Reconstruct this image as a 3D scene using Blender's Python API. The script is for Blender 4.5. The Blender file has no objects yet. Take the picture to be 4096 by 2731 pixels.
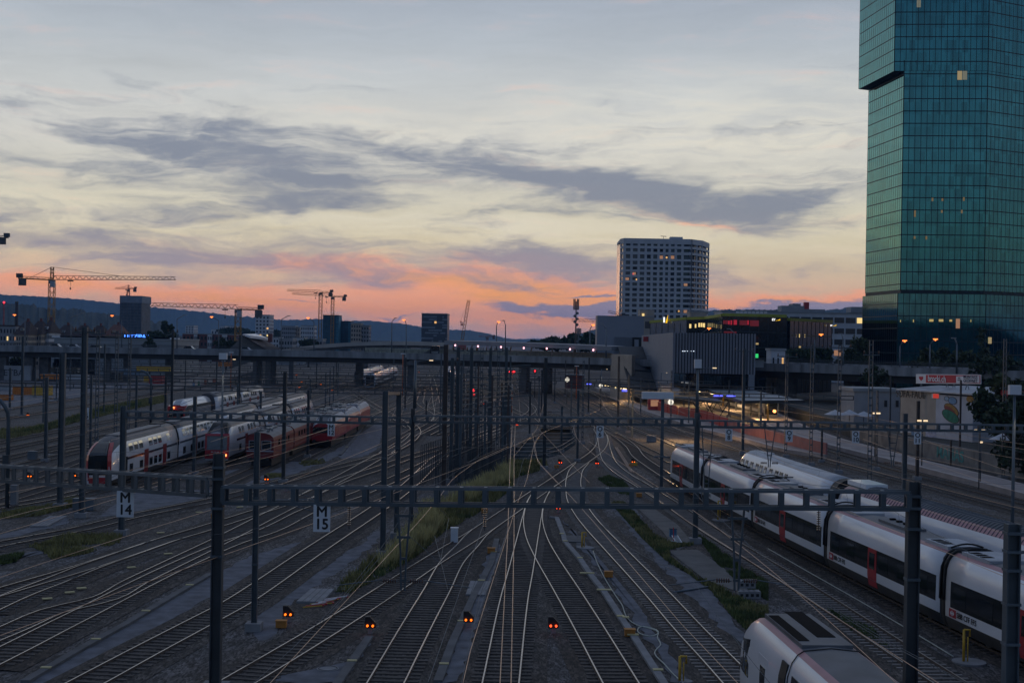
import bpy, math, random
from mathutils import Vector, Matrix, noise as mnoise
R = math.radians
random.seed(7)
S = bpy.context.scene
COL = S.collection
# ------------------------------------------------------------------ camera model (measured from the photograph)
FPX, CZ, ROLL = 5400.0, 14.2, R(1.0)
def unroll(u, v):
    du, dv = u - 2048.0, v - 1365.5
    return du*math.cos(ROLL) + dv*math.sin(ROLL), -du*math.sin(ROLL) + dv*math.cos(ROLL)
def at(u, v, z=0.0):
    """where the sight line through a photo point meets the level z"""
    x, y = unroll(u, v)
    Y = FPX*(CZ - z)/max(y, 1e-3)
    return Vector((x/FPX*Y, Y, z))
def atY(u, v, Y):
    x, y = unroll(u, v)
    return Vector((x/FPX*Y, Y, CZ - y/FPX*Y))
U0 = [0, 680, 1360, 2040, 2720, 3396]
def A(k, x, y): return (U0[k] + x/3.36, 1150 + y/3.36)
def B(k, x, y): return (U0[k] + x/3.36, 1550 + y/3.36)
def Cc(k, x, y):
    s = 2.0078 if k == 0 else 1.1475
    return (k*1024 + x/s, 1950 + y/s)
def G(k, x, y): return (1000*k + x*0.7213, 1600 + y*0.7213)     # k=1: crop 1000.., k=2: crop 2000..

cam = bpy.data.objects.new('camera', bpy.data.cameras.new('camera'))
COL.objects.link(cam)
cam.data.sensor_width = 36.0
cam.data.lens = 36.0*FPX/4096.0
cam.data.clip_start = 0.5
cam.data.clip_end = 40000
cam.matrix_world = Matrix.Translation((0, 0, CZ)) @ Matrix.Rotation(R(90), 4, 'X') @ Matrix.Rotation(ROLL, 4, 'Z')
S.camera = cam
S.view_settings.view_transform = 'Standard'
S.view_settings.look = 'None'
S.view_settings.gamma = 1
S.view_settings.exposure = .14
S.render.resolution_x, S.render.resolution_y = 1024, 682
S.cycles.use_denoising = True
S.render.filter_size = 1.0
S.cycles.use_light_tree = True
S.cycles.max_bounces = 5
S.cycles.diffuse_bounces = 2
S.cycles.glossy_bounces = 3
S.cycles.transmission_bounces = 2
S.cycles.volume_bounces = 1
S.cycles.sample_clamp_indirect = 4
S.cycles.caustics_reflective = False
S.cycles.caustics_refractive = False

# ------------------------------------------------------------------ colours and materials
def lin(c):
    return tuple(((x/255)/12.92 if x/255 <= .04045 else ((x/255 + .055)/1.055)**2.4) for x in c) + (1.0,)
MATS = {}
def nd(t, typ, **kw):
    n = t.nodes.new(typ)
    for k, v in kw.items(): setattr(n, k, v)
    return n
def mat(name, col, rough=.65, metal=0.0, var=.18, scale=2.0, bump=0.0, bscale=25.0, spec=.5, stretch=None, coat=0.0, tint=None):
    """principled surface whose base colour wanders with two noises (wear and dirt that belong to the thing itself)"""
    if name in MATS: return MATS[name]
    m = bpy.data.materials.new(name); m.use_nodes = True
    t = m.node_tree; b = t.nodes['Principled BSDF']
    b.inputs['Roughness'].default_value = rough
    b.inputs['Metallic'].default_value = metal
    b.inputs['Specular IOR Level'].default_value = spec
    if coat: b.inputs['Coat Weight'].default_value = coat; b.inputs['Coat Roughness'].default_value = .08
    if tint: b.inputs['Specular Tint'].default_value = tint + (1.0,)
    tc = nd(t, 'ShaderNodeTexCoord')
    vec = tc.outputs['Object']
    if stretch:
        mp = nd(t, 'ShaderNodeMapping'); mp.inputs['Scale'].default_value = stretch
        t.links.new(vec, mp.inputs['Vector']); vec = mp.outputs['Vector']
    n1 = nd(t, 'ShaderNodeTexNoise'); n1.inputs['Scale'].default_value = scale; n1.inputs['Detail'].default_value = 5
    t.links.new(vec, n1.inputs['Vector'])
    mr = nd(t, 'ShaderNodeMapRange')
    mr.inputs['From Min'].default_value = .3; mr.inputs['From Max'].default_value = .7
    mr.inputs['To Min'].default_value = 1 - var; mr.inputs['To Max'].default_value = 1 + var
    t.links.new(n1.outputs['Fac'], mr.inputs['Value'])
    vm = nd(t, 'ShaderNodeVectorMath', operation='SCALE')
    vm.inputs[0].default_value = col[:3]
    t.links.new(mr.outputs['Result'], vm.inputs['Scale'])
    t.links.new(vm.outputs['Vector'], b.inputs['Base Color'])
    if bump:
        n2 = nd(t, 'ShaderNodeTexNoise'); n2.inputs['Scale'].default_value = bscale; n2.inputs['Detail'].default_value = 3
        t.links.new(vec, n2.inputs['Vector'])
        bp = nd(t, 'ShaderNodeBump'); bp.inputs['Strength'].default_value = bump; bp.inputs['Distance'].default_value = .05
        t.links.new(n2.outputs['Fac'], bp.inputs['Height'])
        t.links.new(bp.outputs['Normal'], b.inputs['Normal'])
    MATS[name] = m
    return m
def emit(name, col, strength):
    if name in MATS: return MATS[name]
    m = bpy.data.materials.new(name); m.use_nodes = True
    b = m.node_tree.nodes['Principled BSDF']
    b.inputs['Base Color'].default_value = (.02, .02, .02, 1)
    b.inputs['Emission Color'].default_value = col[:3] + (1,)
    b.inputs['Emission Strength'].default_value = strength
    MATS[name] = m
    return m

# ------------------------------------------------------------------ mesh builder
class MB:
    def __init__(s): s.v = []; s.f = []; s.m = []; s.sm = []
    def face(s, pts, m=0, smooth=False):
        n = len(s.v); s.v.extend([tuple(p) for p in pts]); s.f.append(tuple(range(n, n+len(pts)))); s.m.append(m); s.sm.append(smooth)
    def hexa(s, p, m=0, skip=()):
        n = len(s.v); s.v.extend([tuple(q) for q in p])
        for i, f in enumerate(((0, 3, 2, 1), (4, 5, 6, 7), (0, 1, 5, 4), (1, 2, 6, 5), (2, 3, 7, 6), (3, 0, 4, 7))):
            if i in skip: continue
            s.f.append(tuple(n+k for k in f)); s.m.append(m); s.sm.append(False)
    def box(s, c, d, rz=0.0, m=0, skip=()):
        cx, cy, cz = c; x, y, z = d[0]/2, d[1]/2, d[2]/2
        cr, sr = math.cos(rz), math.sin(rz)
        P = []
        for dz in (-z, z):
            for dx, dy in ((-x, -y), (x, -y), (x, y), (-x, y)):
                P.append((cx + dx*cr - dy*sr, cy + dx*sr + dy*cr, cz + dz))
        s.hexa(P, m, skip)
    def bar(s, p, q, w, h=None, m=0, up=(0, 0, 1)):
        p, q = Vector(p), Vector(q); h = w if h is None else h
        d = (q - p)
        if d.length < 1e-6: return
        d.normalize(); up = Vector(up)
        if abs(d.dot(up)) > .98: up = Vector((0, 1, 0))
        a = d.cross(up).normalized(); b = a.cross(d).normalized()
        P = []
        for e in (p, q):
            for i, j in ((-1, -1), (1, -1), (1, 1), (-1, 1)):
                P.append(e + a*(i*w/2) + b*(j*h/2))
        s.hexa([P[0], P[1], P[2], P[3], P[4], P[5], P[6], P[7]], m)
    def tube(s, pts, r, n=6, m=0, cap=True, smooth=True):
        pts = [Vector(p) for p in pts]
        rs = r if isinstance(r, (list, tuple)) else [r]*len(pts)
        base = len(s.v); prev = None
        for i, p in enumerate(pts):
            d = (pts[min(i+1, len(pts)-1)] - pts[max(i-1, 0)])
            d = d.normalized() if d.length > 0 else Vector((0, 0, 1))
            up = Vector((0, 0, 1)) if abs(d.z) < .95 else Vector((0, 1, 0))
            a = d.cross(up).normalized(); b = a.cross(d)
            for k in range(n):
                t = 2*math.pi*k/n
                s.v.append(tuple(p + a*(math.cos(t)*rs[i]) + b*(math.sin(t)*rs[i])))
        for i in range(len(pts)-1):
            for k in range(n):
                k2 = (k+1) % n
                s.f.append((base+i*n+k, base+i*n+k2, base+(i+1)*n+k2, base+(i+1)*n+k)); s.m.append(m); s.sm.append(smooth)
        if cap:
            s.f.append(tuple(base+k for k in reversed(range(n)))); s.m.append(m); s.sm.append(False)
            e = base+(len(pts)-1)*n
            s.f.append(tuple(e+k for k in range(n))); s.m.append(m); s.sm.append(False)
    def prism(s, outline, z0, z1, m=0, mt=None):
        mt = m if mt is None else mt
        n = len(outline)
        area = sum(outline[i][0]*outline[(i+1) % n][1] - outline[(i+1) % n][0]*outline[i][1] for i in range(n))
        if area < 0: outline = list(reversed(outline))
        b = len(s.v)
        s.v.extend([(p[0], p[1], z0) for p in outline]); s.v.extend([(p[0], p[1], z1) for p in outline])
        for i in range(n):
            j = (i+1) % n
            s.f.append((b+i, b+j, b+n+j, b+n+i)); s.m.append(m); s.sm.append(False)
        s.f.append(tuple(b+n+i for i in range(n))); s.m.append(mt); s.sm.append(False)
        s.f.append(tuple(b+i for i in reversed(range(n)))); s.m.append(m); s.sm.append(False)
    def loft(s, secs, mats=None, closed=False, cap=(True, True), smooth=False, capm=0):
        n = len(secs[0]); b = len(s.v)
        for q in secs: s.v.extend([tuple(p) for p in q])
        kk = n if closed else n-1
        for i in range(len(secs)-1):
            for k in range(kk):
                k2 = (k+1) % n
                s.f.append((b+i*n+k, b+i*n+k2, b+(i+1)*n+k2, b+(i+1)*n+k))
                mm = 0 if mats is None else (mats[k] if not callable(mats) else mats(i, k))
                s.m.append(mm); s.sm.append(smooth)
        if cap[0]: s.f.append(tuple(b+k for k in reversed(range(n)))); s.m.append(capm); s.sm.append(False)
        if cap[1]: s.f.append(tuple(b+(len(secs)-1)*n+k for k in range(n))); s.m.append(capm); s.sm.append(False)
    def build(s, name, mats, parent=None, kind=None, label=None, autofix=False):
        if not isinstance(mats, (list, tuple)): mats = [mats]
        off = worldloc(parent) if parent is not None else Vector((0, 0, 0))
        me = bpy.data.meshes.new(name)
        if parent is not None: vv = [(a-off.x, b-off.y, c-off.z) for a, b, c in s.v]
        else: vv = s.v
        me.from_pydata(vv, [], s.f)
        for q in mats: me.materials.append(q)
        me.polygons.foreach_set('material_index', s.m)
        me.polygons.foreach_set('use_smooth', s.sm)
        me.update()
        if autofix:
            import bmesh
            bm = bmesh.new(); bm.from_mesh(me)
            bmesh.ops.recalc_face_normals(bm, faces=bm.faces); bm.to_mesh(me); bm.free()
        o = bpy.data.objects.new(name, me); COL.objects.link(o)
        if parent is not None: o.parent = parent
        if kind: o['kind'] = kind
        if label: o['label'] = label
        return o
def worldloc(o):
    l = Vector((0, 0, 0))
    while o is not None: l = l + o.location; o = o.parent
    return l
def thing(name, label, cat, loc=(0, 0, 0), group=None):
    o = bpy.data.objects.new(name, None); COL.objects.link(o)
    o.location = loc; o['label'] = label; o['category'] = cat
    o.empty_display_size = .2
    if group: o['group'] = group
    return o
def tag(o, label, cat, group=None):
    o['label'] = label; o['category'] = cat
    if group: o['group'] = group
    return o
KIDS = {}
def dup(root, loc, rz=None, label=None, group=None):
    """a copy of a thing with copies of its parts and sub-parts"""
    c = root.copy(); COL.objects.link(c); c.location = loc
    if rz is not None: c.rotation_euler = (0, 0, rz)
    if label: c['label'] = label
    if group: c['group'] = group
    for ch in kids(root):
        d = ch.copy(); COL.objects.link(d); d.parent = c
        for g in kids(ch):
            e = g.copy(); COL.objects.link(e); e.parent = d
    return c
def kids(o):
    if o.name not in KIDS: KIDS[o.name] = [x for x in o.children]
    return KIDS[o.name]
def ordinal(n):
    return ['first', 'second', 'third', 'fourth', 'fifth', 'sixth', 'seventh', 'eighth', 'ninth', 'tenth', 'eleventh', 'twelfth',
            'thirteenth', 'fourteenth', 'fifteenth', 'sixteenth', 'seventeenth', 'eighteenth', 'nineteenth', 'twentieth'][n]
def spline(pts, step=1.0):
    """centripetal-ish catmull rom through points, resampled"""
    P = [Vector(p) for p in pts]
    P = [P[0]*2 - P[1]] + P + [P[-1]*2 - P[-2]]
    out = []
    for i in range(1, len(P)-2):
        a, b, c, d = P[i-1], P[i], P[i+1], P[i+2]
        n = max(2, int((c-b).length/step))
        for k in range(n):
            t = k/n
            # cubic hermite with finite difference tangents scaled by chord lengths
            l = (c-b).length
            m0 = ((b-a)/max((b-a).length, 1e-4) + (c-b)/max(l, 1e-4))*.5*l
            m1 = ((c-b)/max(l, 1e-4) + (d-c)/max((d-c).length, 1e-4))*.5*l
            t2, t3 = t*t, t*t*t
            out.append(b*(2*t3-3*t2+1) + m0*(t3-2*t2+t) + c*(-2*t3+3*t2) + m1*(t3-t2))
    out.append(P[-2])
    return out
def resample(P, step):
    out = [P[0]]; acc = 0.0
    for i in range(1, len(P)):
        a, b = P[i-1], P[i]; L = (b-a).length
        while acc + L >= step and L > 1e-9:
            t = (step-acc)/L; a = a.lerp(b, t); out.append(a); L = (b-a).length; acc = 0.0
        acc += L
    return out
def text_obj(txt, name, size, m, parent, origin, right, up, align='CENTER', depth=.006, bold=.0, sx=1.0, fat=0.0):
    """lettering as a thin solid mesh lying on the plane spanned by right and up"""
    cu = bpy.data.curves.new(name, 'FONT'); cu.body = txt; cu.size = size; cu.align_x = align; cu.align_y = 'CENTER'
    cu.extrude = depth; cu.offset = bold; cu.resolution_u = 3
    cu.space_line = .85
    ob = bpy.data.objects.new(name, cu)
    COL.objects.link(ob)
    dg = bpy.context.evaluated_depsgraph_get()
    me = bpy.data.meshes.new_from_object(ob.evaluated_get(dg))
    bpy.data.objects.remove(ob)
    if fat:
        import bmesh
        bm = bmesh.new(); bm.from_mesh(me); b2 = me.copy()
        for i, (dx, dy) in enumerate(((fat, 0), (-fat, 0), (0, fat), (0, -fat))):
            b3 = b2.copy(); b3.transform(Matrix.Translation((dx, dy, .0015*(i+1)))); bm.from_mesh(b3); bpy.data.meshes.remove(b3)
        bm.to_mesh(me); bm.free(); bpy.data.meshes.remove(b2)
    right = Vector(right).normalized(); up = Vector(up).normalized(); nrm = right.cross(up)
    M = Matrix(((right.x*sx, up.x, nrm.x, origin[0]), (right.y*sx, up.y, nrm.y, origin[1]), (right.z*sx, up.z, nrm.z, origin[2]), (0, 0, 0, 1)))
    off = worldloc(parent) if parent is not None else Vector((0, 0, 0))
    me.transform(Matrix.Translation(-off) @ M)
    me.materials.clear(); me.materials.append(m)
    me.name = name
    o = bpy.data.objects.new(name, me); COL.objects.link(o)
    if parent is not None: o.parent = parent
    return o
# ------------------------------------------------------------------ sky: real sky light with dusk clouds, laid out by direction (azimuth, elevation)
W = bpy.data.worlds.new('World'); S.world = W; W.use_nodes = True
wt = W.node_tree; wt.nodes.clear()
def wl(a, b): wt.links.new(a, b)
def wmath(op, a, b=None, c=None, clamp=False):
    n = nd(wt, 'ShaderNodeMath', operation=op); n.use_clamp = clamp
    for i, x in enumerate((a, b, c)):
        if x is None: continue
        if isinstance(x, (int, float)): n.inputs[i].default_value = x
        else: wl(x, n.inputs[i])
    return n.outputs[0]
def wrange(v, a, b, c=0.0, d=1.0, smooth=True):
    n = nd(wt, 'ShaderNodeMapRange', interpolation_type='SMOOTHSTEP' if smooth else 'LINEAR')
    wl(v, n.inputs['Value'])
    for k, x in zip(('From Min', 'From Max', 'To Min', 'To Max'), (a, b, c, d)): n.inputs[k].default_value = x
    return n.outputs['Result']
def wmix(f, a, b, mode='MIX'):
    n = nd(wt, 'ShaderNodeMix', data_type='RGBA', blend_type=mode)
    for i, x in ((0, f), (6, a), (7, b)):
        if isinstance(x, (int, float)): n.inputs[i].default_value = x
        elif isinstance(x, tuple): n.inputs[i].default_value = x
        else: wl(x, n.inputs[i])
    return n.outputs[2]
tc = nd(wt, 'ShaderNodeTexCoord')
sp = nd(wt, 'ShaderNodeSeparateXYZ'); wl(tc.outputs['Generated'], sp.inputs[0])
az = wmath('ARCTAN2', sp.outputs['X'], sp.outputs['Y'])
el = wmath('ARCSINE', sp.outputs['Z'])
cb = nd(wt, 'ShaderNodeCombineXYZ'); wl(az, cb.inputs[0]); wl(el, cb.inputs[1])
def wnoise(vec, sx, sy, detail=5, rough=.55, rot=0.0, dist=0.0, off=0.0):
    mp = nd(wt, 'ShaderNodeMapping'); mp.inputs['Rotation'].default_value = (0, 0, rot)
    mp.inputs['Scale'].default_value = (sx, sy, 1); mp.inputs['Location'].default_value = (off, off*.7, off)
    wl(vec, mp.inputs['Vector'])
    n = nd(wt, 'ShaderNodeTexNoise'); n.inputs['Scale'].default_value = 1; n.inputs['Detail'].default_value = detail
    n.inputs['Roughness'].default_value = rough; n.inputs['Distortion'].default_value = dist
    wl(mp.outputs['Vector'], n.inputs['Vector'])
    return n
wn = wnoise(cb.outputs[0], 9, 30, 4, .55, off=3.1)
vs = nd(wt, 'ShaderNodeVectorMath', operation='SUBTRACT'); wl(wn.outputs['Color'], vs.inputs[0]); vs.inputs[1].default_value = (.5, .5, .5)
vm = nd(wt, 'ShaderNodeVectorMath', operation='MULTIPLY'); wl(vs.outputs[0], vm.inputs[0]); vm.inputs[1].default_value = (.11, .030, 0)
va = nd(wt, 'ShaderNodeVectorMath', operation='ADD'); wl(cb.outputs[0], va.inputs[0]); wl(vm.outputs[0], va.inputs[1])
Q = va.outputs[0]
wn2 = wnoise(cb.outputs[0], 26, 80, 5, .6, off=6.1)
vs2 = nd(wt, 'ShaderNodeVectorMath', operation='SUBTRACT'); wl(wn2.outputs['Color'], vs2.inputs[0]); vs2.inputs[1].default_value = (.5, .5, .5)
vm2 = nd(wt, 'ShaderNodeVectorMath', operation='MULTIPLY'); wl(vs2.outputs[0], vm2.inputs[0]); vm2.inputs[1].default_value = (.06, .022, 0)
va2 = nd(wt, 'ShaderNodeVectorMath', operation='ADD'); wl(Q, va2.inputs[0]); wl(vm2.outputs[0], va2.inputs[1]); Q2 = va2.outputs[0]
def blobs(feats):
    acc = None
    for (u, v, su, sv, tilt, amp) in feats:
        x, y = unroll(u*1.7415, v*1.7415)
        a0 = math.atan(x/FPX); e0 = math.atan(-y/math.hypot(FPX, x))
        mp = nd(wt, 'ShaderNodeMapping', vector_type='TEXTURE')
        mp.inputs['Location'].default_value = (a0, e0, 0)
        mp.inputs['Rotation'].default_value = (0, 0, -R(tilt - 1))
        mp.inputs['Scale'].default_value = (su*2.3/3101, sv*2.9/3101, 1)
        wl(Q2, mp.inputs['Vector'])
        g = nd(wt, 'ShaderNodeTexGradient', gradient_type='QUADRATIC_SPHERE'); wl(mp.outputs['Vector'], g.inputs['Vector'])
        acc = wmath('MULTIPLY_ADD', g.outputs['Fac'], amp*1.35, acc if acc is not None else 0.0)
    return acc
# clear-sky / high veil gradient
er = wmath('DIVIDE', el, .30, clamp=True)
rp = nd(wt, 'ShaderNodeValToRGB'); wl(er, rp.inputs[0])
stops = [(0.0, (150, 152, 176)), (.014, (158, 155, 172)), (.04, (196, 168, 160)), (.09, (232, 182, 150)), (.13, (222, 186, 156)), (.19, (212, 192, 162)), (.25, (212, 200, 170)), (.33, (208, 202, 182)),
         (.40, (202, 199, 188)), (.50, (204, 203, 198)), (.60, (192, 195, 195)), (.72, (173, 180, 187)), (.85, (156, 165, 178)), (1.0, (140, 151, 169))]
cr = rp.color_ramp
while len(cr.elements) < len(stops): cr.elements.new(.5)
for e, (p, c) in zip(cr.elements, stops): e.position = p; e.color = lin(c)
base = rp.outputs['Color']
hi = wrange(el, .27, 1.0)
base = wmix(hi, base, lin((122, 134, 156)))
# broad brightness wander and fine streaks
n_big = wnoise(Q, 5, 26, 5, .55, rot=.03, off=1.7)
n_str = wnoise(Q, 11, 95, 7, .62, rot=.05, off=5.2)
n_fib = wnoise(Q, 26, 120, 7, .65, rot=-.12, off=8.4)
mod = wmath('ADD', wmath('MULTIPLY', wmath('SUBTRACT', n_big.outputs['Fac'], .5), .30), wmath('MULTIPLY', wmath('SUBTRACT', n_str.outputs['Fac'], .5), .26))
lowfade = wrange(el, .02, .09, .35, 1.0)
hifade = wrange(el, .15, .26, 1.0, .75)
mod = wmath('MULTIPLY', wmath('MULTIPLY', mod, lowfade), hifade)
vsc = nd(wt, 'ShaderNodeVectorMath', operation='SCALE'); wl(base, vsc.inputs[0]); wl(wmath('ADD', mod, 1.0), vsc.inputs['Scale'])
base = vsc.outputs[0]
# pale cream breaks
cream = blobs([(1750, 300, 430, 70, 2, .8), (1900, 415, 200, 26, -3, .5), (1150, 530, 420, 34, 4, .65), (330, 500, 420, 40, 0, .45), (1800, 560, 220, 30, 0, .35), (900, 300, 400, 40, 2, .45), (560, 360, 120, 16, 6, .4)])
cream = wmath('MULTIPLY', cream, wrange(n_str.outputs['Fac'], .3, .62))
base = wmix(wmath('MULTIPLY', cream, .75, clamp=True), base, lin((224, 218, 200)))
# sunset glow
pink = blobs([(1120, 694, 420, 46, 3, 1.0), (1000, 640, 330, 20, 7, .75), (1300, 655, 260, 22, 9, .6), (180, 662, 420, 22, 4, .8), (560, 700, 330, 20, 3, .6), (1840, 686, 260, 13, -2, 1.0),
              (1590, 508, 120, 9, 14, .5), (1720, 712, 120, 7, 3, .5), (700, 605, 240, 14, 6, .45), (1370, 735, 150, 12, 2, .5)])
pk = wmath('ADD', pink, wmath('MULTIPLY', wmath('SUBTRACT', n_str.outputs['Fac'], .5), 1.3))
pkm = wrange(pk, .05, 1.0)
pkc = wmix(wrange(pk, .7, 1.7), lin((255, 172, 132)), lin((255, 170, 92)))
base = wmix(wmath('MULTIPLY', pkm, .97), base, pkc)
# slate clouds
slate = blobs([(330, 318, 480, 50, 4, .62), (620, 352, 230, 46, 9, .85), (690, 420, 190, 26, 3, .5), (1220, 395, 330, 46, 5, .85), (1420, 430, 260, 36, 11, .75), (1850, 455, 230, 48, -4, .72), (1700, 485, 220, 26, 9, .5),
               (1200, 482, 280, 11, 2, .5), (360, 578, 640, 40, 4, .85), (1080, 588, 480, 26, 6, .70), (1420, 612, 260, 28, 3, .7), (60, 232, 220, 16, -12, .35), (880, 214, 460, 14, 2, .30), (560, 470, 360, 18, -6, .42),
               (850, 636, 380, 16, 8, .40), (200, 400, 330, 26, 3, .35), (1850, 290, 300, 7, 1, .35), (300, 520, 300, 13, -10, .4), (1900, 625, 200, 14, 0, .3), (1150, 660, 240, 9, 9, .45)])
n_wsp = wnoise(Q, 9, 52, 9, .64, rot=-.10, dist=.9, off=2.9)
sln = wmath('ADD', wmath('MULTIPLY', wmath('SUBTRACT', n_fib.outputs['Fac'], .5), 1.2), wmath('MULTIPLY', wmath('SUBTRACT', n_wsp.outputs['Fac'], .5), 3.0))
sl = wmath('ADD', slate, wmath('MULTIPLY', sln, wrange(el, .16, .23, 1.0, .55)))
sl = wmath('ADD', sl, wmath('MULTIPLY', wmath('MULTIPLY', wrange(el, .035, .06), wrange(el, .19, .14)), .10))
slm = wrange(sl, .16, 1.5)
slc = wmix(wrange(el, .045, .10), lin((146, 140, 156)), lin((112, 122, 142)))
base = wmix(wmath('MULTIPLY', slm, .88), base, slc)
# low blue bars in front of the glow
bars = blobs([(1290, 712, 190, 10, 1, 1.0), (1400, 698, 100, 6, 2, .6), (1390, 676, 90, 4, 1, .7), (1740, 706, 250, 12, -3, 1.0), (1880, 712, 160, 9, -2, .8), (700, 689, 80, 2.5, 3, .5), (930, 728, 60, 4, 0, .5)])
bm_ = wmath('ADD', bars, wmath('MULTIPLY', wmath('SUBTRACT', n_fib.outputs['Fac'], .5), .9))
bmk = wmath('MULTIPLY', wrange(bm_, .22, .62), wrange(bars, .02, .2))
base = wmix(wmath('MULTIPLY', bmk, .85), base, lin((118, 132, 164)))
# the sky away from the sunset is bluer and dimmer
back = wrange(sp.outputs['Y'], .45, -.35)
base = wmix(back, base, wmix(1.0, base, (.40, .54, .74, 1), 'MULTIPLY'))
bgc = nd(wt, 'ShaderNodeBackground'); wl(base, bgc.inputs['Color']); bgc.inputs['Strength'].default_value = 1.0
sky = nd(wt, 'ShaderNodeTexSky'); sky.sky_type = 'NISHITA'; sky.sun_disc = False
sky.sun_elevation = R(-2.0); sky.sun_rotation = R(-3.0); sky.altitude = 400; sky.dust_density = 2.0
bgs = nd(wt, 'ShaderNodeBackground'); wl(sky.outputs['Color'], bgs.inputs['Color']); bgs.inputs['Strength'].default_value = .06
ad = nd(wt, 'ShaderNodeAddShader'); wl(bgc.outputs[0], ad.inputs[0]); wl(bgs.outputs[0], ad.inputs[1])
wo = nd(wt, 'ShaderNodeOutputWorld'); wl(ad.outputs[0], wo.inputs['Surface'])
W.cycles.sampling_method = 'MANUAL'; W.cycles.sample_map_resolution = 512
# ------------------------------------------------------------------ shared materials
m_ballast = mat('ballast', (.058, .058, .066), .95, var=.28, scale=.35, bump=.6, bscale=22)
m_bed = mat('track bed stone', (.036, .029, .025), .95, var=.35, scale=.9, bump=.7, bscale=22)
m_asph = mat('asphalt', (.108, .115, .138), .9, var=.42, scale=1.1, bump=.25, bscale=40)
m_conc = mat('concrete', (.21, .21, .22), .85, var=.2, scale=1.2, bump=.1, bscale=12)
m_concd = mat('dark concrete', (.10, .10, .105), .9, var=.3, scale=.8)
m_slpr_w = mat('timber sleeper', (.075, .064, .058), .9, var=.35, scale=1.4)
m_slpr_c = mat('steel sleeper', (.24, .215, .20), .7, var=.25, scale=1.2)
m_railtop = mat('polished rail head', (.44, .41, .385), .30, 1.0, var=.08, scale=.6)
m_raildull = mat('dull rail head', (.22, .19, .17), .42, 1.0, var=.2, scale=.4)
m_railside = mat('rusty rail web', (.050, .034, .027), .8, 0, var=.3, scale=2)
m_steel = mat('galvanised steel', (.11, .135, .16), .5, .35, var=.22, scale=1.1)
m_steel2 = mat('weathered steel', (.085, .105, .125), .6, .25, var=.25, scale=1.3)
m_dark = mat('dark rubber', (.012, .012, .013), .6, var=.2)
m_black = mat('black void', (.008, .008, .009), .8, var=.1)
m_white = mat('white paint', (.70, .71, .74), .35, var=.07, scale=.8, coat=.3)
m_red = mat('red paint', (.42, .022, .03), .4, var=.12, scale=1)
m_glassd = mat('dark window glass', (.012, .016, .02), .06, var=.1, spec=.8)
m_yellow = mat('yellow paint', (.55, .33, .03), .55, var=.15)
m_orange = mat('orange paint', (.55, .17, .02), .55, var=.15)
m_sign = mat('white sign enamel', (.62, .64, .68), .4, var=.05)
m_letter = mat('black lettering', (.012, .012, .016), .5, var=.02)
m_copper = mat('copper wire', (.52, .37, .28), .35, 1.0, var=.1)
m_insul = mat('brown insulator', (.10, .045, .03), .25, var=.1)
m_rust = mat('rust', (.10, .045, .025), .8, var=.3)

def gravel_material(name, c0, c1, lo=.12, hi=2.1):
    """loose stone: two sizes of grain over broad rusty and grey patches"""
    m = bpy.data.materials.new(name); m.use_nodes = True
    t = m.node_tree; b = t.nodes['Principled BSDF']; b.inputs['Roughness'].default_value = .92
    v = nd(t, 'ShaderNodeTexCoord').outputs['Object']
    def N(kind, sx, sy, out, **k):
        mp = nd(t, 'ShaderNodeMapping'); mp.inputs['Scale'].default_value = (sx, sy, sx); t.links.new(v, mp.inputs[0])
        n = nd(t, kind); n.inputs['Scale'].default_value = 1
        for q, x in k.items(): n.inputs[q].default_value = x
        t.links.new(mp.outputs[0], n.inputs['Vector']); return n.outputs[out]
    def MR(x, a0, a1, b0, b1):
        r = nd(t, 'ShaderNodeMapRange'); t.links.new(x, r.inputs['Value'])
        for q, z in zip(('From Min', 'From Max', 'To Min', 'To Max'), (a0, a1, b0, b1)): r.inputs[q].default_value = z
        return r.outputs[0]
    def MU(x, y):
        r = nd(t, 'ShaderNodeMath', operation='MULTIPLY'); t.links.new(x, r.inputs[0]); t.links.new(y, r.inputs[1]); return r.outputs[0]
    def S(x):
        r = nd(t, 'ShaderNodeSeparateColor'); t.links.new(x, r.inputs[0]); return r.outputs[0]
    g = MU(MR(S(N('ShaderNodeTexVoronoi', 14, 4, 'Color')), 0, 1, lo, hi), MR(S(N('ShaderNodeTexVoronoi', 5, 1.6, 'Color')), 0, 1, .55, 1.45))
    g = MU(g, MR(N('ShaderNodeTexNoise', .9, .5, 'Fac', Detail=6), .3, .7, .6, 1.4))
    rp = nd(t, 'ShaderNodeValToRGB'); t.links.new(N('ShaderNodeTexNoise', .16, .10, 'Fac', Detail=6), rp.inputs[0])
    rp.color_ramp.elements[0].position = .36; rp.color_ramp.elements[0].color = c0 + (1,)
    rp.color_ramp.elements[1].position = .64; rp.color_ramp.elements[1].color = c1 + (1,)
    sc = nd(t, 'ShaderNodeVectorMath', operation='SCALE'); t.links.new(rp.outputs[0], sc.inputs[0]); t.links.new(g, sc.inputs['Scale'])
    t.links.new(sc.outputs[0], b.inputs['Base Color'])
    return m
m_gravel = gravel_material('ballast ground', (.040, .031, .026), (.064, .062, .066))
m_bed = gravel_material('track bed ballast', (.030, .021, .016), (.046, .040, .037))

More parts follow.
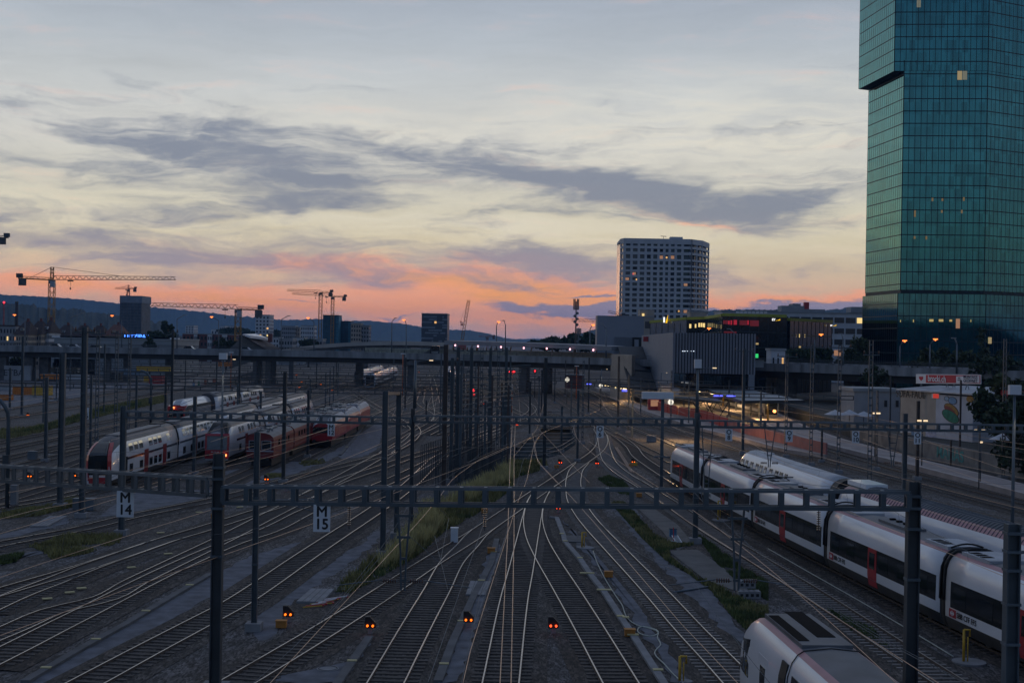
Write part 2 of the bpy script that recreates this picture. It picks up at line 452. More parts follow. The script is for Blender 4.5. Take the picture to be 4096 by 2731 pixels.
# ------------------------------------------------------------------ ground with the open cutting in it
def gp(pts): return [at(u, v, 0) for u, v in pts]
pit = gp([B(3, 500, 478), B(3, 800, 470), B(3, 872, 570), B(3, 838, 700), B(3, 880, 765), B(3, 690, 893), B(3, 450, 965), B(3, 150, 995), B(3, 0, 965), B(3, 60, 800), B(3, 200, 700), B(3, 370, 590)])
import bmesh
def ground_mesh():
    bm = bmesh.new()
    def loop(pts):
        vs = [bm.verts.new(p) for p in pts]
        return [bm.edges.new((vs[i], vs[(i+1) % len(vs)])) for i in range(len(vs))]
    ed = loop([(-60, 30, 0), (80, 30, 0), (80, 260, 0), (-60, 260, 0)]) + loop([(p.x, p.y, 0) for p in pit])
    bmesh.ops.triangle_fill(bm, edges=ed, use_beauty=True, use_dissolve=False)
    X = (-14000, -60, 80, 14000); Y = (-4000, 30, 260, 14000)
    for i in range(3):
        for j in range(3):
            if i == 1 and j == 1: continue
            q = [bm.verts.new(p) for p in ((X[i], Y[j], 0), (X[i+1], Y[j], 0), (X[i+1], Y[j+1], 0), (X[i], Y[j+1], 0))]
            bm.faces.new(q)
    bmesh.ops.remove_doubles(bm, verts=bm.verts, dist=1e-4)
    bmesh.ops.recalc_face_normals(bm, faces=bm.faces)
    if bm.faces[0].normal.z < 0: bmesh.ops.reverse_faces(bm, faces=bm.faces)
    me = bpy.data.meshes.new('ground'); bm.to_mesh(me); bm.free()
    me.materials.append(m_gravel)
    o = bpy.data.objects.new('ground', me); COL.objects.link(o); o['kind'] = 'structure'
ground_mesh()
PZ = [.004]
def sheet(name, pts, m, kind='structure'):
    mb = MB(); z = PZ[0]; PZ[0] += .003
    if name == 'path' and m is m_asph:      # worn, crumbling borders
        Q = []; rr = random.Random(int(z*1e4))
        for i, p in enumerate(pts):
            q = pts[(i+1) % len(pts)]; k = max(1, min(40, int((q-p).length/1.1)))
            Q += [p.lerp(q, j/k) + Vector((rr.uniform(-.22, .22), rr.uniform(-.3, .3), 0)) for j in range(k)]
        pts = Q
    P = [(p.x, p.y, z) for p in pts]
    ar = sum(P[i][0]*P[(i+1) % len(P)][1] - P[(i+1) % len(P)][0]*P[i][1] for i in range(len(P)))
    if ar < 0: P.reverse()
    mb.face(P)
    o = mb.build(name, m, kind=kind)
    # concave outlines: let bmesh triangulate properly
    bm = bmesh.new(); bm.from_mesh(o.data); bmesh.ops.triangulate(bm, faces=bm.faces, ngon_method='EAR_CLIP'); bm.to_mesh(o.data); bm.free()
    return o
C1, C2, C3, C4 = (lambda x, y: Cc(0, x, y)), (lambda x, y: Cc(1, x, y)), (lambda x, y: Cc(2, x, y)), (lambda x, y: Cc(3, x, y))
B1, B2, B3, B4, B5, B6 = [(lambda x, y, k=k: B(k, x, y)) for k in range(6)]
A1, A2, A3, A4, A5, A6 = [(lambda x, y, k=k: A(k, x, y)) for k in range(6)]
sheet('path', gp([(60, 2740), C1(1000, 1100), C1(1780, 660), C1(2030, 545), C2(360, 200), C2(500, 85), C2(560, 75), C2(440, 205), C2(15, 395), C1(2030, 745), C1(1690, 885), C1(1000, 1265), (250, 2740)]), m_asph)
sheet('path', gp([C2(0, 700), C2(60, 690), C2(170, 530), C2(540, 262), C2(610, 190), C2(560, 195), C2(440, 285), C2(150, 470), C2(0, 600)]), m_asph)
sheet('path', gp([B3(0, 880), B3(0, 960), B3(300, 930), B3(470, 850), B3(545, 700), B3(620, 480), B3(500, 440), B3(400, 440), B3(260, 560), B3(120, 740)]), m_asph)
sheet('path', gp([B2(720, 1130), B2(820, 1290), B2(1140, 1300), B2(1560, 1230), B2(1840, 1090), B2(2250, 930), B2(2352, 880), B2(2352, 760), B2(2200, 860), B2(1700, 960), B2(1200, 1040)]), m_asph)
sheet('path', gp([C1(790, 235), C1(1080, 215), C1(1690, 85), C1(1690, 20), C1(1350, 20), C1(1090, 40)]), m_asph)
sheet('path', gp([C1(0, 415), C1(150, 385), C1(560, 290), C1(540, 235), C1(380, 240), C1(230, 320), C1(0, 380)]), m_asph)
sheet('path', gp([C1(0, 600), C1(180, 565), C1(350, 530), C1(340, 500), C1(200, 520), C1(0, 630)]), m_asph)
sheet('path', gp([C3(450, 78), C3(560, 78), C3(640, 215), C3(720, 350), C3(900, 450), C3(1000, 590), C3(1085, 690), C3(1060, 740), C3(960, 640), C3(760, 440), C3(560, 220)]), m_asph)
sheet('path', gp([C3(240, 150), C3(300, 270), C3(430, 400), C3(560, 600), C3(740, 896), C3(800, 896), C3(660, 660), C3(560, 500), C3(470, 380), C3(370, 285), C3(300, 220)]), m_asph)
sheet('path', gp([C2(850, 896), C2(935, 896), C2(1000, 700), C2(1085, 440), C2(1130, 260), C2(1090, 255), C2(1000, 470), C2(900, 750)]), m_asph)
sheet('path', gp([C3(560, 80), C3(620, 75), C3(760, 170), C3(830, 255), C3(760, 290), C3(690, 200)]), mat('old concrete slab', (.12, .115, .11), .9, var=.25, scale=.8))
sheet('path', gp([C3(716, 290), C3(850, 285), C3(960, 360), C3(1120, 500), C3(1010, 470), C3(880, 420)]), MATS['old concrete slab'])
sheet('path', gp([C2(130, 860), C2(420, 800), C2(520, 690), C2(540, 690), C2(380, 896), C2(100, 896)]), m_asph)
sheet('path', gp([B1(0, 300), B1(560, 200), B1(1100, 140), B1(1200, 60), B1(560, 90), B1(0, 190)]), m_asph)
sheet('path', [Vector((-34, 150, 0)), Vector((-37, 150, 0)), Vector((-44, 250, 0)), Vector((-41.5, 250, 0))], m_asph)
sheet('path', [Vector((20, 160, 0)), Vector((24, 120, 0)), Vector((27.5, 118, 0)), Vector((24, 165, 0))], m_asph)
sheet('road', [Vector((-260, 405, 0)), Vector((-60, 385, 0)), Vector((-60, 372, 0)), Vector((-260, 390, 0))], m_asph)
sheet('road', gp([A1(0, 1330), A1(900, 1300), A1(1500, 1290), A1(2200, 1260), A1(2352, 1290), A1(1500, 1380), A1(700, 1470), A1(0, 1540)]), m_asph)

# the cutting: walls, floor and the struts across it
PD = -1.9
mb = MB()
n = len(pit)
for i in range(n):
    a, b = pit[i], pit[(i+1) % n]
    mb.face([(a.x, a.y, 0), (b.x, b.y, 0), (b.x, b.y, PD), (a.x, a.y, PD)], 0)
mb.build('pit_wall', m_concd, kind='structure')
sheet_ = MB(); sheet_.face([(p.x, p.y, PD) for p in reversed(pit)]); sheet_.build('pit_ground', mat('mossy trench floor', (.10, .17, .035), .95, var=.5, scale=.6), kind='structure')
tr = thing('trench_struts', 'dark concrete struts bridging the open green trench between the tracks', 'trench bracing', (4, 165, 0))
for (xa, xb, y) in ((560, 790, 505), (500, 800, 545), (400, 840, 595), (330, 845, 645), (230, 838, 690), (170, 850, 735), (90, 870, 785), (40, 860, 835), (20, 760, 885), (10, 640, 935)):
    p, q = at(*B4(xa, y)), at(*B4(xb, y))
    mb = MB(); mb.bar((p.x, p.y, -.45), (q.x, q.y, -.45), .7, .6); mb.build('strut', m_concd, tr)

# ------------------------------------------------------------------ tracks
TRK = []
def track(pts, name='railway_track', sleepers='wood', step=1.0, smin=0, smax=210.0, bed=True, dull=False):
    """pts: plan points; rails, sleepers and bed of one track"""
    k = len(TRK); TRK.append(1); zo = .0025*(k % 14)
    P = spline(pts, step)
    root = bpy.data.objects.new(name, None); COL.objects.link(root); root.location = (P[0].x, P[0].y, 0); root['kind'] = 'structure'
    T = []
    for i in range(len(P)):
        d = P[min(i+1, len(P)-1)] - P[max(i-1, 0)]; d.z = 0; d.normalize(); T.append(Vector((-d.y, d.x, 0)))
    if bed:
        mb = MB()
        secs = [[(p.x + t.x*w, p.y + t.y*w, z) for w, z in ((1.9, .012+zo*.5), (1.35, .035+zo), (-1.35, .035+zo), (-1.9, .012+zo*.5))] for p, t in zip(P, T)]
        mb.loft(secs, cap=(False, False)); mb.build('ballast_bed', m_bed, root, autofix=False)
        o = root.children[0] if root.children else None
    for s in (-1, 1):
        mb = MB()
        secs = []
        for p, t in zip(P, T):
            c = p + t*(s*.7525)
            secs.append([(c.x + t.x*w, c.y + t.y*w, z) for w, z in ((-.062, .03), (-.030, .175+zo*.3), (.030, .175+zo*.3), (.062, .03))])
        mb.loft(secs, [1, 0, 1], cap=(True, True), capm=1)
        mb.build('rail', [m_raildull if dull else m_railtop, m_railside], root)
    if sleepers:
        Q = resample(P, .62)
        mb = MB(); rnd = random.Random(k)
        for i, p in enumerate(Q[:-1]):
            if p.y > smax or p.y < smin: continue
            d = Q[i+1]-p; a = math.atan2(d.y, d.x) + rnd.uniform(-.02, .02)
            L = 2.5 + rnd.uniform(-.08, .08)
            mb.box((p.x, p.y, .034+zo), (.24 if sleepers == 'wood' else .13, L, .075), a, 0, skip=(0,))
        if mb.f:
            mb.build('sleeper_row', m_slpr_w if sleepers == 'wood' else m_slpr_c, root)
    return P
def T(uv): return [at(u, v, .1) for u, v in uv]
def Z(pts): return [Vector((p[0], p[1], 0)) for p in pts]
def flat(pts): return [Vector((p.x, p.y, 0)) for p in pts]
T1p = flat(T([(2330, 1851), (2304, 1882), (2296, 1908), (2292.7, 1929), (2294.6, 1960), (2303.7, 2004.7), (2340, 2064.6), (2383, 2116.7), (2462.5, 2200), (2627.6, 2374), (2761, 2522), (2885.5, 2652)]))
T1p += Z([(10.5, 45), (11.6, 30), (13, 15)])
track(T1p, sleepers='steel', step=.7)
Dp = flat(T([(2379, 1704), (2395, 1722), (2406, 1740.6), (2410, 1762.5), (2402.6, 1786), (2380, 1812), (2329.7, 1848), (2201, 1937), (2124, 1988), (1995, 2076), (1910, 2133), (1712, 2256), (1570, 2350), (1357, 2487), (1155, 2610), (963, 2724)]))
Dp += [Dp[-1]*2 - Dp[-2]]
track(Z([(-2, 300), (3, 255), (8, 222)]) + Dp)
T2p = flat(T([(2412, 1755.4), (2421.5, 1804.5), (2432.9, 1838.7), (2455, 1867), (2496.8, 1899.7), (2563.8, 1939.9), (2644, 1991), (2681.6, 2015), (2836.7, 2120), (2985, 2211), (3268, 2385.7), (3534, 2560), (3747, 2699)]))
T2p = [Dp[2].lerp(Dp[3], .2) + Vector((.3, 3, 0))] + T2p + [T2p[-1]*2 - T2p[-2]]
track(T2p, sleepers='steel', step=.7)
TRp = flat(T([(2201, 1937), (2176, 1954), (2155, 1985), (2144.8, 2007), (2135, 2045), (2132.7, 2090.5), (2147.9, 2155), (2184, 2227.5), (2268, 2364.6), (2354, 2508.9), (2481, 2731)]))
track(TRp + [TRp[-1]*2 - TRp[-2]], step=.7)
TLp = flat(T([(2176, 1954), (2155, 1985), (2142, 2010), (2127.7, 2068.8), (2105, 2177), (2081, 2292), (2057.7, 2393), (2003, 2731)]))
track(TLp + [TLp[-1]*2 - TLp[-2]], step=.7)
T4p = flat(T([(2040, 2045), (1995, 2076), (1912, 2136), (1869, 2184), (1809, 2249), (1746.6, 2364.6), (1669, 2501.6), (1544.6, 2731)]))
track(T4p + [T4p[-1]*2 - T4p[-2]], step=.7)
T5p = flat(T([(2100, 1690), (2015, 1717), (1880, 1772), (1761.8, 1826.8), (1711, 1871), (1645, 1935), (1578.8, 1987.5), (1461.6, 2068.8), (1351, 2141), (1210.6, 2234.7), (1054, 2343), (943, 2415), (795, 2494), (575, 2610), (351, 2731)]))
track(T5p + [T5p[-1]*2 - T5p[-2]])
T6p = flat(T([(2000, 1712), (1765, 1790), (1640, 1828), (1530, 1868), (1360, 1925), (1200, 1995), (1026, 2049.6), (797, 2121.8), (670, 2159), (493, 2219), (311, 2278.7), (75, 2348), (-60, 2388)]))
track(T6p)
track(flat(T([(670, 2159), (493, 2221), (358, 2268.7), (236, 2318), (62, 2385), (-80, 2450)])))
T7ap = flat(T([(1610, 1690), (1642, 1700), (1663.6, 1725.6), (1657, 1743), (1628, 1770), (1574, 1800), (1526.7, 1822), (1380, 1903), (1300, 1945), (1200, 2001), (1061, 2072), (896.5, 2156.7), (665, 2268.7), (533, 2333.5), (420, 2395), (209, 2448), (60, 2512.8), (-80, 2570)]))
track(T7ap)
T7bp = flat(T([(2030, 1725), (1870, 1780), (1740, 1838), (1640, 1888), (1500, 1950), (1408, 1987), (1250, 2038), (1066, 2127), (931, 2171.6), (707, 2268.7), (573, 2333.5), (351, 2448), (221.6, 2512.8), (66, 2592.5), (-90, 2669.7)]))
track(T7bp)
track(flat(T([(1574, 1800), (1530, 1820), (1400, 1855), (1250, 1893), (1100, 1935), (996, 1965), (854, 2000), (513, 2069.5), (311, 2119), (45, 2169), (-80, 2195)])))
track(flat(T([(1390, 1556), (1440, 1588), (1500, 1625), (1560, 1660), (1600, 1684), (1642, 1712)])), smax=235)
track(flat(T([(1690, 1560), (1684, 1590), (1680, 1612), (1700, 1630), (1745, 1655), (1752, 1675), (1735, 1690), (1690, 1715), (1640, 1745), (1600, 1775), (1540, 1812)])), smax=235)
track(flat(T([(1725, 1500), (1738, 1560), (1745, 1610), (1752, 1665), (1738, 1690)])), smax=235)
track(flat(T([(1820, 1560), (1840, 1620), (1830, 1665), (1780, 1700), (1700, 1740)])), smax=235)
track(flat(T([(2085, 1600), (2120, 1622), (2130, 1640), (2100, 1665), (2020, 1700), (1880, 1755), (1765, 1810)])), smax=235)
track(flat(T([(1980, 1590), (2005, 1620), (2002, 1645), (1950, 1680), (1880, 1710), (1770, 1740)])), smax=235)
# straight yard tracks on the left
for i, (x0, y0, x1, y1) in enumerate(((-66, 150, -67, 520), (-61.5, 140, -62, 520), (-57, 130, -57.5, 500), (-52.5, 125, -51, 205), (-83, 190, -88, 460), (-93, 215, -99, 460), (-46, 118, -50, 190), (-42.5, 108, -41.5, 150))):
    track(Z([(x0-1.5, y0-30), (x0, y0), ((x0+x1)/2, (y0+y1)/2), (x1, y1)]), step=4, smax=190, dull=True)
XA, XB, XC, XD, XE = -37.4, -32.3, -50.6, -27.0, -24.2
track(Z([(-50, 96), (-41.5, 108), (XA-.6, 122), (XA, 150), (XA, 240), (XA+2, 420)]), step=3, smax=150)
track(Z([(-36, 125), (XB-.3, 140), (XB, 160), (XB, 212), (XB+2, 420)]), step=3, smax=160, dull=True)
track(Z([(-54, 160), (-51.5, 190), (XC, 215), (XC+1.5, 265), (XC+5, 520)]), step=3, smax=190)
track(Z([(-27.5, 128), (XD, 150), (XD, 215), (XD+2, 420)]), step=3, smax=160, dull=True)
track(Z([(-24.6, 155), (XE, 175), (XE-.3, 222), (XE+1, 420)]), step=3, smax=185)
for x0, x1 in ((-18, -15), (-12.5, -11), (-8, -7), (-3.5, -3), (1, 1.5), (-14, -26), (-20, -34), (-30, -45), (-44, -56), (6, 4)):
    track(Z([(x0, 232), ((x0*.6+x1*.4), 330), (x1, 620)]), step=6, sleepers=None, dull=True)
# right-hand main tracks
RAp = Z([(22.5, 420), (23.6, 350), (24.6, 300), (26.5, 250), (29.4, 225), (34, 198), (40, 160), (43.2, 134), (46, 112), (51, 85)])
RBp = Z([(42.6, 205), (44, 180), (45.6, 150), (47.6, 126), (51.5, 98), (55, 80)])
RCp = Z([(17, 420), (19, 330), (22.5, 260), (26.8, 214), (30.8, 183), (35, 150), (38, 128), (42, 100), (48, 70)])
REp = Z([(13, 420), (15.5, 330), (18.2, 260), (21.2, 215), (24.2, 180), (27.2, 152), (30, 128), (33.4, 103), (39, 70), (45, 45)])
RDp = Z([(9.5, 420), (12, 320), (14.5, 250), (16.6, 205), (18.6, 173), (20.8, 148), (22.9, 127.6), (25.1, 100.7), (29, 70), (33.5, 45), (37, 28)])
Gp = flat(T([(2180, 1655), (2308, 1678), (2367, 1696), (2412, 1717), (2456, 1736), (2523.6, 1785), (2555.5, 1826.8), (2613, 1868)])) + Z([(16.9, 143), (18.2, 122), (19.75, 101.4), (21.3, 84.7), (23.1, 67.1), (25.4, 50), (29, 30)])
for q in (RAp, RBp, RCp, REp, RDp): track(q, step=2, smax=150, dull=True)
track(Gp, step=1)

# ------------------------------------------------------------------ hills
def hills(prof, Y, depth, m, name='hills', rough=4.0, seed=0, base=0.0):
    """wooded ridge: prof is a list of (u, v) on the photo's sky line, Y the distance"""
    mb = MB(); pts = []
    P = [atY(u, v, Y) for u, v in prof]
    N = 520
    x0, x1 = P[0].x, P[-1].x
    rows = []
    for i in range(N+1):
        x = x0 + (x1-x0)*i/N
        for a, b in zip(P, P[1:]):
            if a.x <= x <= b.x: t = (x-a.x)/max(b.x-a.x, 1e-6); z = a.z + (b.z-a.z)*t; break
        s = Y/2500
        z += rough*(mnoise.noise((x/(9*s), seed, 0)) + .6*mnoise.noise((x/(3.5*s), seed+5, 0)))
        rows.append((x, max(z, 3)))
    secs = []
    for f, hz in ((-.55, 0), (-.42, .22), (-.25, .52), (-.1, .82), (0, 1), (.3, .8), (1, .0)):
        secs.append([(x*(1+f*depth/Y), Y + f*depth, base + (z-base)*hz + (rough*1.2*mnoise.noise((x/(11*Y/2500), f*9, seed)) if 0 < hz < 1 else 0)) for x, z in rows])
    mb.loft(secs, cap=(False, False), smooth=False)
    return mb.build(name, m, kind='structure')
m_wood = mat('forest hillside', (.030, .042, .030), .95, var=.45, scale=.035)
m_wood2 = mat('near forest', (.022, .032, .024), .95, var=.5, scale=.09)
hills([(-900, 1130), (-400, 1150), (0, 1178), (150, 1185), (300, 1195), (480, 1214), (560, 1222), (620, 1230), (680, 1234), (800, 1246), (940, 1263), (1040, 1270), (1140, 1280), (1250, 1276), (1310, 1275), (1340, 1283), (1400, 1283), (1480, 1282), (1540, 1289), (1600, 1292), (1680, 1307), (1780, 1318), (1880, 1321), (1950, 1333), (2000, 1347), (2060, 1358), (2130, 1375)], 6500, 1500, m_wood, seed=1, rough=5)
hills([(1900, 1365), (2060, 1356), (2150, 1354), (2240, 1356), (2400, 1352), (2700, 1345), (3000, 1340)], 9500, 1500, m_wood, seed=2, rough=4)
hills([(2200, 1375), (2240, 1366), (2280, 1347), (2330, 1330), (2400, 1312), (2480, 1290), (2560, 1270), (2700, 1250), (2900, 1238), (3315, 1240), (3400, 1230), (3600, 1225), (4200, 1215), (5200, 1200)], 4200, 1400, m_wood, seed=3, rough=4)
hills([(-700, 1190), (0, 1209), (60, 1215), (115, 1217), (180, 1233), (230, 1238), (310, 1233), (350, 1248), (450, 1255), (520, 1270), (580, 1282), (650, 1290), (690, 1318), (720, 1360)], 2300, 700, m_wood2, seed=4, rough=5)
# wooded heights behind the viewer, seen mirrored in the glass tower
mb = MB(); secs = []
for f, hz in ((0, 0), (120, .45), (260, .85), (380, 1), (700, .8), (1300, 0)):
    row = []
    for i in range(240):
        a = R(92) + R(176)*i/239
        r = 1500 + f
        h = 68 + 16*mnoise.noise((a*3, 1, 0)) + 8*mnoise.noise((a*22, 3, 0)) + 4*mnoise.noise((a*90, 5, 0))
        row.append((math.sin(a)*r, math.cos(a)*r, h*hz + (2.5*mnoise.noise((a*150, f, 0)) if 0 < hz else 0)))
    secs.append(row)
mb.loft(secs, cap=(False, False)); mb.build('hills', m_wood2, kind='structure')
# ------------------------------------------------------------------ trains
m_twhite = mat('train white', (.66, .67, .71), .28, var=.12, scale=.7, coat=.4, stretch=(1, .25, 1))
m_troof = mat('train roof grey', (.115, .12, .135), .55, var=.22, scale=.7)
m_tdroof = mat('double deck roof', (.075, .075, .085), .5, var=.25, scale=.6)
m_tdoor = mat('dark red door', (.20, .012, .016), .4, var=.1)
m_troofl = mat('train roof light grey', (.36, .38, .42), .5, var=.16, scale=.6)
m_tpink = mat('dusk toned red roof line', (.40, .20, .22), .45, var=.1, scale=.8)  # red stripe with its pinkish dusk tone painted into the colour
m_tred = mat('train red', (.36, .018, .028), .35, var=.1, scale=.8, coat=.3)
m_tband = mat('dark window band', (.014, .016, .02), .12, var=.1, spec=.6)
m_tskirt = mat('dark underframe', (.022, .022, .024), .7, var=.3)
m_winrefl = mat('bright coach glass', (.50, .50, .45), .06, .85, var=.1, spec=1.0)
m_winrefl.node_tree.nodes['Principled BSDF'].inputs['IOR'].default_value = 2.4
m_grille = mat('dark grille', (.006, .006, .007), .9, var=.2, spec=.1)
m_head = emit('warm headlamp', (1, .36, .10), 3.2)
m_purple = emit('violet headlamp', (.9, .35, 1), 4)
m_tail = emit('red tail lamp', (1, .02, .03), 4)
class Path:
    def __init__(s, pts, step=.5):
        s.P = resample(spline(pts, step), step); s.st = step
    def fr(s, d):
        i = d/s.st; n = len(s.P)-1
        k = int(max(0, min(n-1, math.floor(i)))); t = i-k
        p = s.P[k] + (s.P[k+1]-s.P[k])*t
        a = s.P[max(k-4, 0)]; b = s.P[min(k+5, n)]
        dd = (b-a); dd.z = 0; dd.normalize()
        N = Vector((-dd.y, dd.x, 0))
        if N.x < 0: N = -N
        return p, dd, N
    def pt(s, d, t, z):
        p, dd, N = s.fr(d)
        return Vector((p.x + N.x*t, p.y + N.y*t, z))
ZR = .19
def mirror(h): return h + [(-t, z) for t, z in reversed(h[:-1])]
def prof_at(prof, z, side=-1, off=0.0):
    """lateral position of the profile's side at height z"""
    h = prof[:len(prof)//2+1]
    for (t0, z0), (t1, z1) in zip(h, h[1:]):
        if z0 <= z <= z1 and z1 > z0:
            t = t0 + (t1-t0)*(z-z0)/(z1-z0); return side*(abs(t)+off)
    return side*(abs(h[-1][0])+off)
def body(path, prof, s0, s1, mats, mi, parent, name='car_body', shape=None, step=2.5, smooth=True, cm=None):
    """loft a car; shape(s) gives (width factor, top factor, bottom shift) near a nose"""
    mb = MB(); ss = []
    n = max(2, int((s1-s0)/step)); ss = [s0 + (s1-s0)*i/n for i in range(n+1)]
    if shape: ss = sorted(set(ss + [s0 + x for x in (.15, .5, 1.0, 1.6, 2.3, 3.2, 4.2)]))
    secs = []
    for q in ss:
        w, h, b = shape(q-s0) if shape else (1, 1, 0)
        zb = prof[0][1]
        secs.append([path.pt(q, t*w, ZR + zb + b + (z-zb-b if z > zb+b else 0)*h) for t, z in prof])
    mb.loft(secs, mi, cap=(True, True), smooth=smooth, capm=cm if cm is not None else (mi[len(mi)//2-1] if not shape else mi[3]))
    # underside
    return mb.build(name, mats, parent, autofix=True)
def patch(mb, path, prof, s0, s1, z0, z1, side, off=.012, m=0, nz=3, ns=1, tk=.05):
    """a panel lying on the side of the body between two heights"""
    zs = [z0 + (z1-z0)*i/nz for i in range(nz+1)]
    ss = [s0 + (s1-s0)*i/ns for i in range(ns+1)]
    grid = [[path.pt(q, prof_at(prof, z, side, off), ZR+z) for z in zs] for q in ss]
    inner = [[path.pt(q, prof_at(prof, z, side, off-tk), ZR+z) for z in zs] for q in ss]
    mb.loft([g + list(reversed(i)) for g, i in zip(grid, inner)], [m]*(2*nz+1) + [m], closed=True, capm=m)
def side_box(mb, path, s0, s1, t0, t1, z0, z1, m=0, ns=1):
    for i in range(ns):
        a = s0 + (s1-s0)*i/ns; b = s0 + (s1-s0)*(i+1)/ns
        P = [path.pt(a, t0, ZR+z0), path.pt(a, t1, ZR+z0), path.pt(b, t1, ZR+z0), path.pt(b, t0, ZR+z0),
             path.pt(a, t0, ZR+z1), path.pt(a, t1, ZR+z1), path.pt(b, t1, ZR+z1), path.pt(b, t0, ZR+z1)]
        mb.hexa(P, m)
def emblem(parent, path, s, z, t, size, name='railway_emblem'):
    """white double-arrow cross"""
    p, d, N = path.fr(s); o = path.pt(s, t, ZR+z); r = d; u = Vector((0, 0, 1))
    nrm = r.cross(u)
    def q(x, y): return o + r*(x*size) + u*(y*size)
    mb = MB()
    polys = [[(-.32, -.05), (.32, -.05), (.32, .05), (-.32, .05)], [(-.05, .05), (.05, .05), (.05, .30), (-.05, .30)], [(-.05, -.30), (.05, -.30), (.05, -.05), (-.05, -.05)],
             [(.30, .0), (.16, .20), (.28, .20), (.46, 0)], [(.30, .0), (.46, 0), (.28, -.20), (.16, -.20)],
             [(-.30, .0), (-.46, 0), (-.28, .20), (-.16, .20)], [(-.30, .0), (-.16, -.20), (-.28, -.20), (-.46, 0)]]
    for pl in polys:
        a = [q(x, y) for x, y in pl]; b = [v + nrm*.012 for v in a]
        if len(a) == 4: mb.hexa(a + b)
    mb.build(name, m_white, parent, autofix=True)
GP = mirror([(-1.28, .30), (-1.40, .60), (-1.46, .86), (-1.47, 1.60), (-1.45, 2.60), (-1.40, 3.16), (-1.27, 3.54), (-1.08, 3.80), (-.86, 3.94), (0, 4.02)])
GM = [1, 1, 0, 0, 0, 0, 0, 2, 3, 3, 2, 0, 0, 0, 0, 0, 1, 1]
def gnose(q):
    k = min(q/3.4, 1.0); e = 1-(1-k)**2.2
    return (.70 + .30*e, .66 + .34*(1-(1-k)**1.7), .0)
def articulated(root, path, joints, logo=True, end=None, first=0):
    """white articulated train: joints are the arc positions of the gangways; joints[0] is the nose"""
    for i, (a, b) in enumerate(zip(joints, joints[1:])):
        nose = (i == 0)
        s0, s1 = (a if nose else a+.32), b-.32
        L = s1-s0
        body(path, GP, s0, s1, [m_twhite, m_tskirt, m_tpink, m_troof], GM, root, shape=gnose if nose else None, step=2.0)
        w0 = s0 + (3.2 if nose else .55)
        for sd in (-1, 1):
            mb = MB(); patch(mb, path, GP, w0, s1-.5, 1.38, 2.64, sd, ns=6); mb.build('window_band', m_tband, root, autofix=True)
        # separate panes seen in the band
        for k in range(6):
            c = w0 + .9 + k*(s1-w0-1.6)/5.6
            if abs(c - (s0 + L*.46)) < 1.1: continue
            mb = MB(); patch(mb, path, GP, c-.55, c+.75, 1.58, 2.42, -1, off=.02); mb.build('window', m_glassd, root, autofix=True)
        d0 = s0 + L*.46
        dr = MB(); patch(dr, path, GP, d0-.66, d0+.66, .5, 2.64, -1, off=.03, ns=1, nz=4); d_ = dr.build('door', m_tred, root, autofix=True)
        mb = MB(); patch(mb, path, GP, d0-.42, d0+.42, 1.5, 2.4, -1, off=.042); mb.build('door_window', m_glassd, d_, autofix=True)
        # roof: pale equipment covers with grilles toward the ends, dark middle
        for (ra, rb, wd) in ((s0 + (1.6 if nose else .5), s0 + (5.0 if nose else 3.4), .9), (s1-3.2, s1-.4, .9)):
            mb = MB(); side_box(mb, path, ra, rb, -wd, wd, 3.86, 4.09, 0, 2); pn = mb.build('roof_cover', m_troofl, root, autofix=True)
            for g in range(3):
                mb = MB(); ga = ra + .35 + g*.62; side_box(mb, path, ga, ga+.42, -.75, -.2, 4.085, 4.105); mb.build('roof_grille', m_grille, pn, autofix=True)
        mb = MB(); side_box(mb, path, s0+L*.36, s0+L*.62, -.5, .55, 3.9, 4.12, 0, 2); mb.build('roof_box', m_troof, root, autofix=True)
        for g in range(4):
            mb = MB(); ga = s0 + L*.36 + .4 + g*1.0; side_box(mb, path, ga, ga+.25, .0, .3, 4.11, 4.22); mb.build('roof_vent', m_grille, root, autofix=True)
        for bs in (s0 + 2.2, s1-1.4):
            mb = MB(); side_box(mb, path, bs-1.6, bs+1.6, -.9, .9, .15, .6)
            for sd in (-1, 1):
                for ww in (-1.1, 1.1):
                    c = path.pt(bs+ww, sd*.78, ZR+.42); p, d, N = path.fr(bs+ww)
                    mb.tube([c - N*.07, c + N*.07], .44, 14)
            mb.build('bogie', m_tskirt, root)
        if i < len(joints)-2 or end == 'open':
            secs = [[path.pt(q, t*.975, ZR + z*(.985 if z > 1 else 1)) for t, z in GP] for q in (b-.34, b, b+.34)]
            mb = MB(); mb.loft(secs, None, closed=False, smooth=True); 
            arch = [(t*1.025, ZR + (z if z < 1.2 else 1.2 + (z-1.2)*1.025)) for t, z in GP if z > .9]
            for off in (-.2, .2):
                mb.tube([path.pt(b+off, t, z) for t, z in arch], .075, 6)
            mb.build('gangway', m_dark, root, autofix=True)
            for dz, dy in ((0, .6), (.06, -.5)):
                mb = MB(); mb.tube([path.pt(b+dy+k*.0, -.85 + 1.7*k/6, ZR+4.02 + dz + .18*math.sin(math.pi*k/6)) for k in range(7)], .05, 5); mb.build('roof_cable', m_dark, root)
        if logo and not nose:
            q0 = s0 + .45
            mb = MB(); patch(mb, path, GP, q0, q0+.72, .92, 1.32, -1, off=.02, nz=1); lg = mb.build('logo_panel', m_tred, root, autofix=True)
            emblem(lg, path, q0+.36, 1.12, prof_at(GP, 1.12, -1, .028), .46)
            p, d, N = path.fr(q0+1.9); o = path.pt(q0+.82, prof_at(GP, 1.12, -1, .02), ZR+1.12)
            text_obj('SBB CFF FFS', 'lettering', .38, m_letter, root, o, d, (0, 0, 1), 'LEFT', .006, .003, 1.05)
    return root

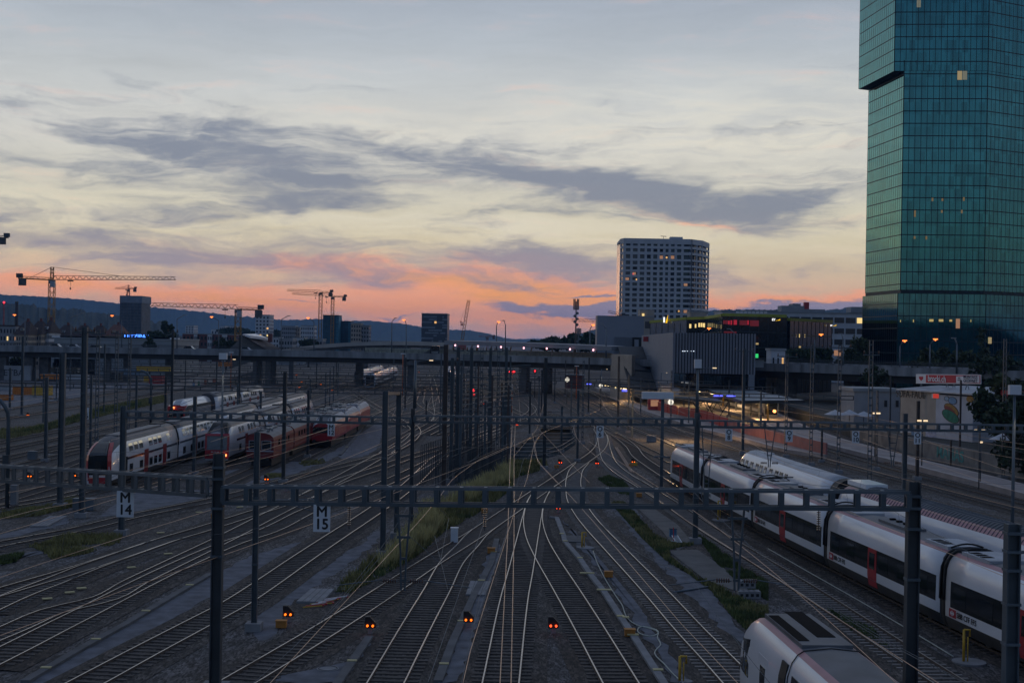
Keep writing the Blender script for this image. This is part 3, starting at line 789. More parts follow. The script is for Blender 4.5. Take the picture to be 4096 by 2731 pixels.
# long white articulated train on the right
gpath = Path(Gp[8:])
def s_of(path, Y):
    best = min(range(len(path.P)), key=lambda i: abs(path.P[i].y - Y)); return best*path.st
js = [s_of(gpath, y) for y in (136.5, 119, 101.4, 84.7, 67.1, 49.6, 33.5)]
o0 = gpath.pt(js[0], 0, 0)
trn = thing('articulated_train', 'long white articulated passenger train with red doors and dark window band beside the ballast', 'train', (o0.x, o0.y, 0))
articulated(trn, gpath, js)
mb = MB(); q = js[0]+.1
for t in (-.55, .55): mb.tube([gpath.pt(q-.12, t, 1.35), gpath.pt(q+.3, t, 1.35)], .09, 8)
mb.build('headlight', m_head, trn)
# pantograph folded on the third car
mb = MB(); c = js[2]+2.6
mb.tube([gpath.pt(c, -.3, 4.35), gpath.pt(c+2.0, 0, 4.55), gpath.pt(c+.3, .1, 4.62)], .04, 5); mb.tube([gpath.pt(c+.2, -.8, 4.62), gpath.pt(c+.2, .8, 4.62)], .04, 5)
mb.build('pantograph', m_dark, trn)

# nearest white train, only its end car in the frame
npath = Path(Z([(10.25, 53.2), (10.55, 48), (10.95, 40), (11.6, 30), (12.8, 16)]))
ntr = thing('railcar', 'closest white passenger train end car with grey roof and dark slanted side windows', 'train', (10.25, 53.2, 0))
NP = mirror([(-1.28, .30), (-1.40, .60), (-1.47, .95), (-1.49, 1.60), (-1.47, 2.50), (-1.42, 3.10), (-1.28, 3.56), (-1.10, 3.82), (-.90, 3.95), (0, 4.04)])
body(npath, NP, 0, 26, [m_twhite, m_twhite, m_tpink, m_troof], GM, ntr, shape=gnose, step=1.5)
def npatch(name, m, s0, s1, z0, z1, off=.02, ns=2, par=None):
    mb = MB(); patch(mb, npath, NP, s0, s1, z0, z1, -1, off=off, ns=ns); return mb.build(name, m, par or ntr, autofix=True)
npatch('service_hatch', m_glassd, 4.9, 5.6, 1.75, 2.65)
npatch('cab_door', m_twhite, 4.5, 5.9, .8, 3.0, .008)
npatch('mirror_housing', m_dark, 7.6, 8.35, 1.9, 3.45, .06)
npatch('window', m_glassd, 9.0, 11.6, 1.5, 3.25, .03)
npatch('window', m_glassd, 12.0, 15.0, 1.5, 3.25, .03)
npatch('window_band', m_tband, 15.2, 26, 1.5, 2.6, .03)
mb = MB()
for i in range(8):
    a = .9 + i*.28
    def cabp(s, z):
        w, h, b = gnose(s); zb = NP[0][1]; zz = zb + (z-zb)/h
        return npath.pt(s, prof_at(NP, min(max(zz, .31), 4.0), -1, 0)*w - .02, ZR + z)
    za0, za1 = 1.75 - .035*i*0, 2.75 + .05*i
    p = [cabp(a, za0), cabp(a+.28, za0-.02), cabp(a+.28, za1+.05), cabp(a, za1)]
    mb.hexa([x + Vector((.05, 0, 0)) for x in p] + p)
mb.build('cab_window', m_glassd, ntr, autofix=True)
mb = MB(); side_box(mb, npath, 3.0, 8.2, -.86, .86, 3.86, 4.08, 0, 3); rc = mb.build('roof_cover', m_troof, ntr, autofix=True)
for t0, t1, a, b in ((-.82, -.45, 3.4, 7.6), (-.02, .62, 2.7, 7.0)):
    mb = MB(); side_box(mb, npath, a, b, t0, t1, 4.07, 4.10, 0, 2); mb.build('roof_grille', m_grille, rc, autofix=True)
mb = MB(); mb.tube([npath.pt(8.6, t*1.012, ZR+z*1.003+.01) for t, z in NP if z > 1], .02, 5); mb.build('roof_seam', m_dark, ntr)

# coach with mirror-bright windows and the ribbed-roof car behind it, standing behind the articulated train
hpath = Path(RDp[5:])
ctr = thing('passenger_coach', 'pale coach with grey roof and bright reflecting windows behind the long white train', 'coach', (22.9, 127.6, 0))
HP = mirror([(-1.3, .35), (-1.40, .9), (-1.41, 2.4), (-1.38, 3.0), (-1.20, 3.62), (-.92, 3.98), (-.5, 4.22), (0, 4.3)])
HM = [1, 0, 0, 0, 0, 2, 2, 2, 2, 0, 0, 0, 0, 1]
h0, h1 = s_of(hpath, 128), s_of(hpath, 100.5)
def hnose(q):
    k = min(q/2.2, 1.0); e = 1-(1-k)**2
    return (.82 + .18*e, .84 + .16*e, 0)
body(hpath, HP, h0, h1, [m_twhite, m_tskirt, m_troofl], HM, ctr, shape=hnose)
for k in range(10):
    a = h0 + 1.6 + k*1.62 + (.25 if k in (3, 7) else 0)
    mb = MB(); patch(mb, hpath, HP, a, a+(.85 if k % 4 != 1 else .62), 2.35, 3.45, -1, off=.02, nz=4); w = mb.build('window', m_winrefl, ctr, autofix=True)
    mb = MB()
    for e in (a-.06, a+(.85 if k % 4 != 1 else .62)): patch(mb, hpath, HP, e, e+.05, 2.33, 3.47, -1, off=.022, nz=4)
    mb.build('window_frame', m_grille, w, autofix=True)
mb = MB(); side_box(mb, hpath, h0+5.2, h0+6.3, -.2, .5, 4.2, 4.34); mb.build('roof_hatch', m_troofl, ctr, autofix=True)
mb = MB(); secs = [[hpath.pt(q, t*.99, ZR+z*.99) for t, z in HP] for q in (h1-.02, h1+.5, h1+1.1)]; mb.loft(secs); mb.build('gangway', m_dark, ctr, autofix=True)
rtr = thing('ribbed_railcar', 'white railcar with dark ribbed roof and black cab end coupled behind the pale coach', 'train', hpath.pt(h1+1.2, 0, 0))
g0 = h1+1.3
RM = [1, 0, 0, 0, 3, 3, 2, 2, 3, 3, 0, 0, 0, 1]
body(hpath, HP, g0, g0+56, [m_twhite, m_tskirt, mat('ribbed dark roof', (.075, .085, .10), .6, var=.25, scale=.8), m_tpink], [1, 0, 0, 0, 3, 2, 2, 2, 2, 3, 0, 0, 0, 1], rtr, shape=hnose)
mb = MB()
for i in range(110):
    q = g0 + 5.5 + i*.45
    mb.tube([hpath.pt(q, t, ZR+z+.01) for t, z in HP if z > 3.55], .035, 4, cap=False)
mb.build('roof_ribs', MATS['ribbed dark roof'], rtr)
mb = MB()
for t0, t1 in ((-1.0, -.08), (.08, 1.0)):
    mb.hexa([hpath.pt(g0-.05, t0, ZR+2.1), hpath.pt(g0-.05, t1, ZR+2.1), hpath.pt(g0+.3, t1*.95, ZR+2.1), hpath.pt(g0+.3, t0*.95, ZR+2.1),
             hpath.pt(g0+.1, t0*.9, ZR+3.2), hpath.pt(g0+.1, t1*.9, ZR+3.2), hpath.pt(g0+.5, t1*.9, ZR+3.3), hpath.pt(g0+.5, t0*.9, ZR+3.3)])
mb.build('windscreen', m_glassd, rtr, autofix=True)
mb = MB(); side_box(mb, hpath, g0+1.2, g0+4.8, -.8, .8, 4.1, 4.42, 0, 2); mb.build('roof_cover', m_white, rtr, autofix=True)

# double-deck trains in the yard
DP = mirror([(-1.32, .38), (-1.40, .85), (-1.42, 2.2), (-1.40, 2.85), (-1.30, 3.40), (-1.12, 3.95), (-.86, 4.32), (-.55, 4.48), (0, 4.58)])
DM = [1, 0, 0, 0, 0, 3, 3, 3, 3, 3, 3, 0, 0, 0, 0, 1]
def decker(root, X, y0, lens, noseshape, wred=True, up_mat=None, stripe=True, X1=None):
    p = Path(Z([(X, y0), ((X*2+(X1 or X))/3, y0+40), (X1 or X, y0+sum(lens)+10)])); s = 0.0
    for i, L in enumerate(lens):
        a, b = s, s+L-.5
        body(p, DP, a, b, [m_twhite, m_tskirt, m_troofl, m_tdroof], DM, root, shape=noseshape if i == 0 else None, step=3)
        w0 = a + (5.2 if i == 0 else 2.0); sd = 1
        nw = int((b-w0-1.6)/1.75)
        for k in range(nw):
            q = w0 + k*1.75
            if k == nw//3 or k == nw-2: continue
            mb = MB(); patch(mb, p, DP, q, q+1.3, 3.0, 3.72, sd, off=.02, nz=3); mb.build('upper_window', up_mat or m_winrefl, root, autofix=True)
            if k in (1,): continue
            mb = MB(); patch(mb, p, DP, q, q+1.15, 1.05, 1.82, sd, off=.02, nz=1); mb.build('lower_window', m_glassd, root, autofix=True)
        if stripe:
            mb = MB(); patch(mb, p, DP, w0-1.5, b-.3, 2.28, 2.5, sd, off=.015, nz=1, ns=4); mb.build('stripe', m_tband, root, autofix=True)
        for dq in (w0 + (nw//3)*1.75 - .1, w0 + (nw-2)*1.75 - .1):
            mb = MB(); patch(mb, p, DP, dq, dq+1.45, .5, 2.75, sd, off=.03, nz=3); mb.build('door', m_tdoor, root, autofix=True)
        mb = MB(); side_box(mb, p, a + (4 if i == 0 else 1.5), b-4, -.62, .62, 4.4, 4.6, 0, 2); mb.build('roof_deck', m_troof, root, autofix=True)
        if i < len(lens)-1:
            mb = MB(); mb.loft([[p.pt(q, t*.93, ZR+z*.95) for t, z in DP] for q in (b-.02, b+.27, b+.52)])
            mb.tube([p.pt(b+.25, t*1.0, ZR+z) for t, z in DP if z > 1], .12, 6)
            mb.build('gangway', m_dark, root, autofix=True)
            mb = MB(); side_box(mb, p, b-2.6, b-.6, -1.0, .2, 4.3, 4.66); mb.build('roof_recess', m_dark, root, autofix=True)
        s += L
    return p
def anose(q):
    k = min(q/4.2, 1.0); e = 1-(1-k)**2.3
    return (.72 + .28*e, .62 + .38*(1-(1-k)**2), 0)
ta = thing('double_deck_train', 'white double-deck train with round dark nose and red cheeks, longest of the yard', 'train', (XA, 122.8, 0))
pa = decker(ta, XA, 122.6, [24, 23.5, 23.5, 23.5, 23], anose)
def nose_panel(root, p, shape, name, m, s_list, tmax, z0, z1, off=.03, prof=DP, sm=True):
    """panel on the nose, given as rows of arc positions from low to high"""
    mb = MB(); secs = []
    for (q, z, w) in s_list:
        secs.append([p.pt(q - .05 - .0*abs(t), t*w, ZR+z) + Vector((0, 0, 0)) for t in (-1, -.6, 0, .6, 1)])
    sec2 = [[v + p.fr(1)[1]*.25 for v in r] for r in secs]
    mb.loft([a + list(reversed(b)) for a, b in zip(secs, sec2)], None, closed=True)
    return mb.build(name, m, root, autofix=True)
mb = MB()
nose_panel(ta, pa, anose, 'windscreen', m_glassd, [(-.04, 1.25, .84), (-.04, 1.9, .88), (-.04, 2.5, .87), (-.03, 3.02, .82), (.2, 3.24, .76), (.75, 3.6, .68), (1.4, 3.96, .56), (1.9, 4.16, .42)], 1, 0, 0)
for sd in (-1, 1):
    mb = MB(); secs = []
    for (q, z, w) in ((-.03, .7, .86), (-.03, 1.3, .90), (-.03, 1.9, .92), (.0, 2.5, .92), (.12, 3.0, .88), (.5, 3.4, .82), (1.1, 3.75, .73), (1.7, 4.05, .60)):
        a = pa.pt(q-.10, sd*w*.97, ZR+z); b = pa.pt(q+.28, sd*(w+.24), ZR+z+.02)
        secs.append([a, b, b + Vector((-sd*.12, .2, 0)), a + Vector((-sd*.1, .2, 0))])
    mb.loft(secs, closed=True); mb.build('nose_cheek', m_tred, ta, autofix=True)
mb = MB(); mb.box((XA, 122.5, .95), (1.5, .2, .55)); mb.build('bumper', m_tred, ta)
mb = MB(); patch(mb, pa, DP, 2.6, 4.4, 1.3, 2.6, 1, off=.03, nz=2); mb.build('cab_window', m_glassd, ta, autofix=True)
tb = thing('double_deck_train', 'white double-deck train with square red-framed cab and lit amber lamp', 'train', (XB, 149, 0))
def bnose(q):
    k = min(q/2.0, 1.0)
    return (.93 + .07*k, .74 + .26*min(1, q/1.7), 0)
pb = decker(tb, XB, 148.8, [21.5, 21, 21], bnose)
fr = MB()
for x0, x1, z0, z1 in ((-1.3, 1.3, .55, 1.5), (-1.3, 1.3, 3.05, 3.3), (-1.32, -1.1, 1.5, 3.05), (1.1, 1.32, 1.5, 3.05)):
    fr.hexa([(XB+x0, 148.66, ZR+z0), (XB+x1, 148.66, ZR+z0), (XB+x1, 148.9, ZR+z0), (XB+x0, 148.9, ZR+z0), (XB+x0, 148.66+(z1-1)*.06, ZR+z1), (XB+x1, 148.66+(z1-1)*.06, ZR+z1), (XB+x1, 149.1, ZR+z1), (XB+x0, 149.1, ZR+z1)])
fr.build('cab_frame', m_tred, tb, autofix=True)
mb = MB(); mb.hexa([(XB-1.1, 148.7, ZR+1.5), (XB+1.1, 148.7, ZR+1.5), (XB+1.1, 148.95, ZR+1.5), (XB-1.1, 148.95, ZR+1.5), (XB-1.1, 148.8, ZR+3.05), (XB+1.1, 148.8, ZR+3.05), (XB+1.1, 149.2, ZR+3.05), (XB-1.1, 149.2, ZR+3.05)])
mb.build('windscreen', mat('pale blue windscreen', (.10, .14, .18), .12, var=.15, spec=.8), tb)
mb = MB(); mb.hexa([(XB-1.15, 148.9, ZR+3.32), (XB+1.15, 148.9, ZR+3.32), (XB+1.15, 149.4, ZR+3.32), (XB-1.15, 149.4, ZR+3.32), (XB-.8, 150.0, ZR+4.3), (XB+.8, 150.0, ZR+4.3), (XB+.8, 150.5, ZR+4.45), (XB-.8, 150.5, ZR+4.45)])
mb.build('roof_hood', m_dark, tb)
for dx, mm in ((.95, m_head), (-.95, m_dark)):
    mb = MB(); mb.box((XB+dx, 148.6, ZR+.95), (.26, .14, .22)); mb.build('headlight', mm, tb)
text_obj('SBB CFF FFS', 'lettering', .17, m_white, tb, (XB-.2, 148.64, ZR+1.28), (1, 0, 0), (0, 0, 1), 'CENTER', .006, .002)

# locomotives
def loco(name, label, X, y0, L, style, group, m_tred=m_tred):
    t = thing(name, label, 'locomotive', (X, y0, 0), group)
    p = Path(Z([(X, y0), (X, y0+L/2), (X, y0+L)]), 1.0)
    if style == 'new':
        pr = mirror([(-1.42, .95), (-1.46, 1.3), (-1.46, 2.75), (-1.25, 3.15), (-.95, 3.62), (-.6, 3.86), (0, 3.9)])
        mi = [0, 0, 0, 1, 1, 2, 2, 1, 1, 0, 0, 0]
        sh = lambda q: (.93 + .07*min(1, q/1.2), .72 + .28*min(1, q/2.3), 0)
        body(p, pr, .2, L-.4, [m_tred, m_troofl, m_troof], mi, t, name='body', shape=sh, step=3, smooth=False, cm=0)
        for sd in (-1, 1):
            mb = MB()
            for k in range(11):
                z = 1.28 + k*.13
                patch(mb, p, pr, 3.0, L-2.2, z, z+.06, sd, off=.035, nz=1, tk=.07)
            mb.build('ribbed_panel', mat('ribbed red siding', (.42, .10, .085), .4, var=.1), t, autofix=True)
        mb = MB()
        mb.hexa([(X-1.2, y0+.12, 2.05), (X+1.2, y0+.12, 2.05), (X+1.2, y0+.6, 2.05), (X-1.2, y0+.6, 2.05), (X-1.1, y0+.16, 2.8), (X+1.1, y0+.16, 2.8), (X+1.1, y0+1.2, 2.8), (X-1.1, y0+1.2, 2.8)])
        mb.build('windscreen', m_glassd, t, autofix=True)
        mb = MB(); mb.hexa([(X-1.1, y0+.62, 3.05), (X+1.1, y0+.62, 3.05), (X+1.1, y0+1.4, 3.05), (X-1.1, y0+1.4, 3.05), (X-.8, y0+1.75, 3.78), (X+.8, y0+1.75, 3.78), (X+.8, y0+2.3, 3.9), (X-.8, y0+2.3, 3.9)])
        mb.build('roof_hood', m_troof, t, autofix=True)
        mb = MB(); mb.box((X, y0+.08, 1.45), (2.5, .16, .8)); mb.build('front_apron', m_tred, t)
        mb = MB(); mb.box((X, y0+L*.5, 4.05), (1.2, L*.45, .28)); mb.build('roof_box', m_troof, t)
        mb = MB(); mb.box((X, y0+L*.24, 4.05), (1.7, 2.8, .18)); mb.build('roof_cover', m_troofl, t)
        mb = MB(); mb.tube([(X-.5, y0+3.2, 4.1), (X, y0+5.0, 4.35), (X, y0+3.5, 4.45)], .04, 5); mb.tube([(X-.8, y0+3.5, 4.45), (X+.8, y0+3.5, 4.45)], .04, 5); mb.build('pantograph', m_dark, t)
    else:
        m_tred = mat('old dark red', (.17, .016, .018), .5, var=.2)
        pr = mirror([(-1.42, .95), (-1.46, 1.2), (-1.46, 2.9), (-1.38, 3.2), (-1.05, 3.5), (-.5, 3.66), (0, 3.7)])
        mi = [0, 0, 0, 1, 1, 1, 1, 1, 1, 0, 0, 0]
        body(p, pr, .2, L-.4, [m_tred, m_troof, m_troof], mi, t, name='body', step=4, smooth=False, cm=0)
        for x in (-.68, .68):
            mb = MB(); mb.box((X+x, y0+.17, 2.55), (.95, .1, .85)); f = mb.build('cab_window', m_glassd, t)
            mb = MB()
            for a, b in (((-.5, -.46), (.5, -.46)), ((-.5, .46), (.5, .46)), ((-.5, -.46), (-.5, .46)), ((.5, -.46), (.5, .46))):
                mb.bar((X+x+a[0], y0+.12, 2.55+a[1]), (X+x+b[0], y0+.12, 2.55+b[1]), .05)
            mb.build('window_frame', m_troofl, f)
        mb = MB(); mb.box((X, y0+.16, 1.9), (2.9, .1, .1)); mb.build('front_handrail', m_troofl, t)
        for q in (L*.18, L*.8):
            mb = MB()
            for sx in (-.6, .6):
                mb.tube([(X+sx, y0+q-.8, 3.72), (X+sx*.8, y0+q+.9, 4.15), (X+sx*.9, y0+q-.5, 4.5)], .035, 5)
            for k in (-.25, .1): mb.tube([(X-.9, y0+q-.5+k, 4.52), (X+.9, y0+q-.5+k, 4.52)], .035, 5)
            mb.build('pantograph', m_dark, t)
        mb = MB(); rr = random.Random(int(y0))
        for k in range(9):
            yy = y0 + 2 + k*(L-4)/8
            if rr.random() < .6: mb.box((X + rr.uniform(-.5, .5), yy, 3.86), (rr.uniform(.5, 1.3), rr.uniform(.5, 1.1), .34))
            else: mb.tube([(X + rr.uniform(-.6, .6), yy, 3.62), (X + rr.uniform(-.6, .6), yy, 4.1)], .13, 8)
        mb.box((X, y0+L/2, 3.75), (.5, L-3.5, .14)); mb.build('roof_gear', mat('roof gear grey', (.17, .18, .18), .5, var=.4, scale=3), t)
        for sd in (-1, 1):
            mb = MB()
            for k in range(4): patch(mb, p, pr, L*.22+k*L*.15, L*.22+k*L*.15+1.1, 2.2, 2.75, sd, off=.02, nz=1)
            mb.build('side_grille', m_grille, t, autofix=True)
    mb = MB(); mb.box((X, y0+L/2, .62), (2.2, L-2.2, .75)); mb.build('underframe', m_tskirt, t)
    for x in (-.87, .87):
        mb = MB(); mb.tube([(X+x, y0-.35, 1.05), (X+x, y0+.3, 1.05)], .1, 8); mb.tube([(X+x, y0-.42, 1.05), (X+x, y0-.34, 1.05)], .22, 10); mb.build('buffer', m_tskirt, t)
    return t
for i, (y, w) in enumerate(((173, 'foremost'), (188.8, 'middle'), (204.6, 'rearmost'))):
    loco('red_locomotive', f'{w} of three coupled red locomotives with ribbed sides and pale roof', XE-.15*i/2, y, 15.6, 'new', 'red ribbed locomotives parked in a row')
wd = ['foremost', 'second', 'third', 'fourth', 'last']
for i in range(5):
    loco('old_locomotive', f'{wd[i]} of the old dark red locomotives with cluttered roof gear between the parked trains', XD-.02*i, 145.6+i*14.2, 14.0, 'old', 'old red locomotives parked in a row')

# red-headed double-deck set further back
tcn = thing('double_deck_train', 'red-nosed locomotive with white double-deck coaches at the back of the yard', 'train', (XC, 205.5, 0))
cpath = Path(Z([(XC-.3, 205.5), (XC, 220), (XC+1.2, 275)]))
LP = mirror([(-1.38, .6), (-1.42, 1.1), (-1.42, 2.9), (-1.3, 3.3), (-.95, 3.9), (-.5, 4.15), (0, 4.2)])
body(cpath, LP, 0, 16.5, [m_tred, m_twhite, m_troofl, m_tskirt], [3, 3, 3, 1, 1, 2, 2, 1, 1, 3, 3, 3], tcn, name='locomotive_body', cm=0, shape=lambda q: (.94+.06*min(1, q), .8+.2*min(1, q/1.6), 0))
mb = MB()
for k in range(9):
    patch(mb, cpath, LP, 2.2, 15.5, 1.15+k*.2, 1.22+k*.2, 1, off=.04, nz=1, tk=.06)
mb.build('louvre_panel', m_twhite, tcn, autofix=True)
mb = MB(); mb.hexa([(XC-1.65, 205.3, .7), (XC+1.05, 205.3, .7), (XC+1.05, 206.2, .7), (XC-1.65, 206.2, .7), (XC-1.6, 205.3, 3.5), (XC+1.0, 205.3, 3.5), (XC+1.0, 207.5, 3.6), (XC-1.6, 207.5, 3.6)]); mb.build('red_front', m_tred, tcn, autofix=True)
mb = MB(); mb.hexa([(XC-1.4, 205.2, 1.9), (XC+.8, 205.2, 1.9), (XC+.8, 205.8, 1.9), (XC-1.4, 205.8, 1.9), (XC-1.35, 205.22, 2.9), (XC+.75, 205.22, 2.9), (XC+.75, 206, 2.9), (XC-1.35, 206, 2.9)]); mb.build('windscreen', m_glassd, tcn, autofix=True)
for dx, dz in ((.75, 1.15), (-.3, 3.25)):
    mb = MB(); mb.box((XC+dx-.3, 205.12, dz), (.3, .16, .26)); mb.build('headlight', m_head, tcn)
decker(tcn, XC+.5, 222.5, [21, 21], None, X1=XC+1.8)

# trains beyond the viaduct
def far_train(label, pts, wdt, lamp, dark=False, nose='red'):
    p = Path(Z(pts), 2.0); L = (len(p.P)-1)*2.0-1
    t = thing('distant_train', label, 'train', (pts[0][0], pts[0][1], 0))
    pr = mirror([(-1.38, .4), (-1.42, 1.0), (-1.42, 2.9), (-1.2, 3.6), (-.8, 4.1), (0, 4.3)])
    body(p, pr, 0, L, [m_twhite if not dark else m_tskirt, m_tskirt, m_troofl if not dark else m_dark], [1, 0, 0, 0, 2, 2, 0, 0, 0, 1], t, step=6)
    mb = MB(); d = p.fr(0)[1]; c = p.pt(-.1, 0, 0)
    mb.box((c.x, c.y, 2.4), (2.3, .3, 3.0)); mb.build('cab_front', m_glassd, t)
    mb = MB(); patch(mb, p, pr, 3, L-2, 1.6, 2.5, 1, off=.02, nz=1, ns=6); patch(mb, p, pr, 3, L-2, 1.6, 2.5, -1, off=.02, nz=1, ns=6); mb.build('window_band', m_tband, t, autofix=True)
    if lamp:
        mb = MB(); mb.tube([(c.x+.6, c.y-.35, 1.6), (c.x+.6, c.y-.15, 1.6)], .32, 10); mb.build('lamp', lamp, t)
    return t
far_train('distant train with one violet headlamp approaching under the viaduct', [(-48, 424), (-48.6, 460), (-49, 505)], 3, m_purple)
far_train('dark wagon end standing under the viaduct behind the switches', [(-40, 382), (-41.5, 430), (-43, 495)], 3, None, False)
far_train('white train with red tail lamp leaving beneath the viaduct station', [(-10.2, 343), (-14, 390), (-19, 448)], 3, m_tail)
far_train('red-fronted train standing left of the tail-lamp train under the viaduct', [(-20.6, 430), (-22, 480), (-23, 520)], 3, None)
far_train('white regional train with two lit headlamps under the platform roof', [(50.5, 262), (49, 300), (46, 360)], 3, m_head)
# ------------------------------------------------------------------ overhead line: masts, gantries, signs, wires
m_mast = mat('mast grey paint', (.070, .090, .108), .5, .2, var=.2, scale=.9)
m_mastb = mat('mast brown patina', (.085, .065, .058), .7, .1, var=.25, scale=.9)
m_mastd = mat('mast dark', (.045, .052, .060), .6, .1, var=.25, scale=.9)
MASTN = []
def mast(b, t, label, style='h', w=.34, m=None, group=None, foot=True, parts=None, Y=None):
    p = at(b[0], b[1], 0)
    if Y: p = atY(b[0], b[1], Y); p.z = 0
    top = atY(t[0], t[1], p.y).z
    m = m or m_mast
    o = thing('catenary_mast', label, 'mast', (p.x, p.y, 0), group)
    mb = MB()
    if style == 'h':
        for sx in (-1, 1): mb.box((p.x + sx*(w/2-.015), p.y, top/2), (.035, w*.9, top))
        mb.box((p.x, p.y, top/2), (w-.06, .02, top-.02))
        for k in range(1, int(top/3.2)): mb.box((p.x, p.y, k*3.2), (w+.03, w*.95, .12))
    elif style == 'lattice':
        for sx in (-1, 1): mb.box((p.x + sx*(w/2-.035), p.y, top/2), (.075, .18, top))
        n = int(top/.75)
        for k in range(n+1): mb.box((p.x, p.y, min(.25+k*.75, top-.1)), (w-.12, .05, .16))
    else:
        mb.tube([(p.x, p.y, 0), (p.x, p.y, top)], [w/2, w*.36], 10)
    mb.build('column', m, o)
    if foot:
        mb = MB(); mb.box((p.x, p.y, .14), (w+.5, w+.55, .5)); mb.build('footing', m_conc, o)
    return o, p, top
def arm(o, p, z, L, side=1, drop=1.3):
    """bracket with a stay and insulator carrying the line"""
    mb = MB(); mb.tube([(p.x, p.y, z), (p.x+side*L, p.y, z+.1)], .035, 6); mb.tube([(p.x, p.y, z+1.1), (p.x+side*L*.9, p.y, z+.15)], .02, 5)
    mb.tube([(p.x+side*L*.35, p.y, z-.02), (p.x+side*L, p.y, z-.55)], .02, 5)
    a = mb.build('bracket', m_steel, o)
    mb = MB()
    for k in range(5): mb.tube([(p.x+side*(.35+k*.09), p.y, z), (p.x+side*(.39+k*.09), p.y, z)], .085, 8)
    mb.build('insulator', m_insul, a)
def cross(o, p, z, L, m=None):
    mb = MB(); mb.box((p.x, p.y, z), (L, .12, .12)); b = mb.build('crossarm', m or m_mast, o)
    for s in (-1, 1):
        mb = MB(); mb.tube([(p.x+s*L*.45, p.y, z+.05), (p.x+s*L*.45, p.y, z+.4)], .06, 6); mb.build('insulator', m_insul, b)

def gantry(label, p0, p1, z0, z1, hh=.7, dp=.5, step=.93, group='gantry beams over the tracks', m=None):
    """Vierendeel beam from p0 to p1 (plan points), z0/z1 = top level at the ends"""
    m = m or m_mast
    a = Vector((p0[0], p0[1], z0)); b = Vector((p1[0], p1[1], z1)); L = (b-a).length; d = (b-a)/L
    n = Vector((-d.y, d.x, 0)).normalized(); up = Vector((0, 0, 1))
    o = thing('gantry_beam', label, 'gantry', tuple((a+b)/2 - Vector((0, 0, hh))), group)
    for nm, dz, th in (('top_chord', -.06, .12), ('bottom_chord', -hh, .15)):
        mb = MB()
        for s in (-1, 1): mb.bar(a + n*s*dp/2 + up*dz, b + n*s*dp/2 + up*dz, .07, th)
        k = int(L/step)
        for i in range(k+1):
            c = a + d*(L*i/k) + up*(dz+.02)
            mb.bar(c - n*dp/2, c + n*dp/2, .13, .05)
        mb.build(nm, m_steel if nm == 'top_chord' else m, o)
    k = int(L/step)
    for i in range(k+1):
        mb = MB(); c = a + d*(L*i/k)
        for s in (-1, 1): mb.bar(c + n*s*dp/2 - up*.1, c + n*s*dp/2 - up*(hh-.04), .19, .06, up=n)
        mb.build('post', m, o)
    return o, a, b
def at_beam(a, b, u):
    """point on a beam's line seen at photo column u"""
    best = None
    for i in range(401):
        p = a.lerp(b, i/400); x = p.x/p.y*FPX; 
        dz = (CZ-p.z)/p.y*FPX
        uu = 2048 + x*math.cos(ROLL) - dz*math.sin(ROLL)
        if best is None or abs(uu-u) < best[0]: best = (abs(uu-u), p)
    return best[1].copy()
def sign(l1, l2, p, w, h, label, post=.25, fs=None):
    o = thing('track_sign', label, 'sign', tuple(p), 'white track number signs')
    mb = MB(); mb.box((p.x, p.y-.05, p.z-h/2), (w, .03, h)); mb.build('panel', m_sign, o)
    mb = MB()
    for s in (-.3, .3): mb.box((p.x+s*w, p.y, p.z+.06), (.03, .03, .2))
    mb.build('hanger', m_steel, o)
    f = fs or h*.46
    text_obj(l1, 'lettering', f*1.18, m_letter, o, (p.x, p.y-.068, p.z-h*.27), (1, 0, 0), (0, 0, 1), 'CENTER', .004, .0, 1.0, fat=.014*h)
    text_obj(l2, 'lettering', f*1.18, m_letter, o, (p.x, p.y-.068, p.z-h*.73), (1, 0, 0), (0, 0, 1), 'CENTER', .004, .0, .96 if len(l2) > 1 else 1.0, fat=.014*h)
    return o
# nearest gantry
YA, YB = 53.5, 51.0
pl = atY(868, 2300, YA); pr_ = atY(3648, 2300, YB)
def near_mast(p, w, label, top):
    o = thing('catenary_mast', label, 'mast', (p.x, p.y, 0), 'big masts of the nearest gantry')
    mb = MB()
    for sx in (-1, 1): mb.box((p.x + sx*(w/2-.02), p.y, top/2), (.045, w*.9, top))
    mb.box((p.x, p.y, top/2), (w-.08, .025, top-.02)); mb.build('column', m_mastd, o)
    for z in (top-.55, top-1.0, 7.4, 5.5): mb = MB(); mb.box((p.x, p.y, z), (w+.06, w, .10)); mb.build('clamp', m_steel2, o)
    mb = MB(); mb.box((p.x, p.y, .2), (1.0, 1.0, .5)); mb.build('footing', m_conc, o)
    return o
ml = near_mast(pl, .42, 'dark steel mast near the camera under the joint of two gantry beams', atY(870, 1813, YA).z)
mr = near_mast(pr_, .46, 'dark steel mast at the outer end of the nearest gantry beside the white train', atY(3643, 1925, YB).z)
zl, zr = atY(894, 1938, YA).z, atY(3640, 1960, YB).z
g1, ga, gb = gantry('nearest long gantry beam crossing the whole track fan with hanging supports', (pl.x+.25, pl.y), (pr_.x-.2, pr_.y), zl, zr, hh=.70)
q0 = atY(0, 1857, 63.5); q1 = atY(850, 1906, YA)
d_ = (q1-q0); qs = q0 - d_*.25
g1b, gla, glb = gantry('near gantry beam sloping away over the far-left tracks above the M14 sign', (qs.x, qs.y), (pl.x-.25, pl.y), q1.z+(q0.z-q1.z)*1.25, q1.z, hh=.74)
for cx, side in ((-1.0, -1),):
    pass
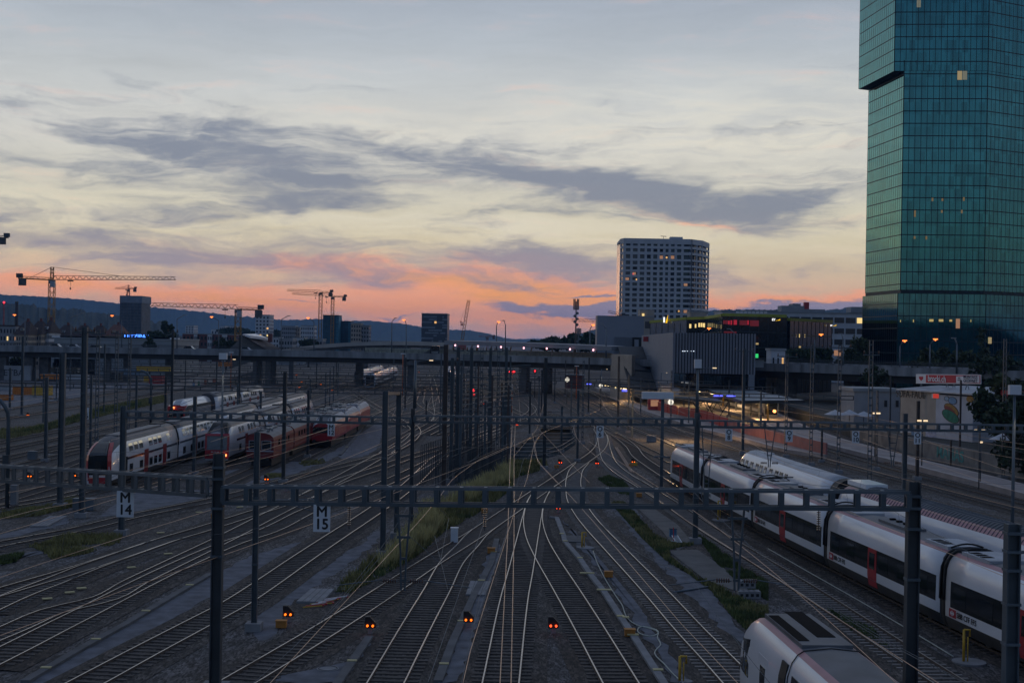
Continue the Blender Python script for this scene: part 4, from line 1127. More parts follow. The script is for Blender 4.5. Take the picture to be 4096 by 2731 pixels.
# drop supports hanging from the nearest gantry
def drop(u, vbot, label, w=.5):
    p = at_beam(ga, gb, u); zb = atY(u, vbot, p.y).z
    o = thing('hanging_support', label, 'support', (p.x, p.y, zb), 'supports hanging from the nearest gantry')
    mb = MB(); zt = p.z-.72
    for s in (-1, 1): mb.bar((p.x+s*w/2, p.y, zt), (p.x+s*.12, p.y, zb+ (zt-zb)*.45), .07, .09); mb.bar((p.x+s*.12, p.y, zb+(zt-zb)*.45), (p.x+s*.07, p.y, zb), .07, .09)
    for k in range(4): z = zb + (zt-zb)*(.12+.25*k); ww = .14 if k < 2 else .14+(w-.14)*(k-1)/3; mb.bar((p.x-ww, p.y, z), (p.x+ww, p.y, z), .05, .1)
    mb.build('frame', m_mast, o)
    for s in (-1, 1):
        mb = MB(); mb.tube([(p.x+s*.2, p.y, zb+.35), (p.x+s*.75, p.y, zb+.4)], .03, 6); mb.tube([(p.x+s*.8, p.y, zb+.4), (p.x+s*2.6, p.y, zb+.15)], .022, 6)
        b = mb.build('registration_arm', m_steel, o)
        mb = MB()
        for k in range(6): mb.tube([(p.x+s*(.28+k*.09), p.y, zb+.37), (p.x+s*(.32+k*.09), p.y, zb+.37)], .085, 8)
        mb.build('insulator', m_insul, b)
drop(1616, 2360, 'left V-shaped support hanging from the nearest gantry over the switch')
drop(2950, 2360, 'right V-shaped support hanging from the nearest gantry by the concrete slabs')
def hang_ins(u, label, L=.75, n=9):
    p = at_beam(ga, gb, u); o = thing('hanging_insulator', label, 'insulator', (p.x, p.y, p.z-.75-L), 'ribbed insulators under the nearest gantry')
    mb = MB(); mb.tube([(p.x, p.y, p.z-.7), (p.x, p.y, p.z-.95-L)], .02, 6); mb.build('rod', m_steel2, o)
    mb = MB()
    for k in range(n): z = p.z-.85-L*k/n; mb.tube([(p.x, p.y, z), (p.x, p.y, z-.035)], .075, 10)
    mb.build('insulator_discs', m_insul, o)
hang_ins(1400, 'insulator string hanging just right of the M15 sign')
hang_ins(1943, 'insulator string hanging left of the twin vertical wires')
hang_ins(3274, 'insulator string hanging over the roof of the long white train')
p = at_beam(gla, glb, 510); sign('M', '14', Vector((p.x, p.y-.2, p.z-.78)), .72, 1.10, 'white sign M 14 hanging from the sloping left gantry beam')
p = at_beam(ga, gb, 1290); sign('M', '15', Vector((p.x, p.y-.2, p.z-.72)), .66, 1.06, 'white sign M 15 hanging from the nearest long gantry beam')
# second row of gantries, about a hundred metres out
ms = {}
def M2(key, b, t, label, **k): ms[key] = mast(b, t, label, **k); return ms[key]
o2, p2, z2 = M2('c', (2780, 2172), (2784, 1651), 'grey mast with concrete footing carrying the middle gantry beside the long white train', w=.36, group='masts of the middle gantry')
o1, p1, z1 = M2('b', (1643, 2149), (1652, 1633), 'dark mast with a slim lamp pole on top at the grass strip', w=.28, m=m_mastd, group='masts of the middle gantry')
o0_, p0_, z0_ = M2('a', (486, 2139), (491, 1623), 'grey mast behind the M14 sign before the round-nosed double-deck train', w=.38, group='masts of the middle gantry')
o3, p3, z3 = M2('d', (3612, 2190), (3621, 1653), 'grey mast between the O10 and O11 signs behind the nearest gantry', w=.30, group='masts of the middle gantry')
g2, b0, b1 = gantry('middle gantry beam over the yard tracks carrying the M12 sign', (p0_.x+.2, p0_.y), (p1.x-.15, p1.y), atY(505, 1641, p0_.y).z, atY(1645, 1668, p1.y).z, hh=.5, dp=.45, step=.9)
g3, b2, b3 = gantry('middle gantry beam over the centre tracks carrying the O6 sign', (p1.x+.15, p1.y), (p2.x-.18, p2.y), atY(1665, 1659, p1.y).z, atY(2765, 1672, p2.y).z, hh=.5, dp=.45, step=.9)
pe = atY(4250, 1700, 93)
g4, b4, b5 = gantry('middle gantry beam over the right tracks carrying signs O8 to O11', (p2.x+.18, p2.y), (pe.x, pe.y), atY(2795, 1678, p2.y).z, atY(4250, 1700, 93).z, hh=.5, dp=.45, step=.9)
for u, l2, (ba, bb) in ((1328, ('M', '12'), (b0, b1)), (2400, ('O', '6'), (b2, b3)), (2915, ('O', '8'), (b4, b5)), (3156, ('O', '9'), (b4, b5)), (3420, ('O', '10'), (b4, b5)), (3668, ('O', '11'), (b4, b5))):
    p = at_beam(ba, bb, u); sign(l2[0], l2[1], Vector((p.x, p.y-.2, p.z-.62)), .5, .84, f'small white sign {l2[0]} {l2[1]} hanging from the middle gantry beam')
p = atY(343, 1630, 110.5); sign('R', '36', Vector((p.x, p.y, p.z)), .56, .95, 'white sign R 36 fixed to a tall mast in the left yard')
p = atY(2044, 1537, 185); sign('E', '88', Vector((p.x, p.y, p.z)), .5, .8, 'small white sign E 88 among the dense centre masts')
for u, vb, lab in ((2830, 2030, 'slender V support hanging from the middle gantry left of sign O9'), (3080, 1868, 'V support hanging over the coach roof right of sign O9'), (3572, 1868, 'V support hanging between signs O10 and O11')):
    p = at_beam(b4, b5, u); zb = atY(u, vb, p.y).z
    o = thing('hanging_support', lab, 'support', (p.x, p.y, zb), 'supports hanging from the middle gantry')
    mb = MB(); zt = p.z-.5
    for s in (-1, 1): mb.bar((p.x+s*.38, p.y, zt), (p.x+s*.08, p.y, zb+.5), .06, .08); mb.bar((p.x+s*.08, p.y, zb+.5), (p.x+s*.06, p.y, zb), .06, .08)
    for k in (.3, .65): mb.bar((p.x-.1-.3*k, p.y, zb+(zt-zb)*k), (p.x+.1+.3*k, p.y, zb+(zt-zb)*k), .05, .07)
    mb.build('frame', m_mast, o)
    for s in (-1, 1):
        mb = MB()
        for k in range(5): mb.tube([(p.x+s*(.2+k*.09), p.y, zb+.3), (p.x+s*(.24+k*.09), p.y, zb+.3)], .08, 8)
        mb.build('insulator', m_insul, o)
# single masts -------------------------------------------------------------
LT = 'tall yard masts on the left'
for i, (b, t, w, st, m) in enumerate((((327, 2069), (350, 1308), .40, 'h', None), ((384, 1880), (403, 1320), .36, 'lattice', None), ((461, 1788), (476, 1322), .40, 'lattice', None), ((512, 1767), (528, 1325), .34, 'lattice', None),
        ((685, 1722), (692, 1318), .34, 'h', m_mastd), ((955, 1668), (965, 1340), .34, 'h', m_mastd))):
    where = ('behind the sloping gantry', 'rising beside the R 36 sign', 'left of the round-nosed train', 'behind the round-nosed train nose', 'in front of the red-nosed train', 'among the double-deck trains')[i]
    o, p, tz = mast(b, t, f'tall grey mast {where}, {ordinal(i)} tall one from the left', st, w, m, LT)
    cross(o, p, tz-.4, 1.6)
LO = 'low yard masts on the left'
for i, (b, t, w, st, m) in enumerate((((241, 2030), (249, 1412), .44, 'h', None), ((182, 1847), (187, 1508), .32, 'h', None), ((39, 1639), (42, 1471), .34, 'h', None), ((87, 1666), (97, 1345), .36, 'h', None), ((361, 1820), (366, 1500), .24, 'h', None),
        ((543, 1757), (549, 1500), .28, 'h', None), ((660, 1724), (665, 1508), .30, 'h', m_mastd), ((775, 1900), (767, 1585), .34, 'h', None), ((1133, 1932), (1152, 1487), .34, 'h', m_mastd), ((1230, 1830), (1245, 1560), .28, 'h', m_mastd),
        ((1040, 1775), (1045, 1566), .28, 'h', None), ((415, 1655), (420, 1375), .26, 'h', None), ((520, 1600), (535, 1340), .24, 'h', m_mastd), ((740, 1600), (746, 1440), .24, 'h', None), ((865, 1600), (868, 1445), .26, 'h', m_mastd), ((1265, 1560), (1271, 1450), .26, 'h', m_mastd),
        ((1345, 1540), (1352, 1440), .26, 'h', None), ((140, 1590), (146, 1465), .24, 'h', None), ((225, 1600), (232, 1470), .24, 'h', None))):
    where = ('with a wide flange behind the near beam', 'beside the yellow container', 'at the far-left depot', 'rising past the viaduct lamp', 'between the taller yard masts', 'left of the red-nosed train', 'touching the red-nosed train', 'in front of the round-nosed train flank', 'in front of the old locomotives',
             'between old and ribbed locomotives', 'in front of the square-cab train', 'before the viaduct pillars', 'by the curved pole', 'beside the graffiti ramp', 'at the lower end of the ramp', 'under the viaduct edge', 'at the viaduct underside', 'at the orange depot container', 'by the white depot wagons')[i]
    o, p, tz = mast(b, t, f'low grey catenary mast {where}', st, w, m, LO)
    if i in (1, 7, 8): arm(o, p, min(tz-1.3, 7), 2.4, 1 if i != 7 else -1)
MC = 'dense masts in the middle'
cm = [((1774, 1975), (1777, 1378), .40, 'h', m_mastb), ((1802, 1931), (1806, 1431), .34, 'h', None), ((1825, 1922), (1834, 1388), .36, 'h', None), ((1879, 1892), (1885, 1391), .34, 'h', None), ((1920, 1877), (1925, 1391), .32, 'lattice', None), ((1955, 1848), (1962, 1392), .32, 'h', None),
      ((1988, 1833), (1993, 1393), .32, 'lattice', None), ((2019, 1818), (2026, 1390), .32, 'h', None), ((1850, 1865), (1852, 1525), .24, 'lattice', None), ((2033, 1800), (2040, 1540), .26, 'lattice', None), ((2176, 1877), (2181, 1430), .36, 'h', m_mastd), ((2245, 1809), (2248, 1624), .24, 'h', None),
      ((2329, 1776), (2333, 1440), .26, 'lattice', None), ((2309, 1847), (2312, 1560), .26, 'h', None), ((2118, 1745), (2123, 1525), .26, 'h', m_mastd), ((2471, 1717), (2476, 1424), .32, 'h', m_mastd), ((2512, 1731), (2516, 1500), .26, 'h', None), ((2353, 1657), (2357, 1430), .28, 'h', m_mastd),
      ((2165, 1660), (2168, 1480), .26, 'h', m_mastd), ((2218, 1612), (2221, 1470), .24, 'h', m_mastd), ((1615, 1560), (1618, 1400), .3, 'h', m_mastd), ((1573, 1580), (1576, 1438), .26, 'lattice', None), ((1620, 1640), (1622, 1430), .3, 'h', m_mastd), ((1704, 1690), (1706, 1600), .25, 'h', m_mastd),
      ((2260, 1585), (2262, 1440), .22, 'h', m_mastd), ((2400, 1600), (2403, 1500), .22, 'h', m_mastd)]
cw = ['brown-stained', 'slim', 'broad', 'straight', 'latticed', 'plain', 'riveted', 'outermost']
for i, (b, t, w, st, m) in enumerate(cm):
    if i < 8: lab = f'{cw[i]} tall mast, {ordinal(i)} from the left in the dense row before the viaduct station'
    elif i < 10: lab = ('short latticed mast between the dense centre masts', 'short latticed mast carrying the E 88 sign')[i-8]
    else:
        lab = ('dark mast standing in front of the open trench', 'thin grey mast rising from the open trench', 'latticed mast right of the trench railing', 'grey mast at the corner of the trench railing', 'dark mast beside the round viaduct pillar', 'dark mast in front of the dark sloping stair roof',
               'light mast at the left end of the platform fence', 'dark mast under the viaduct station lamps', 'dark mast behind the trench near the viaduct', 'thin dark mast between viaduct and platform', 'dark mast at the middle viaduct pillar', 'latticed mast by the distant red tail lamp tracks',
               'dark mast left of the graffiti pillar', 'short dark mast by the curved rails', 'thin dark mast under the lit viaduct canopy', 'thin dark mast at the platform clock')[i-10]
    o, p, tz = mast(b, t, lab, st, w, m, MC)
    if i < 8 and i: cross(o, p, tz-.35, 1.1)
    if i in (2, 4, 6, 10, 15): arm(o, p, 6.4, 2.2, 1 if i % 4 else -1)
MR = 'masts on the right'
rm = [((2970, 1818), (2981, 1394), .36, 'h', None, 'tall mast with crossarm left of the ribbed grey hall corner'), ((3142, 1830), (3153, 1415), .34, 'lattice', None, 'tall paired mast left of the O9 sign'), ((3242, 1862), (3252, 1378), .38, 'lattice', None, 'tall paired mast with lamp right of the O9 sign'),
      ((3352, 1892), (3362, 1378), .38, 'lattice', None, 'tall paired mast left of the O10 sign'), ((3476, 1965), (3486, 1360), .42, 'lattice', None, 'tall paired mast at the left edge of the glass tower'), ((4012, 1916), (4022, 1355), .36, 'lattice', None, 'tall paired mast right of the mural wall'),
      ((3668, 1919), (3674, 1603), .32, 'h', m_mastb, 'brown mast carrying the O11 sign beside the platform'), ((3838, 1860), (3840, 1520), .2, 'h', m_mastb, 'thin brown mast in front of the painted mural'), ((3802, 1882), (3803, 1760), .2, 'h', m_mastb, 'short brown post on the platform by the graffiti wall'),
      ((3916, 1903), (3918, 1725), .16, 'h', m_mastd, 'dark platform post with twin lamps'), ((3286, 1850), (3288, 1700), .22, 'h', m_mastd, 'short dark signal post at the end of the pink wall'), ((2915, 1666), (2918, 1520), .26, 'h', m_mastd, 'dark mast beside the lit platform display'),
      ((2735, 1660), (2737, 1500), .26, 'h', m_mastd, 'dark mast in front of the hall opening'), ((3505, 1880), (3506, 1560), .22, 'lattice', None, 'thin paired mast right of the glass tower edge'), ((3558, 1800), (3559, 1500), .18, 'h', m_mastd, 'thin post in front of the low white house'),
      ((2683, 1700), (2686, 1480), .24, 'lattice', m_mastd, 'dark latticed mast behind the white signal box'), ((2595, 1650), (2600, 1520), .22, 'h', m_mastd, 'thin dark mast at the red kiosk')]
for i, (b, t, w, st, m, lab) in enumerate(rm):
    o, p, tz = mast(b, t, lab, st, w, m, MR)
    if i in (0, 1, 2, 3): cross(o, p, tz-.35, 2.6)
    if i == 4: cross(o, p, atY(3486, 1419, p.y).z, 1.6)
# the big mast at the right edge
p = atY(4045, 2400, 44); tz = atY(4045, 2094, 44).z
o = thing('catenary_mast', 'massive grey mast at the right picture edge with bolted brackets', 'mast', (p.x, p.y, 0))
mb = MB()
for sx in (-1, 1): mb.box((p.x+sx*.19, p.y, tz/2), (.05, .42, tz))
mb.box((p.x, p.y, tz/2), (.34, .03, tz-.03)); mb.build('column', m_mast, o)
for z in (tz-.3, tz-.9, tz-1.5, tz-2.6, tz-3.9): mb = MB(); mb.box((p.x, p.y, z), (.5, .46, .09)); mb.build('clamp', m_steel, o)
mb = MB()
for z in (tz-.3, tz-.9): mb.bar((p.x+.2, p.y-.1, z), (p.x+1.6, p.y-.1, z-.02), .1)
mb.bar((p.x+.55, p.y-.1, tz-.2), (p.x+.55, p.y-.1, tz-1.2), .12); mb.build('bracket', m_steel, o)
# lamp masts with switch boxes ------------------------------------------------
m_lampglow = emit('lamp glow', (1, .74, .45), 1.0)
def lampmast(b, t, box, label, armd=1, lit=True, Y=None, bw=.75, base_z=0.0):
    p = at(b[0], b[1], 0) if Y is None else atY(b[0], b[1], Y)
    z1 = atY(t[0], t[1], p.y).z; x1 = atY(t[0], t[1], p.y).x
    o = thing('lamp_mast', label, 'lamp post', (p.x, p.y, base_z), 'slim white lamp masts')
    mb = MB(); mb.tube([(p.x, p.y, base_z), (p.x, p.y, z1)], [.14, .085], 8); mb.build('pole', m_steel, o)
    if box:
        mb = MB(); mb.box((p.x, p.y, z1+.28), (bw, .4, .62)); mb.build('box', m_sign, o)
    mb = MB(); mb.tube([(p.x, p.y, z1-.1), (p.x+armd*1.0, p.y-.3, z1+.02)], .04, 6); a = mb.build('arm', m_steel, o)
    mb = MB(); mb.box((p.x+armd*1.15, p.y-.35, z1), (.26, .16, .06)); mb.build('lamp_head', m_lampglow if lit else m_steel, a)
    if lit:
        # a real little floodlight washing down its own pole, as in the photograph
        ld = bpy.data.lights.new('pole_light', 'SPOT'); ld.energy = 90; ld.color = (1, .8, .55); ld.spot_size = R(70); ld.shadow_soft_size = .1
        lo = bpy.data.objects.new('pole_light', ld); COL.objects.link(lo); lo.parent = a
        lo.location = (p.x + armd*.7 - worldloc(a).x, p.y - .6 - worldloc(a).y, z1-.15 - worldloc(a).z)
        lo.rotation_euler = (R(8), R(-10*armd), 0)
    return o
lampmast((884, 1930), (890, 1436), True, 'slim lamp mast with white box above the near-left gantry joint')
lampmast((1650, 2148), (1659, 1440), False, 'slim lit lamp pole standing on the dark mast by the grass strip', base_z=z1)
lampmast((2779, 2171), (2782, 1470), True, 'slim lamp mast with small box in front of the ribbed grey hall', base_z=z2, bw=.5)
lampmast((4050, 2060), (4061, 1576), True, 'lamp mast with big white box at the right picture edge', Y=88, bw=.75)
lampmast((2403, 1640), (2404, 1476), False, 'lit lamp pole on the platform under the viaduct canopy end')
lampmast((2756, 1630), (2757, 1480), False, 'lit lamp pole in front of the hall opening')
lampmast((2642, 1640), (2645, 1490), False, 'lit lamp pole by the dark mast before the sloping hall wall')
# curved poles
for (b, h, L, lab) in (((28, 2035), None, -1.6, 'curved grey arch pole cut by the left picture edge'), ((602, 1690), None, -1.8, 'curved grey arch pole in the grass before the viaduct')):
    p = at(b[0], b[1], 0); top = atY(b[0], 1680 if b[0] < 100 else 1530, p.y).z
    o = thing('arch_pole', lab, 'pole', (p.x, p.y, 0), 'curved arch poles')
    pts = [(p.x, p.y, 0), (p.x, p.y, top)] + [(p.x + L*(1-math.cos(k*.31)), p.y, top + 1.9*math.sin(k*.31)) for k in range(1, 6)]
    mb = MB(); mb.tube(pts, .17 if b[0] < 100 else .2, 8); mb.build('pole', m_mast, o)
    mb = MB(); mb.box((p.x, p.y-.3, top*.55), (.5, .4, .9)); mb.build('box', m_mastd, o)
# paired lattice masts on the grass strip with a top tie
o, p, tz = mast((1531, 2224), (1538, 1563), 'left one of two tall joined masts on the tall grass', 'h', .36, None, 'two joined masts on the grass strip'); pa_ = (p.copy(), tz)
mb = MB(); q = at(1586, 2150, 0); tz2 = atY(1592, 1568, q.y).z
mb.bar((p.x, p.y, tz-.15), (q.x, q.y, tz2-.1), .22, .2); mb.build('top_tie', m_mast, o)
mb = MB(); mb.bar((p.x, p.y, 6.2), (q.x, q.y, 6.2), .06); mb.bar((p.x, p.y, 3.6), (q.x, q.y, 3.6), .06); mb.build('brace', m_mast, o)
mast((1586, 2150), (1592, 1568), 'right one of two tall joined masts on the tall grass', 'h', .36, None, 'two joined masts on the grass strip')
# mast standing by the near asphalt path on the left of centre
o, p, tz = mast((1016, 2520), (1040, 1727), 'grey mast on a concrete foot beside the near-left track and amber signal', 'h', .26, None); arm(o, p, 6.3, 3.0, 1); 
o2_, p_, tz_ = mast((3600, 2700), (3600, 2690), 'small stub', 'h', .1, None, foot=False) if False else (None, None, None)

# wires -------------------------------------------------------------------
WN = {}
def wire(P, z, label, y0=27, y1=260, mess=1.25, span=46, r=.013):
    P = list(P)
    if y0 < 60 and 30 < P[-1].y < 70: dd = (P[-1]-P[-2]).normalized(); P.append(P[-1] + dd*min(60, (P[-1].y-24)/max(-dd.y, .3)))
    pts = [p for p in resample(spline(P, 2), 4) if y0 <= p.y <= y1]
    if len(pts) < 3: return
    o = thing('catenary_wire', label, 'overhead wire', (pts[0].x, pts[0].y, z), 'contact wires with messenger')
    mb = MB(); c = []
    for i, p in enumerate(pts):
        k = i*4/span; zz = .22*(1 if int(k) % 2 else -1)*(1-2*abs((k % 1)))
        c.append((p.x+zz, p.y, z))
    mb.tube(c, r, 4, cap=False); mb.build('contact_wire', m_copper, o)
    mb = MB(); c2 = []
    for i, p in enumerate(pts):
        k = (i*4/span) % 1; c2.append((p.x, p.y, z + .25 + mess*(2*k-1)**2))
    mb.tube(c2, r*.7, 4, cap=False)
    for i in range(0, len(pts), 2):
        a, b = c[i], c2[i]; mb.bar(a, b, .008)
    mb.build('messenger_wire', m_steel2, o)
for P, z, lab in ((T1p, 5.5, 'over the straight pale-sleepered track'), (TRp, 5.5, 'over the right branch of the centre switch'), (TLp, 5.5, 'over the left branch of the centre switch'), (T4p, 5.5, 'over the track left of the centre switch'), (Dp, 5.5, 'over the diagonal connecting track'),
                  (T2p, 5.5, 'over the track left of the long white train'), (Gp, 5.55, 'over the long white train'), (RDp, 5.5, 'over the pale coach track'), (REp, 5.5, 'over the empty track right of the pale coach'), (RCp, 5.5, 'over the second track from the platform'),
                  (RAp, 5.5, 'over the track beside the pink platform'), (T5p, 5.5, 'over the long track right of the asphalt path'), (T6p, 5.5, 'over the upper of the bright left tracks'), (T7bp, 5.5, 'over the lower bright left track'), (T7ap, 5.5, 'over the curving left track'), (RBp, 5.5, 'over the far platform track'), (Z([(10.25, 16), (10.25, 53), (8.6, 90), (7.2, 120)]), 5.45, 'running down onto the nearest white railcar')):
    wire(P, z, 'thin copper contact wire ' + lab)
for X, nm in ((XA, 'round-nosed double-deck train'), (XB, 'square-cab double-deck train'), (XD, 'old red locomotives'), (XE, 'ribbed red locomotives'), (XC, 'red-nosed train'), (-57.3, 'empty track left of the red-nosed train'), (-62, 'second empty track in the left yard'), (-67, 'outer empty track in the left yard')):
    wire(Z([(X, 110), (X, 200), (X, 300)]), 5.6, f'thin contact wire above the {nm}', y0=100, y1=300, r=.012)
def strand(pts, label, r=.011, m=None):
    o = thing('tension_wire', label, 'overhead wire', pts[0], 'stay wires crossing the tracks')
    mb = MB(); mb.tube(pts, r, 4, cap=False); mb.build('wire', m or m_copper, o)
for s in (-.14, .14):
    strand([(-.05+s, 26, 5.5), (.1+s, 60, 5.6), (.15+s, 95, 5.7), (.3+s, 128, 6.2)], 'left of two parallel bright wires running straight up the picture centre' if s < 0 else 'right of two parallel bright wires running straight up the picture centre', .016)
def st2(uv, zs, label, **k):
    strand([tuple(at(u, v, z)) for (u, v), z in zip(uv, zs)], label, **k)
st2([B4(385, 555), B4(1065, 1275)], (6, 5.6), 'bright wire falling from the trench toward the right switch rails')
st2([B4(300, 610), B4(375, 1000), B4(650, 1295)], (6, 5.8, 5.6), 'bent bright wire passing left of the trench railing')
st2([B4(45, 930), B4(360, 560), B4(480, 110)], (5.6, 6, 7), 'bright wire rising from the twin wires over the trench')
st2([B4(1260, 60), B4(1300, 180), B4(1455, 180), B4(1880, 395), B4(2352, 600)], (6.5, 6, 6, 5.8, 5.6), 'kinked bright wire over the platform approach tracks')
st2([B4(1690, 90), B4(1785, 190), B4(1985, 188), B4(2352, 350)], (6.5, 6, 6, 5.8), 'kinked bright wire in front of the white signal box')
st2([B5(190, 190), B5(830, 470), B5(1420, 640)], (6, 5.7, 5.6), 'bright wire across the platform fence toward sign O9')
st2([B5(800, 655), B5(1640, 1140), B5(2150, 1360)], (5.6, 5.6, 5.5), 'bright wire descending across the pale coach roof')
st2([B6(190, 690), B6(760, 905), B6(1500, 1150), B6(2230, 1390)], (5.6, 5.6, 5.6, 5.5), 'bright wire along the far platform edge')
st2([B6(1020, 705), B6(1360, 845), B6(2230, 1150)], (5.6, 5.6, 5.5), 'bright wire passing the graffiti wall toward the right edge')
for i, (a, b, za, zb, lab) in enumerate(((C2(815, 65), C2(885, 140), 7.4, 6.0, 'from the gantry to the tilted insulator'), (C2(885, 140), C2(845, 345), 6.0, 5.6, 'from the tilted insulator to the wire crossing'), (C2(1110, 70), C2(845, 345), 7.4, 5.6, 'from the gantry down to the wire crossing'), (C2(820, 220), C2(880, 465), 6, 5.4, 'past the wire crossing to the hanging arm'),
        (C2(1160, 180), C2(990, 660), 5.8, 5.0, 'running down left of the centre switch'), (C2(1050, 150), C2(790, 890), 5.8, 4.6, 'long and pale over the third track'), (C2(845, 345), C2(680, 200), 5.6, 6.5, 'from the wire crossing up to the hanging support'), (C2(840, 10), C2(560, 330), 8, 5.5, 'slanting over the tall grass'),
        (C2(560, 330), C2(300, 620), 5.5, 4.5, 'slanting over the stacked sticks'))):
    strand([tuple(at(a[0], a[1], za)), tuple(at(b[0], b[1], zb))], 'pale stay wire ' + lab, .009, m_steel)
# cross-span wires in the far yard seen as horizontal lines
for i, (y, x0, x1, z) in enumerate(((190, -75, -8, 7.2), (215, -75, 5, 7.4), (240, -80, 8, 7.6), (268, -90, 12, 7.6), (300, -100, 15, 7.8), (335, -110, 18, 8), (205, 18, 52, 7.0), (235, 10, 46, 7.2), (265, 5, 40, 7.2))):
    o = thing('gantry_beam', f'thin far gantry beam, {ordinal(i)} of the rows receding toward the viaduct', 'gantry', ((x0+x1)/2, y, z), 'thin far gantry beams')
    mb = MB(); mb.bar((x0, y, z), (x1, y, z-.2), .14); mb.bar((x0, y, z-.55), (x1, y, z-.75), .14)
    k = int((x1-x0)/2.2)
    for j in range(k+1): xx = x0 + (x1-x0)*j/k; mb.bar((xx, y, z-.2*j/k), (xx, y, z-.55-.2*j/k), .12)
    mb.build('beam', m_mastd, o)
    for xx in (x0+.5, (x0+x1)/2+3):
        mb = MB(); mb.box((xx, y+.2, (z+.3)/2), (.24, .24, z+.3)); mb.build('post', m_mast, o)
# ------------------------------------------------------------------ city helpers
m_winD = mat('far dark window', (.02, .025, .032), .15, var=.2, spec=.6)
m_litw = emit('warm lit window', (1, .55, .2), .8)
m_lity = emit('yellow lit window', (1, .72, .28), .9)
m_litr = emit('red lit window', (1, .05, .10), .9)
m_litd = emit('dim warm window', (1, .5, .28), .28)
m_sod = emit('sodium lamp', (1, .21, .04), 2.6)
m_wall_w = mat('white render', (.46, .48, .52), .85, var=.12, scale=.3)
m_wall_g = mat('grey render', (.25, .26, .28), .85, var=.15, scale=.3)
m_wall_b = mat('beige render', (.34, .29, .24), .85, var=.15, scale=.3)
m_wall_br = mat('red brick wall', (.15, .055, .05), .9, var=.2, scale=.6)
m_rooft = mat('dark roof tile', (.040, .026, .026), .85, var=.3, scale=.8)
m_roofr = mat('reddish roof tile', (.13, .055, .04), .85, var=.3, scale=.8)
m_roofm = mat('grey sheet roof', (.24, .26, .28), .6, var=.12, scale=.2)
def frame_on(p, q):
    """plan frame along a wall foot p->q: unit along, outward normal toward the viewer"""
    d = Vector((q.x-p.x, q.y-p.y, 0)); L = d.length; d.normalize(); n = Vector((d.y, -d.x, 0))
    return d, n, L
LITR = random.Random(11)
def windows(root, p, q, z0, z1, cols, rows, wf=.6, hf=.6, m=None, lit=.03, name='window', proud=.06, limit=100, skip=None, lits=None):
    d, n, L = frame_on(p, q); cw = L/cols; rh = (z1-z0)/rows
    cells = [(r, c) for r in range(rows) for c in range(cols) if not (skip and skip(r, c))]
    rest = MB()
    for i, (r, c) in enumerate(cells):
        a = (c+.5)*cw; z = z1-(r+.5)*rh
        ctr = Vector((p.x, p.y, 0)) + d*a
        mb = MB() if i < limit else rest
        w, h = cw*wf/2, rh*hf/2
        A_, B_ = ctr - d*w, ctr + d*w
        o_ = n*proud; i_ = -n*.25
        mb.hexa([(A_+o_) + Vector((0, 0, z-h)), (B_+o_) + Vector((0, 0, z-h)), (B_+i_) + Vector((0, 0, z-h)), (A_+i_) + Vector((0, 0, z-h)), (A_+o_) + Vector((0, 0, z+h)), (B_+o_) + Vector((0, 0, z+h)), (B_+i_) + Vector((0, 0, z+h)), (A_+i_) + Vector((0, 0, z+h))])
        if i < limit:
            mm = m or m_winD
            if lits and (r, c) in lits: mm = lits[(r, c)]
            elif LITR.random() < lit: mm = LITR.choice([m_litw, m_lity, m_litd])
            mb.build(name, mm, root)
    if rest.f: rest.build(name+'_rest', m or m_winD, root, kind='stuff')
